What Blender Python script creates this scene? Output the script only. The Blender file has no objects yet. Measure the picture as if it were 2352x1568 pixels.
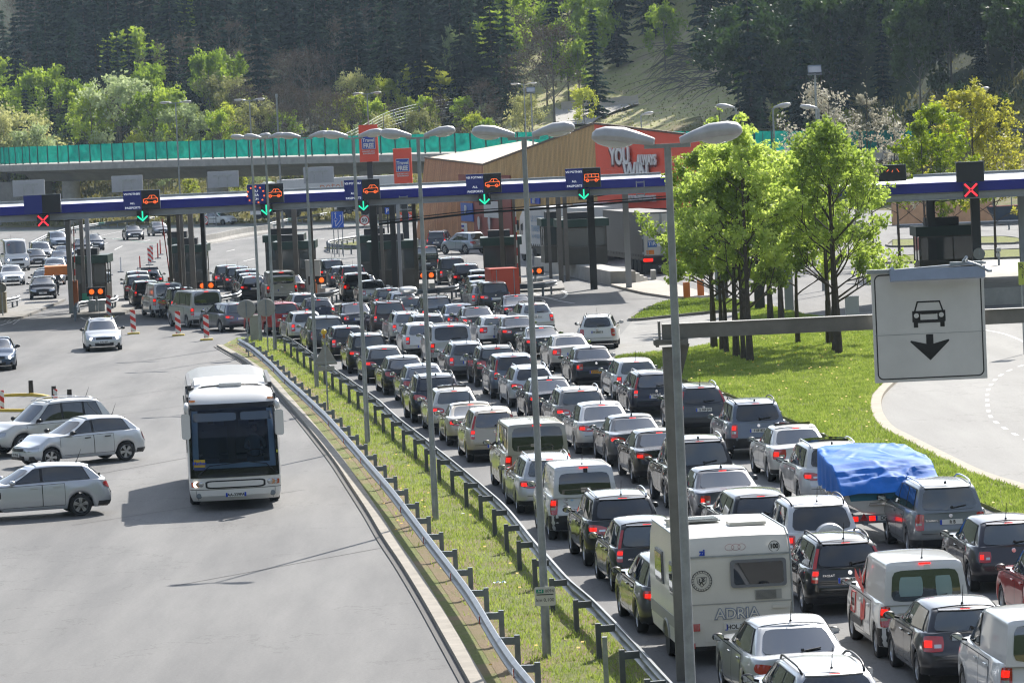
import bpy, bmesh, math, random
import numpy as np
from mathutils import Vector, Matrix
R=math.radians
random.seed(7)
scn=bpy.context.scene
COL=scn.collection
# ---------------- camera
FPX=9450.0; CX,CY=1176.0,784.0; CAMH=10.3
PITCH=math.atan(507.0/FPX); ROLL=R(2.6)
_f=Vector((0,math.cos(PITCH),-math.sin(PITCH)))
_r0=Vector((1,0,0)); _u0=Vector((0,math.sin(PITCH),math.cos(PITCH)))
_r=_r0*math.cos(ROLL)-_u0*math.sin(ROLL)
_u=_u0*math.cos(ROLL)+_r0*math.sin(ROLL)
cam_d=bpy.data.cameras.new('camera'); cam=bpy.data.objects.new('camera',cam_d); COL.objects.link(cam)
cam.matrix_world=Matrix(((_r.x,_u.x,-_f.x,0),(_r.y,_u.y,-_f.y,0),(_r.z,_u.z,-_f.z,CAMH),(0,0,0,1)))
cam_d.sensor_width=36.0; cam_d.lens=FPX/2352*36; cam_d.clip_start=1; cam_d.clip_end=6000
cam_d.dof.use_dof=True; cam_d.dof.focus_distance=125; cam_d.dof.aperture_fstop=11
scn.camera=cam
# ---------------- world, sun, exposure
SUNV=Vector((4.9,11.8,9.95)).normalized()       # towards the sun: ahead and to the right
w=bpy.data.worlds.new('World'); scn.world=w; w.use_nodes=True
nt=w.node_tree; bg=nt.nodes['Background']
sky=nt.nodes.new('ShaderNodeTexSky'); sky.sky_type='NISHITA'; sky.sun_disc=False
sky.sun_elevation=math.asin(SUNV.z); sky.sun_rotation=math.atan2(SUNV.x,SUNV.y)
sky.air_density=1.0; sky.dust_density=0.6; sky.ozone_density=1.0
# broken white cloud over the valley (seen in the windows of the cars)
tc_=nt.nodes.new('ShaderNodeTexCoord'); mp_=nt.nodes.new('ShaderNodeMapping'); mp_.inputs['Scale'].default_value=(1,1,2.6); nt.links.new(tc_.outputs['Generated'],mp_.inputs[0])
cn=nt.nodes.new('ShaderNodeTexNoise'); cn.inputs['Scale'].default_value=2.6; cn.inputs['Detail'].default_value=9; cn.inputs['Roughness'].default_value=.58; nt.links.new(mp_.outputs[0],cn.inputs['Vector'])
cr=nt.nodes.new('ShaderNodeMapRange'); cr.inputs[1].default_value=.47; cr.inputs[2].default_value=.62; cr.inputs[3].default_value=.28; cr.inputs[4].default_value=.6; nt.links.new(cn.outputs['Fac'],cr.inputs[0])
bw=nt.nodes.new('ShaderNodeRGBToBW'); nt.links.new(sky.outputs[0],bw.inputs[0]); mu=nt.nodes.new('ShaderNodeMath'); mu.operation='MULTIPLY'; mu.inputs[1].default_value=1.9; nt.links.new(bw.outputs[0],mu.inputs[0])
cb=nt.nodes.new('ShaderNodeCombineColor'); [nt.links.new(mu.outputs[0],cb.inputs[i]) for i in range(3)]
cm=nt.nodes.new('ShaderNodeMix'); cm.data_type='RGBA'; nt.links.new(cr.outputs[0],cm.inputs[0]); nt.links.new(sky.outputs[0],cm.inputs[6]); nt.links.new(cb.outputs[0],cm.inputs[7])
nt.links.new(cm.outputs[2],bg.inputs[0]); bg.inputs[1].default_value=0.125
sl=bpy.data.lights.new('sun','SUN'); sl.energy=4.3; sl.angle=R(0.53); sl.color=(1,0.945,0.86)
so=bpy.data.objects.new('sun',sl); COL.objects.link(so)
so.rotation_euler=(-SUNV).to_track_quat('-Z','Y').to_euler()
vs=scn.view_settings; vs.view_transform='Standard'; vs.look='None'; vs.gamma=1.0; vs.exposure=0.85; vs.use_curve_mapping=False
scn.cycles.max_bounces=6; scn.cycles.diffuse_bounces=2; scn.cycles.glossy_bounces=3; scn.cycles.transmission_bounces=4; scn.cycles.transparent_max_bounces=12
scn.cycles.sample_clamp_indirect=8
scn.cycles.use_denoising=True; scn.cycles.filter_width=1.2
# ---------------- picture helpers: a point of the photograph on a plane of the world
def ray(x,y): return _f*FPX+_r*(x-CX)-_u*(y-CY)
def G(x,y,z=0.0):
    d=ray(x,y); k=(z-CAMH)/d.z; return Vector((d.x*k,d.y*k,z))
def D(x,y,Y):
    d=ray(x,y); k=Y/d.y; return Vector((d.x*k,Y,CAMH+d.z*k))
# ---------------- materials
MATS={}
def _new(name):
    m=bpy.data.materials.new(name); m.use_nodes=True; t=m.node_tree; b=t.nodes['Principled BSDF']; return m,t,b
def pm(name,col,rough=0.6,metal=0.0,spec=0.5,coat=0.0,emis=None,es=0.0,var=0.0,vs_=3.0,bump=0.0,bs=20.0):
    if name in MATS: return MATS[name]
    m,t,b=_new(name)
    b.inputs['Base Color'].default_value=(*col,1); b.inputs['Roughness'].default_value=rough
    b.inputs['Metallic'].default_value=metal; b.inputs['Specular IOR Level'].default_value=spec
    b.inputs['Coat Weight'].default_value=coat; b.inputs['Coat Roughness'].default_value=0.04
    if emis: b.inputs['Emission Color'].default_value=(*emis,1); b.inputs['Emission Strength'].default_value=es
    if var>0:
        tc=t.nodes.new('ShaderNodeNewGeometry'); n=t.nodes.new('ShaderNodeTexNoise'); n.inputs['Scale'].default_value=vs_; n.inputs['Detail'].default_value=6; n.inputs['Roughness'].default_value=0.65
        t.links.new(tc.outputs['Position'],n.inputs['Vector'])
        r=t.nodes.new('ShaderNodeValToRGB'); r.color_ramp.elements[0].position=0.3; r.color_ramp.elements[1].position=0.7
        r.color_ramp.elements[0].color=(*[c*(1-var) for c in col],1); r.color_ramp.elements[1].color=(*[min(1,c*(1+var)) for c in col],1)
        t.links.new(n.outputs['Fac'],r.inputs['Fac']); t.links.new(r.outputs['Color'],b.inputs['Base Color'])
    if bump>0:
        tc=t.nodes.new('ShaderNodeNewGeometry'); n=t.nodes.new('ShaderNodeTexNoise'); n.inputs['Scale'].default_value=bs; n.inputs['Detail'].default_value=4
        t.links.new(tc.outputs['Position'],n.inputs['Vector']); bb=t.nodes.new('ShaderNodeBump'); bb.inputs['Strength'].default_value=bump; bb.inputs['Distance'].default_value=0.05
        t.links.new(n.outputs['Fac'],bb.inputs['Height']); t.links.new(bb.outputs[0],b.inputs['Normal'])
    MATS[name]=m; return m
def paint(col,metal=0.0,name=None):
    key='paint_%.3f_%.3f_%.3f_%.1f'%(*col,metal)
    if key in MATS: return MATS[key]
    m,t,b=_new('car_paint')
    b.inputs['Base Color'].default_value=(*col,1); b.inputs['Metallic'].default_value=metal
    b.inputs['Roughness'].default_value=0.38 if metal>0 else 0.3
    b.inputs['Coat Weight'].default_value=1.0; b.inputs['Coat Roughness'].default_value=0.03; b.inputs['Specular IOR Level'].default_value=0.5 if metal>.45 else 0.08
    # a little road dust that thickens by noise
    g=t.nodes.new('ShaderNodeTexCoord'); n=t.nodes.new('ShaderNodeTexNoise'); n.inputs['Scale'].default_value=2.2; n.inputs['Detail'].default_value=7
    t.links.new(g.outputs['Object'],n.inputs['Vector'])
    r=t.nodes.new('ShaderNodeMapRange'); r.inputs[1].default_value=.35; r.inputs[2].default_value=.8; r.inputs[3].default_value=.02; r.inputs[4].default_value=.16
    t.links.new(n.outputs['Fac'],r.inputs[0]); t.links.new(r.outputs[0],b.inputs['Coat Roughness'])
    MATS[key]=m; return m
def foliage(name,cols,trans=0.45,scale=1.2,rough=0.55):
    if name in MATS: return MATS[name]
    m=bpy.data.materials.new(name); m.use_nodes=True; t=m.node_tree; t.nodes.clear()
    o=t.nodes.new('ShaderNodeOutputMaterial'); mx=t.nodes.new('ShaderNodeMixShader'); d=t.nodes.new('ShaderNodeBsdfPrincipled'); tr=t.nodes.new('ShaderNodeBsdfTranslucent')
    g=t.nodes.new('ShaderNodeNewGeometry'); n=t.nodes.new('ShaderNodeTexNoise'); n.inputs['Scale'].default_value=scale; n.inputs['Detail'].default_value=5; n.inputs['Roughness'].default_value=.7
    oi=t.nodes.new('ShaderNodeObjectInfo'); ad=t.nodes.new('ShaderNodeMath'); ad.operation='MULTIPLY_ADD'; ad.inputs[1].default_value=.34; 
    ad2=t.nodes.new('ShaderNodeMath'); ad2.operation='ADD'; ad2.inputs[1].default_value=-.17
    t.links.new(g.outputs['Position'],n.inputs['Vector']); t.links.new(oi.outputs['Random'],ad.inputs[0]); t.links.new(n.outputs['Fac'],ad.inputs[2]); t.links.new(ad.outputs[0],ad2.inputs[0])
    r=t.nodes.new('ShaderNodeValToRGB'); el=r.color_ramp.elements
    el[0].position=.3; el[0].color=(*cols[0],1); el[1].position=.72; el[1].color=(*cols[-1],1)
    if len(cols)==3: e=el.new(.5); e.color=(*cols[1],1)
    t.links.new(ad2.outputs[0],r.inputs['Fac'])
    t.links.new(r.outputs[0],d.inputs['Base Color']); d.inputs['Roughness'].default_value=rough; d.inputs['Specular IOR Level'].default_value=.04 if trans<.3 else .25
    hs=t.nodes.new('ShaderNodeHueSaturation'); hs.inputs['Value'].default_value=1.5; hs.inputs['Saturation'].default_value=1.1
    t.links.new(r.outputs[0],hs.inputs['Color']); t.links.new(hs.outputs[0],tr.inputs['Color'])
    mx.inputs[0].default_value=trans; t.links.new(d.outputs[0],mx.inputs[1]); t.links.new(tr.outputs[0],mx.inputs[2]); t.links.new(mx.outputs[0],o.inputs[0])
    MATS[name]=m; return m
STEEL=pm('galvanised_steel',(.34,.37,.39),.42,.55,var=.22,vs_=4)
STEELD=pm('weathered_steel',(.20,.23,.26),.5,.45,var=.2,vs_=3)
CONC=pm('concrete',(.40,.385,.355),.85,var=.18,vs_=1.2,bump=.3)
CONCD=pm('weathered_concrete',(.27,.255,.235),.9,var=.25,vs_=.5,bump=.2)
BLACK=pm('black_plastic',(.012,.012,.014),.45)
RUB=pm('tyre_rubber',(.018,.018,.019),.8)
ALLOY=pm('alloy_wheel',(.5,.51,.53),.3,.8)
GLASS=pm('vehicle_glass',(.006,.009,.012),.03,0.0,spec=.75)
GLASS.node_tree.nodes['Principled BSDF'].inputs['IOR'].default_value=1.75
GLASS2=pm('vehicle_glass_tinted',(.010,.016,.022),.03,0.0,spec=.75); GLASS2.node_tree.nodes['Principled BSDF'].inputs['IOR'].default_value=2.3
GLASS3=pm('vehicle_glass_green',(.022,.034,.034),.04,0.0,spec=.75); GLASS3.node_tree.nodes['Principled BSDF'].inputs['IOR'].default_value=2.0
SEAM=pm('panel_gap',(.01,.01,.011),.8)
LAMP=pm('red_lamp',(.42,.008,.006),.12,spec=.8,coat=1)
LIT=pm('lit_brake_lamp',(.6,.01,.005),.2,emis=(1,.014,.006),es=.85)
LITX=pm('lit_brake_lamp_core',(.6,.02,.01),.2,emis=(1,.09,.02),es=9.0)
CLR=pm('clear_lamp',(.55,.55,.55),.08,.5,coat=1)
HEADL=pm('headlamp_glass',(.45,.47,.5),.06,.6,coat=1)
WHITE=pm('white_plate',(.72,.72,.7),.5)
EUBL=pm('plate_blue',(.01,.06,.5),.5)
INK=pm('black_ink',(.012,.012,.012),.6)
CHROME=pm('chrome',(.7,.7,.72),.12,1.0)
AMBER=pm('amber_lamp',(.7,.2,.02),.15,coat=1)
DARKM=pm('dark_painted_steel',(.022,.024,.026),.5)
# ---------------- mesh building
class MB:
    def __init__(s): s.v=[]; s.f=[]; s.m=[]
    def add(s,vs,fs,mi=0):
        o=len(s.v); s.v.extend([tuple(p) for p in vs]); s.f.extend([tuple(i+o for i in f) for f in fs]); s.m.extend([mi]*len(fs)); return s
    def box(s,c,d,mi=0,rz=0.0,M=None):
        hx,hy,hz=d[0]/2,d[1]/2,d[2]/2; vs=[]
        cr,sr=math.cos(rz),math.sin(rz)
        for z in(-hz,hz):
            for x,y in((-hx,-hy),(hx,-hy),(hx,hy),(-hx,hy)):
                p=Vector((x*cr-y*sr,x*sr+y*cr,z))
                if M is not None: p=M@Vector((x,y,z))
                vs.append(p+Vector(c))
        return s.add(vs,[(3,2,1,0),(4,5,6,7),(0,1,5,4),(1,2,6,5),(2,3,7,6),(3,0,4,7)],mi)
    def bar(s,a,b,wx,wz,mi=0,up=Vector((0,0,1))):
        a=Vector(a);b=Vector(b); t=(b-a).normalized(); sx=t.cross(up)
        if sx.length<1e-4: sx=t.cross(Vector((0,1,0)))
        sx.normalize(); uz=sx.cross(t).normalized(); vs=[]
        for p in(a,b):
            for i,j in((-1,-1),(1,-1),(1,1),(-1,1)): vs.append(p+sx*(i*wx/2)+uz*(j*wz/2))
        return s.add(vs,[(3,2,1,0),(4,5,6,7),(0,1,5,4),(1,2,6,5),(2,3,7,6),(3,0,4,7)],mi)
    def tube(s,pts,rad,n=10,mi=0,cap=True):
        pts=[Vector(p) for p in pts]; k=len(pts); rad=rad if isinstance(rad,(list,tuple)) else [rad]*k
        vs=[];fs=[]; pu=None
        for i,p in enumerate(pts):
            t=(pts[min(i+1,k-1)]-pts[max(i-1,0)]).normalized()
            if pu is None:
                u=t.cross(Vector((0,0,1)))
                if u.length<1e-3: u=t.cross(Vector((0,1,0)))
            else: u=pu-t*pu.dot(t)
            u.normalize(); pu=u; v=t.cross(u)
            for j in range(n):
                a=2*math.pi*j/n; vs.append(p+(u*math.cos(a)+v*math.sin(a))*rad[i])
        for i in range(k-1):
            for j in range(n):
                j2=(j+1)%n; fs.append((i*n+j,i*n+j2,(i+1)*n+j2,(i+1)*n+j))
        if cap: fs.append(tuple(range(n-1,-1,-1))); fs.append(tuple((k-1)*n+j for j in range(n)))
        return s.add(vs,fs,mi)
    def lathe(s,prof,c=(0,0,0),n=16,mi=0,M=None):
        vs=[];fs=[];k=len(prof)
        for r,z in prof:
            for j in range(n):
                a=2*math.pi*j/n; p=Vector((r*math.cos(a),r*math.sin(a),z))
                if M is not None: p=M@p
                vs.append(p+Vector(c))
        for i in range(k-1):
            for j in range(n):
                j2=(j+1)%n; fs.append((i*n+j,i*n+j2,(i+1)*n+j2,(i+1)*n+j))
        return s.add(vs,fs,mi)
    def grid(s,P,mi=0,flip=False):
        a=len(P); b=len(P[0]); vs=[p for r in P for p in r]; fs=[]
        for i in range(a-1):
            for j in range(b-1):
                f=(i*b+j,i*b+j+1,(i+1)*b+j+1,(i+1)*b+j); fs.append(f[::-1] if flip else f)
        return s.add(vs,fs,mi)
    def prism(s,poly,z0,z1,mi=0):   # poly: list of (x,y) ccw seen from above
        n=len(poly); ar=sum(poly[i][0]*poly[(i+1)%n][1]-poly[(i+1)%n][0]*poly[i][1] for i in range(n))
        if ar<0: poly=poly[::-1]
        vs=[(p[0],p[1],z0) for p in poly]+[(p[0],p[1],z1) for p in poly]
        fs=[tuple(range(n-1,-1,-1)),tuple(range(n,2*n))]+[(i,(i+1)%n,n+(i+1)%n,n+i) for i in range(n)]
        return s.add(vs,fs,mi)
    def build(s,name,mats,parent=None,smooth=False,angle=None,org=None,weld=False,**kw):
        me=bpy.data.meshes.new(name)
        v=s.v
        if org is not None: v=[(p[0]-org[0],p[1]-org[1],p[2]-org[2]) for p in v]
        me.from_pydata(v,[],s.f)
        if not isinstance(mats,(list,tuple)): mats=[mats]
        for m in mats: me.materials.append(m)
        if len(mats)>1: me.polygons.foreach_set('material_index',s.m)
        if weld:
            bm=bmesh.new(); bm.from_mesh(me); bmesh.ops.remove_doubles(bm,verts=bm.verts,dist=weld if weld is not True else 1e-4)
            bmesh.ops.recalc_face_normals(bm,faces=bm.faces); bm.to_mesh(me); bm.free()
        if smooth:
            me.polygons.foreach_set('use_smooth',[True]*len(me.polygons))
            if angle: me.set_sharp_from_angle(angle=R(angle))
        me.update()
        o=bpy.data.objects.new(name,me); COL.objects.link(o)
        if parent is not None: o.parent=parent
        for k,x in kw.items(): o[k]=x
        return o
def tag(o,label=None,category=None,group=None,kind=None):
    if label: o['label']=label
    if category: o['category']=category
    if group: o['group']=group
    if kind: o['kind']=kind
    return o
def empty(name,loc,label=None,category=None,group=None,rz=0.0):
    o=bpy.data.objects.new(name,None); COL.objects.link(o); o.location=loc; o.rotation_euler=(0,0,rz); o.empty_display_size=.3
    return tag(o,label,category,group)
def text(s,name,mat,parent,M,size,ext=0.003,align='CENTER',sx=1.0,off=0.0):
    c=bpy.data.curves.new(name,'FONT'); c.body=s; c.size=size; c.extrude=ext; c.align_x=align; c.align_y='CENTER'; c.space_character=1.0; c.offset=off; c.resolution_u=3
    t_=bpy.data.objects.new(name,c); COL.objects.link(t_); me=bpy.data.meshes.new_from_object(t_); bpy.data.objects.remove(t_); bpy.data.curves.remove(c)
    me.materials.clear(); me.materials.append(mat); o=bpy.data.objects.new(name,me); COL.objects.link(o); o.parent=parent
    o.matrix_local=M@Matrix.Diagonal((sx,1,1,1)); return o
def face_M(p,xd,up=(0,0,1)):    # a plane at p whose text x runs along xd and whose normal is xd x up
    x=Vector(xd).normalized(); u=Vector(up); z=x.cross(u).normalized(); u=z.cross(x).normalized()
    return Matrix(((x.x,u.x,z.x,p[0]),(x.y,u.y,z.y,p[1]),(x.z,u.z,z.z,p[2]),(0,0,0,1)))
def lerp(a,b,t): return a+(b-a)*t
def interp(x,xs,ys):
    if x<=xs[0]: return ys[0]
    for i in range(1,len(xs)):
        if x<=xs[i]:
            t=(x-xs[i-1])/(xs[i]-xs[i-1]); return ys[i-1]+(ys[i]-ys[i-1])*t
    return ys[-1]
def sst(t): t=max(0,min(1,t)); return t*t*(3-2*t)
def cinterp(x,xs,ys):
    if x<=xs[0]: return ys[0]
    for i in range(1,len(xs)):
        if x<=xs[i]:
            t=(x-xs[i-1])/(xs[i]-xs[i-1]); return ys[i-1]+(ys[i]-ys[i-1])*sst(t)
    return ys[-1]
def catmull(P,n=8):
    P=[Vector(p) for p in P]; out=[]
    for i in range(len(P)-1):
        a=P[max(i-1,0)];b=P[i];c=P[i+1];d=P[min(i+2,len(P)-1)]
        for k in range(n):
            t=k/n; out.append(.5*((2*b)+(c-a)*t+(2*a-5*b+4*c-d)*t*t+(-a+3*b-3*c+d)*t**3))
    out.append(P[-1]); return out
def resample(P,step):
    out=[P[0].copy()]; acc=0
    for i in range(len(P)-1):
        a,b=P[i],P[i+1]; L=(b-a).length
        if L<1e-6: continue
        p=step-acc
        while p<=L: out.append(a.lerp(b,p/L)); p+=step
        acc=(acc+L)%step if step-acc<=L else acc+L
    return out
# =============================================================== vehicles
TYP={ # L W H belt(rear) cowl nose | rear glass base, roof rear, windscreen top, windscreen base | rear deck z, ride, wheel r, front/rear axle
'hatch':dict(L=4.2,W=1.77,H=1.47,br=.98,bc=.97,nz=.68,yrb=.16,yrt=.62,yft=2.35,yfb=3.15,rw=.31,ax=(.72,3.32),tl='h',rr=.10),
'coupe':dict(L=4.2,W=1.79,H=1.33,br=.93,bc=.88,nz=.62,yrb=.55,yrt=1.45,yft=2.2,yfb=2.95,rw=.33,ax=(.85,3.35),tl='h',rr=.06,doors=1),
'estate':dict(L=4.7,W=1.80,H=1.48,br=.98,bc=.97,nz=.68,yrb=.10,yrt=.50,yft=2.75,yfb=3.55,rw=.32,ax=(.95,3.72),tl='h',rr=.07,q=1),
'sedan':dict(L=4.75,W=1.82,H=1.45,br=1.0,bc=.96,nz=.66,yrb=.78,yrt=1.42,yft=2.75,yfb=3.55,rw=.33,ax=(1.05,3.85),tl='h',rr=.05),
'liftback':dict(L=4.75,W=1.85,H=1.49,br=1.0,bc=.97,nz=.68,yrb=.42,yrt=1.25,yft=2.75,yfb=3.6,rw=.33,ax=(.98,3.82),tl='h',rr=.06),
'suv':dict(L=4.55,W=1.86,H=1.68,br=1.10,bc=1.06,nz=.82,yrb=.14,yrt=.55,yft=2.6,yfb=3.35,rw=.36,ax=(.86,3.52),tl='h',rr=.08,q=1,sill=.33),
'mpv':dict(L=4.5,W=1.82,H=1.66,br=1.04,bc=1.04,nz=.78,yrb=.08,yrt=.36,yft=2.75,yfb=3.75,rw=.32,ax=(.8,3.5),tl='v',rr=.06,q=1),
'van':dict(L=4.95,W=1.90,H=1.98,br=1.15,bc=1.16,nz=.92,yrb=.04,yrt=.17,yft=3.55,yfb=4.35,rw=.34,ax=(.95,3.98),tl='v',rr=.03,q=1),
'smallvan':dict(L=4.35,W=1.80,H=1.83,br=1.08,bc=1.10,nz=.82,yrb=.05,yrt=.20,yft=2.65,yfb=3.65,rw=.32,ax=(.72,3.46),tl='v',rr=.06),
'bigvan':dict(L=5.6,W=2.05,H=2.55,br=1.3,bc=1.35,nz=1.05,yrb=.03,yrt=.10,yft=4.1,yfb=4.95,rw=.35,ax=(1.1,4.6),tl='v',rr=.02),
}
_wh={}
def wheel_mesh(r,style):
    k=(round(r,2),style)
    if k in _wh: return _wh[k]
    Mx=Matrix.Rotation(R(90),4,'Y')
    t=MB(); w=.105
    t.lathe([(r*.66,-w*.6),(r*.70,-w),(r*.93,-w),(r,-w*.72),(r,w*.72),(r*.93,w),(r*.70,w),(r*.66,w*.6),(r*.66,-w*.6)],n=24,M=Mx)
    me=t.build('tyre',RUB,smooth=True,angle=40); tm=me.data; bpy.data.objects.remove(me)
    m=MB(); m.lathe([(r*.68,w*.8),(r*.64,w*.86),(r*.60,w*.5),(r*.58,-w*.6)],n=24,M=Mx)
    m.lathe([(0.001,w*.2),(r*.6,w*.05)],n=24,mi=1,M=Mx)
    n=[5,7,10][style]
    for i in range(n):
        a=2*math.pi*i/n
        for da in ((0,) if style else (-.09,.09)):
            c,s=math.cos(a),math.sin(a); c2,s2=math.cos(a+da*1.6),math.sin(a+da*1.6)
            m.bar((w*.62,c*r*.12,s*r*.12),(w*.62,c2*r*.62,s2*r*.62),r*(.17 if n==5 else .10),.03,up=Vector((1,0,0)))
    m.lathe([(0.001,w*.86),(r*.14,w*.82),(r*.17,w*.4)],n=12,M=Mx)
    o=m.build('rim',[ALLOY,BLACK],smooth=True,angle=35); rm=o.data; bpy.data.objects.remove(o)
    _wh[k]=(tm,rm); return _wh[k]
class Car:
    def __init__(s,typ,**o):
        d=dict(TYP[typ]); g=random.Random(o.get('seed',0))
        for k,a in(('H',.025),('L',.12),('W',.02),('br',.02),('yrt',.06),('yrb',.03),('yft',.08),('yfb',.08),('nz',.03)): d[k]+=g.uniform(-a,a)
        d['br']=min(d['br'],d['H']-.40); d.update(o.get('dim',{})); s.typ=typ; s.o=o
        for k,v in dict(q=0,sill=.24,doors=2).items(): d.setdefault(k,v)
        s.d=d; s.hw=d['W']/2; s.L=d['L']
        s.kr=.80 if typ in('van','smallvan','bigvan') else .70; s.kf=.60; s.ar=.30 if s.kr>.75 else .5; s.af=.95
    def w(s,y):
        hw=s.hw
        if y<s.ar: k=(s.ar-y)/s.ar; return hw*(s.kr+(1-s.kr)*(max(0,1-k**2.4))**(1/2.4))
        if y>s.L-s.af: k=(y-s.L+s.af)/s.af; return hw*(s.kf+(1-s.kf)*(max(0,1-k**2.6))**(1/2.2))
        return hw
    def zb(s,y):
        d=s.d; z=d['sill']; 
        for a in d['ax']:
            R_=d['rw']*1.17; dy=abs(y-a)
            if dy<R_: z=max(z,d['rw']+math.sqrt(R_*R_-dy*dy)*.98)
        e=min(y,s.L-y)
        if e<.3: z=max(z,d['sill']+.02)
        return z
    def zt(s,y):
        d=s.d; L=s.L
        dk=d.get('dk',d['br']-(.0 if d['yrb']<.5 else .03))
        return cinterp(y,[0,d['yrb']+.05,d['yfb'],d['yfb']+.35,L-.25,L],[dk-.02,d['br'],d['bc'],d['bc']-.01,d['nz']+.08,d['nz']])
    SX=([0,.1,.25,.45,.62,.8,.92,1.0],[.955,.985,1,1,.99,.975,.955,.925])
    def body(s,x0,y0,t):
        d=s.d; zb=s.zb(y0); zt=s.zt(y0); z=zb+(zt-zb)*t
        sx=interp(t,*s.SX)
        x=x0*sx
        for a in d['ax']:
            g=math.exp(-((y0-a)/(d['rw']*1.25))**2)*.025*(1-sst((t-.3)/.6)); x+=g*(1 if x0>0 else -1)*min(1,abs(x0)/s.hw*1.0)**4
        zs=z/d['br']
        pr=interp(zs,[.2,.32,.40,.64,.70,1.0],[.10,.03,0,0,.045,.045+d['rr']])
        pf=interp(zs,[.2,.3,.45,.60,.70,.9],[.10,.03,0,.03,.08,.22])
        y=y0+pr*sst(1-y0/.9)-pf*sst(1-(s.L-y0)/1.3)
        u=(x0/s.hw)**2
        y+= .06*u*sst(1-y0/.5) - .22*u*sst(1-(s.L-y0)/.6)
        return Vector((x,y,z))
    def ringpt(s,a):  # arc position from the rear centre, signed
        sg=1 if a>=0 else -1; a=abs(a); fl=s.kr*s.hw
        if a<=fl: return sg*a,0.0
        r=a-fl; y=0;px=fl;step=.01
        while r>0 and y<s.L-s.af:
            ny=y+step*(.2 if y<.05 else 1); nx=s.w(ny); r-=math.hypot(nx-px,ny-y); y,px=ny,nx
        return sg*px,y
    def rearp(s,a,z,off=0.0):
        x0,y0=s.ringpt(a); zb,zt=s.zb(y0),s.zt(y0); t=(z-zb)/(zt-zb); p=s.body(x0,y0,t)
        if off:
            e=.02; xa,ya=s.ringpt(a+e); xb,yb=s.ringpt(a-e)
            pa=s.body(xa,ya,t);pb=s.body(xb,yb,t);pt=s.body(x0,y0,t+.04);pq=s.body(x0,y0,t-.04)
            n=(pa-pb).cross(pt-pq).normalized()
            if n.y>0 and abs(a)<s.kr*s.hw: n=-n
            p=p+n*off
        return p
    def sidep(s,sg,y0,z,off=0.0):
        zb,zt=s.zb(y0),s.zt(y0)
        if zb>s.d['sill']+.01: zb_=zb
        t=max(0.0,(z-zb)/(zt-zb)); p=s.body(sg*s.w(y0),y0,t); p.z=max(z,zb); return p+Vector((sg*off,0,0))
    def frontp(s,x0,z,off=0.0):
        # on the nose: walk back along the plan curve for wide x
        y0=s.L; ax=abs(x0)
        if ax>s.kf*s.hw:
            lo,hi=s.L-s.af,s.L
            for _ in range(20):
                m=(lo+hi)/2
                if s.w(m)>ax: lo=m
                else: hi=m
            y0=lo
        zb,zt=s.zb(y0),s.zt(y0); p=s.body(x0,y0,min(1,(z-zb)/(zt-zb))); return p+Vector((math.copysign(off*.5,x0) if ax>s.kf*s.hw else 0,off,0))
    # greenhouse
    def roofz(s,y):
        d=s.d; a,b=d['yrt'],d['yft']; k=(y-a)/(b-a); H=d['H']
        dr={'hatch':.07,'estate':.05,'sedan':.05,'liftback':.05,'coupe':.04,'suv':.06,'mpv':.05}.get(s.typ,.02)
        return H-.02-(dr*max(0,.62-k)**1.7/.62**1.7)-(.06*max(0,k-.62)**1.7/.38**1.7)
    def ghw(s,y,t):
        d=s.d; wb=s.hw*.905; wt=s.hw*({'van':.84,'smallvan':.80,'bigvan':.86,'mpv':.74,'suv':.74}.get(s.typ,.68))
        b=lerp(wb,wt,t**1.25)
        yr=lerp(d['yrb'],d['yrt'],t); yf=lerp(d['yfb'],d['yft'],t); k=(y-yr)/(yf-yr)
        nr=.10 if s.kr<.75 else .03
        return b*(1-nr*max(0,.55-k)**2/.3-.10*max(0,k-.6)**2/.16)
    def ghz(s,y,t): 
        zb=s.zt(y)-.02; return zb+(s.roofz(y)-zb)*t
    def gyr(s,t,u): d=s.d; return lerp(d['yrb'],d['yrt'],t)+.10*u*u*(1 if s.kr<.75 else .4)-.03*math.sin(math.pi*t)
    def gyf(s,t,u): d=s.d; return lerp(d['yfb'],d['yft'],t)-.26*u*u+.03*math.sin(math.pi*t)
    def grear(s,u,t,off=0):
        y=s.gyr(t,u); x=u*s.ghw(s.gyr(t,1)+.02,t); z=s.ghz(s.gyr(t,0),t)
        d=s.d; n=Vector((0,-(s.roofz(d['yrt'])-d['br']),d['yrt']-d['yrb'])).normalized(); return Vector((x,y,z))+n*off
    def gfront(s,u,t,off=0):
        y=s.gyf(t,u); x=u*s.ghw(s.gyf(t,1)-.02,t); z=s.ghz(s.gyf(t,0),t)
        d=s.d; n=Vector((0,(s.roofz(d['yft'])-d['bc']),d['yfb']-d['yft'])).normalized(); return Vector((x,y,z))+n*off
    def gside(s,sg,y,t,off=0):
        return Vector((sg*(s.ghw(y,t)+off),y,s.ghz(y,t)+off*.3))
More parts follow.
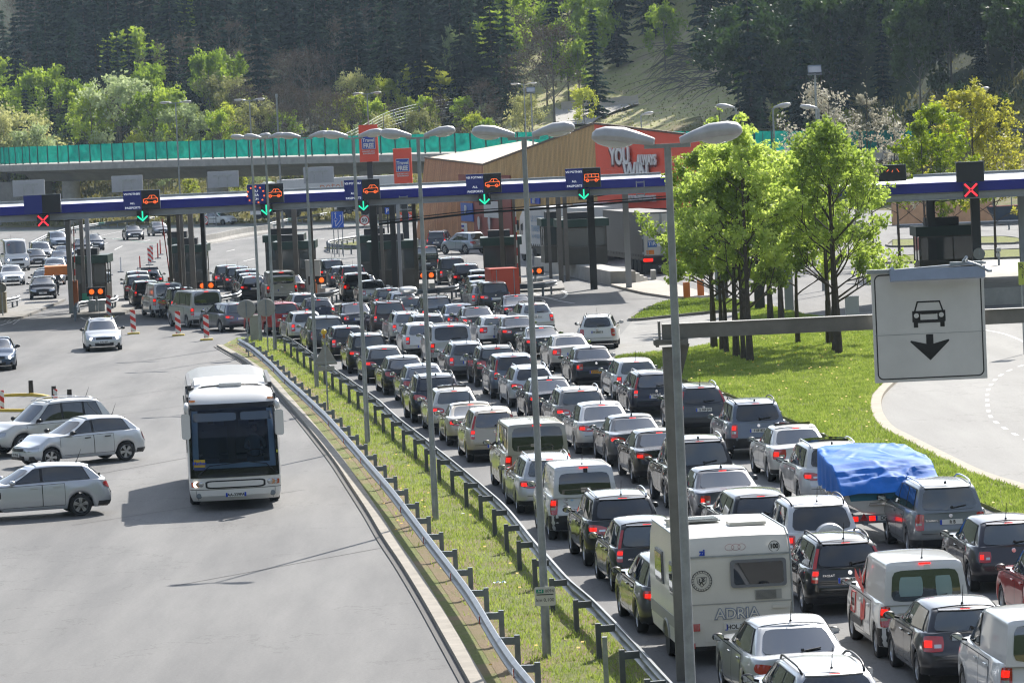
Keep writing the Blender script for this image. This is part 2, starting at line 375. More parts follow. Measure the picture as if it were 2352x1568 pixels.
def build_vehicle(typ,col,name,label,cat,anchor,px,heading=5.7,metal=.0,group=None,**o):
    """anchor: which point of the vehicle sits at picture point px"""
    o['seed']=sum(ord(ch)*(i+3) for i,ch in enumerate(label)); gv=random.Random(o['seed'])
    if 'tl' not in o and typ in('hatch','estate','sedan','suv','mpv'): o['tl']=gv.choice({'hatch':['h','t','r','v'],'estate':['h','t','v','h'],'sedan':['h','t','r'],'suv':['h','t','v'],'mpv':['v','V','t']}[typ])
    if 'ws' not in o: o['ws']=gv.choice([0,0,1,2])
    GL=gv.choice([GLASS,GLASS2,GLASS3]) if typ not in('van','suv') else gv.choice([GLASS,GLASS,GLASS3])
    if typ in('sedan','liftback','coupe'): GL=GLASS2
    c=Car(typ,**o); d=c.d; L=c.L; hw=c.hw; front=o.get('front',False)
    loc_l={'W':lambda: c.grear(0,.93),'L':lambda: Vector((-hw+.12,d['ax'][0],0)),'B':lambda: c.rearp(0,c.d['sill']+.02),
           'R':lambda:Vector((hw-.12,d['ax'][0],0)),'F':lambda:Vector((0,L-.1,.25)),'FR':lambda:Vector((-hw+.1,d['ax'][1],0)),'FL':lambda:Vector((hw-.1,d['ax'][1],0)),
           'FW':lambda:c.gfront(0,.95),'TL':lambda:c.rearp(-.72,.85)}[anchor]()
    a=R(heading); P=G(px[0],px[1],loc_l.z); rx=math.cos(a)*loc_l.x-math.sin(a)*loc_l.y; ry=math.sin(a)*loc_l.x+math.cos(a)*loc_l.y
    root=empty(name,(P.x-rx,P.y-ry,0.0),label,cat,group,rz=a)
    pa=paint(col,metal); roofm=paint(o['roofcol'],0) if 'roofcol' in o else pa
    # ---- lower body
    ys=[.004,.012,.03,.06,.1,.16,.23,.32,.42,.52]
    y=.6
    while y<L-1.0: ys.append(y); y+=.07 if any(abs(y-q)<.5 for q in d['ax']) else .16
    y=L-1.0
    while y<L-.12: ys.append(y); y+=.08
    ys+=[L-.09,L-.05,L-.02,L-.006]
    ring=[(k*c.kr*hw,0.0) for k in(0,.25,.5,.75,1)]+[(c.w(q),q) for q in ys]+[(k*c.kf*hw,L) for k in(1,.75,.5,.25,0)]
    T=[0,.05,.12,.25,.45,.62,.76,.86,.93,.975,1.0]
    for sg in(1,-1):
        pass
    m=MB()
    for sg in(1,-1):
        P_=[]
        for (x0,y0) in ring:
            row=[]
            b0=c.body(sg*x0,y0,0); row.append(Vector((b0.x*.88,b0.y,b0.z+.10)))
            for t in T: row.append(c.body(sg*x0,y0,t))
            e=row[-1]
            cr=.035 if (y0>d['yfb']-.3 or y0<d['yrb']) else 0
            for k in(.95,.88,.7,.45,.2,0): row.append(Vector((e.x*k,e.y,e.z+cr*(1-k*k)+.012*min(1,(1-k)*12))))
            P_.append(row)
        m.grid(P_,flip=(sg<0))
    m.build('body',pa,root,smooth=True,angle=50,weld=.0008)
    # dark underside
    u=MB(); u.box((0,L/2,d['sill']+.07),(d['W']*.84,L*.93,.14)); u.build('underbody',BLACK,root)
    # ---- cabin
    m=MB(); TG=[0,.3,.6,.8,.9,.96,1.0]
    for sg in(1,-1):
        cols=[]
        for kind,val in [('r',q) for q in(0,.25,.5,.75,.9,1)]+[('s',q) for q in(.03,.08,.16,.3,.45,.6,.75,.86,.93,.97)]+[('f',q) for q in(1,.9,.75,.5,.25,0)]:
            row=[]
            for t in TG:
                if kind=='r': p=c.grear(sg*val,t)
                elif kind=='f': p=c.gfront(sg*val,t)
                else:
                    y0=c.gyr(t,1);y1=c.gyf(t,1); p=c.gside(sg,lerp(y0,y1,val),t)
                if t>=.96: p.x*=.985 if t<1 else .94; p.y+= (.05 if kind=='r' else -.05 if kind=='f' else 0)*(t-.9)*10*.8
                if t==1.0: p.z-=.004
                row.append(p)
            e=row[-1]; z=c.roofz(max(d['yrt'],min(d['yft'],e.y)))
            for k in(.9,.7,.45,.2,0): row.append(Vector((e.x*k,e.y,e.z+.006+.035*(1-k*k)*min(1,max(.0,(e.y-d['yrt']+.1)*4),max(0.0,(d['yft']+.1-e.y)*4)))))
            cols.append(row)
        m.grid(cols,flip=(sg<0))
    m.build('roof',roofm,root,smooth=True,angle=60,weld=.0008)
    # ---- glass
    def patch(fn,u0,u1,t0,t1,off,nu=8,nt=6,rc=.07,mi=0,flip=False,mb=None):
        mb=mb or MB(); rows=[]
        for i in range(nt+1):
            b=2*i/nt-1; t=lerp(t0,t1,i/nt); row=[]
            for j in range(nu+1):
                a_=2*j/nu-1; a2=a_*(1-rc*abs(b)**8); t2=t-(t1-t0)*.5*rc*1.6*b*abs(a_)**8; row.append(fn(lerp(u0,u1,(a2+1)/2),t2,off))
            rows.append(row)
        mb.grid(rows,mi=mi,flip=flip); return mb
    split=o.get('splitrear',False)
    rg=o.get('rg',(-.86,.86,.10,.92))
    rw_=patch(c.grear,rg[0],rg[1],rg[2],rg[3],.010,nu=10)
    if not o.get('norear'):
        rw=rw_.build('rear_window',GL,root,smooth=True)
        if o.get('wiper',typ not in('sedan','coupe')):
            wp=MB(); p=c.grear(.05,rg[2]+.05,.03); q=c.grear(.5,rg[2]+.14,.03); wp.bar(p,q,.025,.02); wp.lathe([(.03,0),(.03,.04)],c=p); wp.build('wiper',BLACK,rw)
    patch(c.gfront,-.90,.90,.06,.92,.010,nu=12,flip=True).build('windscreen',GLASS2,root,smooth=True)
    yA=lambda t: lerp(d['yfb']-.30,d['yft']-.20,t)-.1
    yC=lambda t: lerp(d['yrb']+(.30 if not split else .4),d['yrt']+(.10 if typ!='sedan' else .02),t)+.14
    yB=d.get('yB',lerp(d['yrt'],d['yfb'],.52)); wins=[]
    if o.get('panel'): yq=yB+.2; wins=[(lambda t:yq,yA)]; full=(lambda t:yq-.02,lambda t:yA(t)+.03)
    else:
        full=(lambda t:yC(t)-.03,lambda t:yA(t)+.03)
        if d['doors']==1: wins=[(lambda t:yB+.04,yA),(yC,lambda t:yB-.04)]
        elif d['q']:
            yQ=lerp(yC(0.5),yB,.42); wins=[(lambda t:yB+.04,yA),(lambda t:yQ+.04,lambda t:yB-.04),(yC,lambda t:yQ-.04)]
        else: wins=[(lambda t:yB+.04,yA),(yC,lambda t:yB-.04)]
    tt0,tt1=.10,.86
    for sg in(1,-1):
        bk=MB(); rows=[]
        for i in range(5):
            t=lerp(tt0-.02,tt1+.03,i/4); rows.append([c.gside(sg,lerp(full[0](t),full[1](t),j/12),t,.005) for j in range(13)])
        bk.grid(rows,flip=(sg<0)); bo=bk.build('window_surround',o.get('trim',BLACK),root,smooth=True)
        for a0,a1 in wins:
            rows=[]
            for i in range(5):
                t=lerp(tt0,tt1,i/4); y0,y1=a0(t),a1(t)
                if y1-y0<.05: y0=y1-.05
                rows.append([c.gside(sg,lerp(y0,y1,j/6),t,.012) for j in range(7)])
            g=MB(); g.grid(rows,flip=(sg<0)); g.build('side_window',GL,root,smooth=True)
    # ---- doors
    dz0=d['sill']+.10
    yb=[d['ax'][0]+d['rw']*1.35,yB,d['yfb']-.02-.0]
    if d['doors']==1: segs=[(yB-.1,yb[2])]
    else: segs=[(yb[0],yB-.0),(yB+.0,yb[2])]
    if o.get('detail',1)>0:
        for sg in(1,-1):
            for (y0,y1) in segs:
                dm=MB()
                for off,gx,mi in((.003,.0,1),(.006,.012,0)):
                    rows=[]
                    for i in range(7):
                        f=i/6; row=[]
                        for j in range(9):
                            yy=lerp(y0+gx,y1-gx,j/8); z=lerp(dz0+gx,c.zt(yy)*.955-gx,f); row.append(c.sidep(sg,yy,z,off))
                        rows.append(row)
                    dm.grid(rows,mi=mi,flip=(sg<0))
                do=dm.build('door',[pa,SEAM],root,smooth=True,angle=60)
                h=MB(); p=c.sidep(sg,y0+.22,c.zt(y0)*.87,.025); h.box(p,(.03,.2,.03)); h.build('handle',BLACK if o.get('blackhandle') else pa,do)
            if o.get('strip'):
                st=MB(); rows=[]
                for f in(0,1): rows.append([c.sidep(sg,lerp(segs[0][0],segs[-1][1],j/10),d['sill']+.26+.06*f,.018) for j in range(11)])
                st.grid(rows,flip=(sg<0)); st.build('side_strip',BLACK,root)
    # ---- rear face
    # tailgate with its gap
    if o.get('detail',1)>0:
        tg=MB(); aw=c.kr*hw*1.06
        z0=.52*d['br'] if typ in('hatch','estate','suv','mpv','van','smallvan','bigvan') else .60*d['br']
        for off,g,mi in((.003,0,1),(.007,.012,0)):
            rows=[]
            for i in range(6):
                rows.append([c.rearp(lerp(-aw+g,aw-g,j/10),lerp(z0+g,c.zt(0)*.965,i/5),off) for j in range(11)])
            tg.grid(rows,mi=mi)
        tgo=tg.build('tailgate',[pa,SEAM],root,smooth=True,angle=60)
        if split:
            s_=MB(); s_.bar(c.rearp(.06,z0,.012),c.rearp(.06,c.zt(0)*.96,.012),.02,.006); s_.build('door_gap',SEAM,tgo)
            s_=MB(); s_.bar(c.grear(.06,.02,.016),c.grear(.06,.94,.016),.10,.006,up=Vector((0,-1,0))); s_.build('door_pillar',roofm if o.get('splitpaint') else BLACK,tgo)
    bl=MB(); rows=[]; aw=c.kr*hw+.55; bz=d['br']*(.40 if not o.get('bigbump') else .58)
    for i in range(4): rows.append([c.rearp(lerp(-aw,aw,j/20),lerp(d['sill']+.03,bz,i/3),.008) for j in range(21)])
    bl.grid(rows); bl.build('bumper',BLACK,root,smooth=True)
    on=o.get('brake',True); br=d['br']
    st=o.get('tl',d['tl'])
    for sg in(1,-1):
        fl=c.kr*hw
        if st=='v': a0,a1,z0,z1=fl-.02,fl+.18,br*.60,br*1.0-.05
        elif st=='V': a0,a1,z0,z1=fl-.0,fl+.17,br*.70,br*1.0-.03
        elif st=='t': a0,a1,z0,z1=fl-.13,fl+.27,br*.67,br*.95
        elif st=='r': a0,a1,z0,z1=fl-.12,fl+.14,br*.66,br*.9
        else: a0,a1,z0,z1=fl-.22,fl+.26,br*.73,br*.91
        tl=MB(); rows=[]
        n1,n2=10,5
        for i in range(n2+1):
            b=2*i/n2-1; row=[]
            for j in range(n1+1):
                a_=2*j/n1-1; a2=lerp(a0,a1,(a_*(1-.14*b*b)+1)/2); zz=lerp(z0,z1,(b*(1-.28*a_*a_*(1 if st=='h' else .3))+1)/2)+(.03*a_ if st=='h' else 0)
                row.append(c.rearp(sg*a2,zz,.018))
            rows.append(row)
        tl.grid(rows,flip=(sg<0)); to=tl.build('tail_light',LAMP,root,smooth=True)
        # reflector / reversing lens and the lit bulb
        def sub(u0,u1,v0,v1,mat,nm,off=.024):
            q=MB(); rr=[]
            for i in range(3):
                rr.append([c.rearp(sg*lerp(a0,a1,lerp(u0,u1,j/4)),lerp(z0,z1,lerp(v0,v1,i/2)),off) for j in range(5)])
            q.grid(rr,flip=(sg<0)); q.build(nm,mat,to,smooth=True)
        if st in('v','V'): sub(.15,.85,.28,.45,CLR,'reversing_lens'); 
        else: sub(.12,.42,.25,.48,CLR,'reversing_lens')
        if on: 
            if st in('v','V'): sub(.15,.85,.58,.86,LIT,'brake_lamp')
            else: sub(.50,.86,.30,.72,LIT,'brake_lamp')
        if st=='V':  # tall lamps climbing the pillar
            q=MB(); rr=[]
            for i in range(6):
                t=lerp(.0,.8,i/5); rr.append([c.grear(sg*k,t,.014) for k in(.90,.95,1.0)])
            q.grid(rr,flip=(sg<0)); q.build('pillar_lamp',LAMP,root,smooth=True)
    if o.get('third',on):
        q=MB(); tw=.16 if typ!='bigvan' else .1
        for_=c.grear(0,.965,.014); rr=[]
        for t in(.945,.985): rr.append([c.grear(k*tw,t,.022) for k in(-1,-.5,0,.5,1)])
        q.grid(rr); q.build('high_brake_light',LIT if on else LAMP,root,smooth=True)
    # rear spoiler lip on hatch roofs
    if typ in('hatch','estate','suv','mpv') and o.get('spoiler',True):
        q=MB(); rr=[]
        for dy,dz in((.10,.012),(0,.006),(-.07,-.012),(-.06,-.035),(.02,-.04)):
            rr.append([Vector((p.x*.93,p.y+dy,p.z+dz)) for p in [c.grear(k,1.0) for k in(-.9,-.6,-.3,0,.3,.6,.9)]])
        q.grid(rr,flip=True); q.build('spoiler',pa,root,smooth=True,angle=40)
    # plate
    pz=o.get('pz',br*(.72 if typ in('estate','sedan','liftback','suv','van','mpv','coupe','bigvan') else .50)); pc=o.get('platecol',WHITE)
    p=c.rearp(o.get('plx',0),pz,.02); q=MB(); q.box((p.x,p.y-.008,pz),(.52,.016,.115)); po=q.build('number_plate',pc,root)
    q=MB(); q.box((p.x-.235,p.y-.018,pz),(.045,.006,.108)); q.build('country_band',EUBL,po)
    if 'plate' in o:
        text(o['plate'],'plate_text',INK,po,face_M((p.x+.03,p.y-.0185,pz-.004),(1,0,0)),.105,.001,sx=.92,off=.003)
    if 'badge' in o:
        bx,bz_,bs=o.get('badgepos',(-.42,br*.84,.075)); p=c.rearp(bx,bz_,.02); text(o['badge'],'badge_text',CHROME,root,face_M((p.x,p.y-.01,bz_),(1,0,0)),bs,.004,sx=1.15)
    if o.get('emblem',True):
        p=c.rearp(0,br*.90,.018); q=MB(); q.lathe([(.001,.012),(.045,.012),(.052,.0)],c=p,n=14,M=Matrix.Rotation(R(90),4,'X')); q.build('emblem',CHROME,root,smooth=True,angle=30)
    # ---- front face
    for sg in(1,-1):
        hl=MB(); rows=[]
        for i in range(4):
            z=lerp(d['nz']*.80,d['nz']*1.0,i/3); rows.append([c.frontp(sg*hw*lerp(.50,.93,j/6),min(z+.03*(j/6),c.zt(L)*1.0),.012) for j in range(7)])
        hl.grid(rows,flip=(sg>0)); ho=hl.build('headlight',HEADL,root,smooth=True)
        if o.get('lights'): 
            q=MB(); p=c.frontp(sg*hw*.7,d['nz']*.9,.03); q.lathe([(.001,.02),(.07,.0)],c=p,n=10,M=Matrix.Rotation(R(-90),4,'X')); q.build('lit_headlamp',pm('lit_head',(.9,.9,.85),.3,emis=(1,.93,.8),es=4),ho)
    gr=MB(); rows=[]
    for z in(d['nz']*.82,d['nz']*.90,d['nz']*.97): rows.append([c.frontp(hw*k,z,.012) for k in(-.46,-.25,0,.25,.46)])
    gr.grid(rows,flip=True); rows=[]
    for z in(d['nz']*.40,d['nz']*.5,d['nz']*.60): rows.append([c.frontp(hw*k,z,.012) for k in(-.5,-.25,0,.25,.5)])
    gr.grid(rows,flip=True); gr.build('grille',BLACK,root)
    q=MB(); p=c.frontp(0,d['nz']*.66,.02); q.box((0,p.y+.01,d['nz']*.66),(.52,.016,.115)); fp=q.build('number_plate',WHITE,root)
    if 'fplate' in o: text(o['fplate'],'plate_text',INK,fp,face_M((0,p.y+.0195,d['nz']*.66-.004),(-1,0,0)),.10,.001,sx=.9,off=.003)
    # ---- mirrors
    for sg in(1,-1):
        q=MB(); cz=d['bc']+.07; cx=sg*(hw+.10); cy=d['yfb']-.42; rows=[]
        for i in range(7):
            th=math.pi*i/6; rows.append([Vector((cx+math.cos(ph)*math.sin(th)*.115,cy+math.cos(th)*.085*-1,cz+math.sin(ph)*math.sin(th)*.075)) for ph in [2*math.pi*j/10 for j in range(11)]])
        q.grid(rows); q.bar((sg*hw*.90,cy,cz-.06),(cx-sg*.05,cy,cz-.03),.05,.04)
        mo=q.build('mirror',(BLACK if o.get('bm',True) else pa),root,smooth=True)
        g=MB(); g.add([(cx-.085,cy-.087,cz-.05),(cx+.085,cy-.087,cz-.05),(cx+.085,cy-.087,cz+.05),(cx-.085,cy-.087,cz+.05)],[(0,1,2,3)]); g.build('mirror_glass',pm('mirror_glass',(.6,.65,.7),.03,1.0),mo)
    # ---- wheels
    tm,rm=wheel_mesh(d['rw'],o.get('ws',hash(label)%3))
    for yy in d['ax']:
        for sg in(1,-1):
            wo=bpy.data.objects.new('wheel',tm); COL.objects.link(wo); wo.parent=root; wo.location=(sg*(hw-.115),yy,d['rw'])
            wo.rotation_euler=(R(random.uniform(0,70))*(1),0,0 if sg>0 else math.pi)
            ro=bpy.data.objects.new('rim',rm); COL.objects.link(ro); ro.parent=wo
    # ---- roof fittings
    if o.get('rails'):
        rmn=CHROME if o['rails']==2 else BLACK
        for sg in(1,-1):
            y0,y1=d['yrt']+.12,d['yft']-.15; pts=[]
            for k in range(9):
                f=k/8; yy=lerp(y0,y1,f); xx=c.ghw(yy,1)*.90; pts.append((sg*xx,yy,c.roofz(yy)+.0+.075*min(1,min(f,1-f)*7)))
            q=MB(); q.tube(pts,.02,n=6); q.build('roof_rail',rmn,root,smooth=True)
    if o.get('ant',1):
        yy=d['yrt']+.25; q=MB(); z=c.roofz(yy)+.03
        if o.get('ant',1)==2: q.lathe([(.035,0),(.025,.05),(.004,.075)],c=(0,yy,z),n=8)
        else: q.tube([(0,yy,z-.01),(0,yy-.16,z+.36)],[.012,.004],n=5); q.lathe([(.03,0),(.02,.03)],c=(0,yy,z),n=8)
        q.build('aerial',BLACK,root)
    if o.get('sunroof'):
        q=MB(); y0,y1=lerp(d['yrt'],d['yft'],.45),lerp(d['yrt'],d['yft'],.86); rr=[]
        for yy in(y0,y1): rr.append([Vector((k*c.ghw(yy,1)*.8,yy,c.roofz(yy)+.075+.02*(1-k*k))) for k in(-1,-.5,0,.5,1)])
        q.grid(rr,flip=True); rr=[[Vector((p.x,p.y,p.z-.05)) for p in r_] for r_ in rr]; q.grid(rr); q.bar(rr[0][0],rr[0][-1],.02,.10); q.build('sunroof',GLASS,root)
    if o.get('wheelback'):
        q=MB(); p=c.rearp(.12,br*.83,.02); rr_=.36; q.lathe([(.001,.2),(rr_*.6,.2),(rr_*.93,.16),(rr_,.10),(rr_,.0)],c=(p.x,p.y,p.z+.02),n=28,M=Matrix.Rotation(R(90),4,'X')); q.build('spare_wheel_cover',pa,root,smooth=True,angle=45)
    return root,c
def arm(root,c,sg=-1):   # a forearm resting on the door sill
    d=c.d; y=d['yfb']-.95; z=d['bc']+.03; x=sg*(c.hw*.93)
    q=MB(); sk=pm('skin',(.55,.33,.24),.55)
    q.tube([(x*.85,y-.18,z+.08),(x,y-.05,z+.06),(x+sg*.05,y+.1,z+.0)],[.05,.045,.035],n=8)
    q.build('person_sleeve',pm('dark_sleeve',(.03,.035,.05),.8),None)
# =============================================================== ground, roads, lawns
def asphalt(name,c0,c1,crack=True,sc=.16):
    m,t,b=_new(name); g=t.nodes.new('ShaderNodeNewGeometry')
    mp=t.nodes.new('ShaderNodeMapping'); mp.inputs['Rotation'].default_value=(0,0,R(6)); mp.inputs['Scale'].default_value=(1,.12,1); t.links.new(g.outputs['Position'],mp.inputs['Vector'])
    n=t.nodes.new('ShaderNodeTexNoise'); n.inputs['Scale'].default_value=.5; n.inputs['Detail'].default_value=8; n.inputs['Roughness'].default_value=.6; t.links.new(mp.outputs[0],n.inputs['Vector'])
    f=t.nodes.new('ShaderNodeTexNoise'); f.inputs['Scale'].default_value=14; f.inputs['Detail'].default_value=5; f.inputs['Roughness'].default_value=.8; t.links.new(g.outputs['Position'],f.inputs['Vector'])
    r=t.nodes.new('ShaderNodeValToRGB'); r.color_ramp.elements[0].position=.35; r.color_ramp.elements[1].position=.65; r.color_ramp.elements[0].color=(*c0,1); r.color_ramp.elements[1].color=(*c1,1); t.links.new(n.outputs['Fac'],r.inputs['Fac'])
    r2=t.nodes.new('ShaderNodeMapRange'); r2.inputs[1].default_value=.3; r2.inputs[2].default_value=.75; r2.inputs[3].default_value=.80; r2.inputs[4].default_value=1.2; t.links.new(f.outputs['Fac'],r2.inputs[0])
    mx=t.nodes.new('ShaderNodeMix'); mx.data_type='RGBA'; mx.blend_type='MULTIPLY'; mx.inputs[0].default_value=1; t.links.new(r.outputs[0],mx.inputs[6]); t.links.new(r2.outputs[0],mx.inputs[7])
    # oil drips down the middle of lanes and tar-filled cracks
    v=t.nodes.new('ShaderNodeTexNoise'); v.inputs['Scale'].default_value=.09; v.inputs['Detail'].default_value=9; v.inputs['Roughness'].default_value=.62; t.links.new(g.outputs['Position'],v.inputs['Vector'])
    ab=t.nodes.new('ShaderNodeMath'); ab.operation='SUBTRACT'; ab.inputs[1].default_value=.5; t.links.new(v.outputs['Fac'],ab.inputs[0])
    a2=t.nodes.new('ShaderNodeMath'); a2.operation='ABSOLUTE'; t.links.new(ab.outputs[0],a2.inputs[0])
    r3=t.nodes.new('ShaderNodeMapRange'); r3.inputs[1].default_value=.0; r3.inputs[2].default_value=.0028; r3.inputs[3].default_value=.62; r3.inputs[4].default_value=1.0; t.links.new(a2.outputs[0],r3.inputs[0])
    m2=t.nodes.new('ShaderNodeMix'); m2.data_type='RGBA'; m2.blend_type='MULTIPLY'; m2.inputs[0].default_value=1; t.links.new(mx.outputs[2],m2.inputs[6]); t.links.new(r3.outputs[0],m2.inputs[7])
    t.links.new(m2.outputs[2],b.inputs['Base Color']); b.inputs['Roughness'].default_value=.78; b.inputs['Specular IOR Level'].default_value=.35
    bb=t.nodes.new('ShaderNodeBump'); bb.inputs['Strength'].default_value=.35; bb.inputs['Distance'].default_value=.02; t.links.new(f.outputs['Fac'],bb.inputs['Height']); t.links.new(bb.outputs[0],b.inputs['Normal'])
    MATS[name]=m; return m
ASPH=asphalt('asphalt',(.108,.108,.109),(.182,.179,.174))
ASPH2=asphalt('pale_asphalt',(.195,.19,.182),(.255,.25,.238))
def grassmat(name,cols,dirt=(.19,.135,.08),amt=.5):
    m,t,b=_new(name); g=t.nodes.new('ShaderNodeNewGeometry')
    n=t.nodes.new('ShaderNodeTexNoise'); n.inputs['Scale'].default_value=.55; n.inputs['Detail'].default_value=9; n.inputs['Roughness'].default_value=.7; t.links.new(g.outputs['Position'],n.inputs['Vector'])
    f=t.nodes.new('ShaderNodeTexNoise'); f.inputs['Scale'].default_value=9; f.inputs['Detail'].default_value=6; f.inputs['Roughness'].default_value=.8; t.links.new(g.outputs['Position'],f.inputs['Vector'])
    r=t.nodes.new('ShaderNodeValToRGB'); r.color_ramp.elements[0].position=.32; r.color_ramp.elements[0].color=(*cols[0],1); r.color_ramp.elements[1].position=.68; r.color_ramp.elements[1].color=(*cols[1],1); t.links.new(f.outputs['Fac'],r.inputs['Fac'])
    d=t.nodes.new('ShaderNodeMapRange'); d.inputs[1].default_value=amt; d.inputs[2].default_value=amt+.18; t.links.new(n.outputs['Fac'],d.inputs[0])
    mx=t.nodes.new('ShaderNodeMix'); mx.data_type='RGBA'; t.links.new(d.outputs[0],mx.inputs[0]); t.links.new(r.outputs[0],mx.inputs[6]); mx.inputs[7].default_value=(*dirt,1)
    t.links.new(mx.outputs[2],b.inputs['Base Color']); b.inputs['Roughness'].default_value=.9; b.inputs['Specular IOR Level'].default_value=.2
    bb=t.nodes.new('ShaderNodeBump'); bb.inputs['Strength'].default_value=.8; bb.inputs['Distance'].default_value=.08; t.links.new(f.outputs['Fac'],bb.inputs['Height']); t.links.new(bb.outputs[0],b.inputs['Normal'])
    MATS[name]=m; return m
GRASS=grassmat('grass_soil',((.12,.135,.04),(.26,.275,.08)),amt=.55)
BANK=grassmat('bank_grass',((.07,.09,.025),(.20,.20,.07)),dirt=(.24,.19,.11),amt=.44)
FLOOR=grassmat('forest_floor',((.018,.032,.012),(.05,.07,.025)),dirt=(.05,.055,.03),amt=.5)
# bridge course in plan, needed by the terrain
BRP=[(-420,600,7.9),(-30,528,7.8),(0,508,7.7),(60,499,7.7),(120,494,7.65),(300,483,7.6),(500,471,7.5),(800,456,7.3),(1200,441,6.9),(1600,429,6.2),(1900,420,5.7),(2095,414,5.4),(2400,405,5.3),(2900,390,5.3)]
def at_z(px,Y,z):  # world point at depth Y seen in picture column px, on height z
    lo,hi=-500,3000
    for _ in range(40):
        m=(lo+hi)/2
        if D(px,m,Y).z>z: lo=m
        else: hi=m
    return D(px,lo,Y)
BRW=[at_z(*p) for p in BRP]
def Ybr(X): return interp(X,[p.x for p in BRW],[p.y for p in BRW])
def HT(X,Y):
    rel=Y-Ybr(X); sh=sst((X-34)/14)*34
    rel+=sh
    z=interp(rel,[-1e9,4,12,30,60,100,160,260,420,1200],[0,0,.6,3.4,7.2,12,26,52,70,90])
    z+= sst((X-10)/60)*interp(rel,[0,40,90,160,260],[0,3.2,11,20,30])    # the spur on the right
    if X>30: z=max(z, min(5.2,5.2*sst((rel-2)/28)))
    side=max(0,abs(X)-150); z+= min(120,side*.5)*sst(side/120)  # unseen side hills, raised to darken what the cars mirror
    beh=max(0,-35-Y); z+=min(125,beh*.62)*sst(beh/90)  # unseen hill added behind the camera to block low sky from reflections
    if z>.3: z+= .6*(math.sin(X*.11+Y*.05)+math.sin(X*.043-Y*.08+1))*.5*min(1,z/8)
    return z
def on_terrain(x,y,Y0=446,Y1=760):
    Y=Y0
    while Y<Y1:
        p=D(x,y,Y)
        if p.z<=HT(p.x,Y)+.05: return p
        Y+=1.5
    return D(x,y,Y1)
xs=sorted(set([-900,-700,-520,-400,-320,-250]+list(range(-200,201,8))+[250,320,400,520,700,900])); ysr=sorted(set([-700,-500,-350,-250,-200,-160,-130,-100,-70,-50,-30,0,100,200,300,360]+list(range(390,720,6))+list(range(720,1000,20))+[1100,1250,1500]))
m=MB(); m.grid([[(x,y,HT(x,y)-.08) for x in xs] for y in ysr],flip=True); o=m.build('ground',BANK,smooth=True,kind='structure')
o.data.materials.append(FLOOR); o.data.materials.append(grassmat('sun_tinted_slope',((.30,.33,.12),(.50,.48,.24)),dirt=(.48,.40,.27),amt=.46))  # pale slope grass, lightened further in colour to stand in for skimming sun
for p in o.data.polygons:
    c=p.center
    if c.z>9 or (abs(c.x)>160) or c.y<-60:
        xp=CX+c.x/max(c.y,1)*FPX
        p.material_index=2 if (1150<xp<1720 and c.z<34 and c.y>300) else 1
def sheet(name,pts,mat,z=.0,zb=None,skirt=True,**kw):
    ps=[(p.x,p.y) for p in pts]; m=MB()
    m.prism(ps,zb if zb is not None else z-.03,z); return m.build(name,mat,**kw)
# asphalt everywhere between the booths and the camera, and the motorway behind
m=MB(); far=[]
for X in range(-160,61,10): far.append((X,Ybr(X)-1 if X<36 else Ybr(X)-30))
poly=[(-160,-60),(60,-60)]+[(x,y) for x,y in far[::-1]]
vsn=[];Xs=list(range(-160,61,10)); 
m.grid([[(x,lerp(-60,fy,k/40),0.0) for (x,fy) in far] for k in range(41)],flip=True)
m.build('road',ASPH,kind='structure')
def gp(L,z=0): return [G(x,y,z) for x,y in L]
KERB=pm('kerb_stone',(.40,.375,.33),.85,var=.2,vs_=2.5,bump=.3)
def kerb(name,pts,w=.22,h=.12,side=1,closed=False,mat=None,label=None):
    pts=catmull([Vector((p.x,p.y,0)) for p in pts],4); m=MB(); n=len(pts); L=[];Rr=[]
    for i,p in enumerate(pts):
        t=(pts[min(i+1,n-1)]-pts[max(i-1,0)]).normalized(); nn=Vector((-t.y,t.x,0))*side
        L.append(p); Rr.append(p+nn*w)
    P=[[ (a.x,a.y,-.02),(a.x,a.y,h-.02),(a.x+(b.x-a.x)*.12,a.y+(b.y-a.y)*.12,h),(b.x,b.y,h),(b.x,b.y,-.02)] for a,b in zip(L,Rr)]
    m.grid(P); o=m.build(name,mat or KERB); o['kind']='structure'; return o
# --- median between the two carriageways
medL=[(512,796),(540,812),(575,832),(622,866),(664,912),(702,955),(748,1010),(790,1062),(830,1120),(872,1182),(908,1240),(950,1300),(1000,1378),(1050,1462),(1090,1530),(1130,1600),(1180,1700)]
medR=[(1660,1700),(1600,1640),(1536,1580),(1451,1497),(1390,1430),(1330,1370),(1255,1292),(1180,1210),(1100,1134),(1000,1050),(912,975),(834,908),(751,851),(690,806),(655,785),(600,778),(540,782)]
medW=gp(medL); medRW=gp(medR)
sheet('median_grass',medW+medRW,grassmat('median_soil',((.12,.14,.04),(.24,.27,.08)),dirt=(.27,.20,.12),amt=.47),z=.09,zb=-.05,kind='structure')
SOIL=grassmat('verge_soil',((.16,.15,.05),(.24,.21,.09)),dirt=(.25,.185,.115),amt=.36)
sheet('bare_verge',[p+Vector((.28,0,0)) for p in medW]+[p+Vector((1.15+.3*math.sin(i*1.9),0,0)) for i,p in list(enumerate(medW))[::-1]],SOIL,z=.096,zb=.05,kind='structure')
kerb('median_kerb',gp(medL),w=.30,h=.115,side=-1,mat=pm('median_kerb_stone',(.33,.30,.255),.9,var=.22,vs_=1.8,bump=.3))
kerb('road_gutter',[p+Vector((-.35,0,0)) for p in gp(medL)],w=.10,h=.03,side=-1,mat=pm('gutter',(.10,.095,.09),.9))
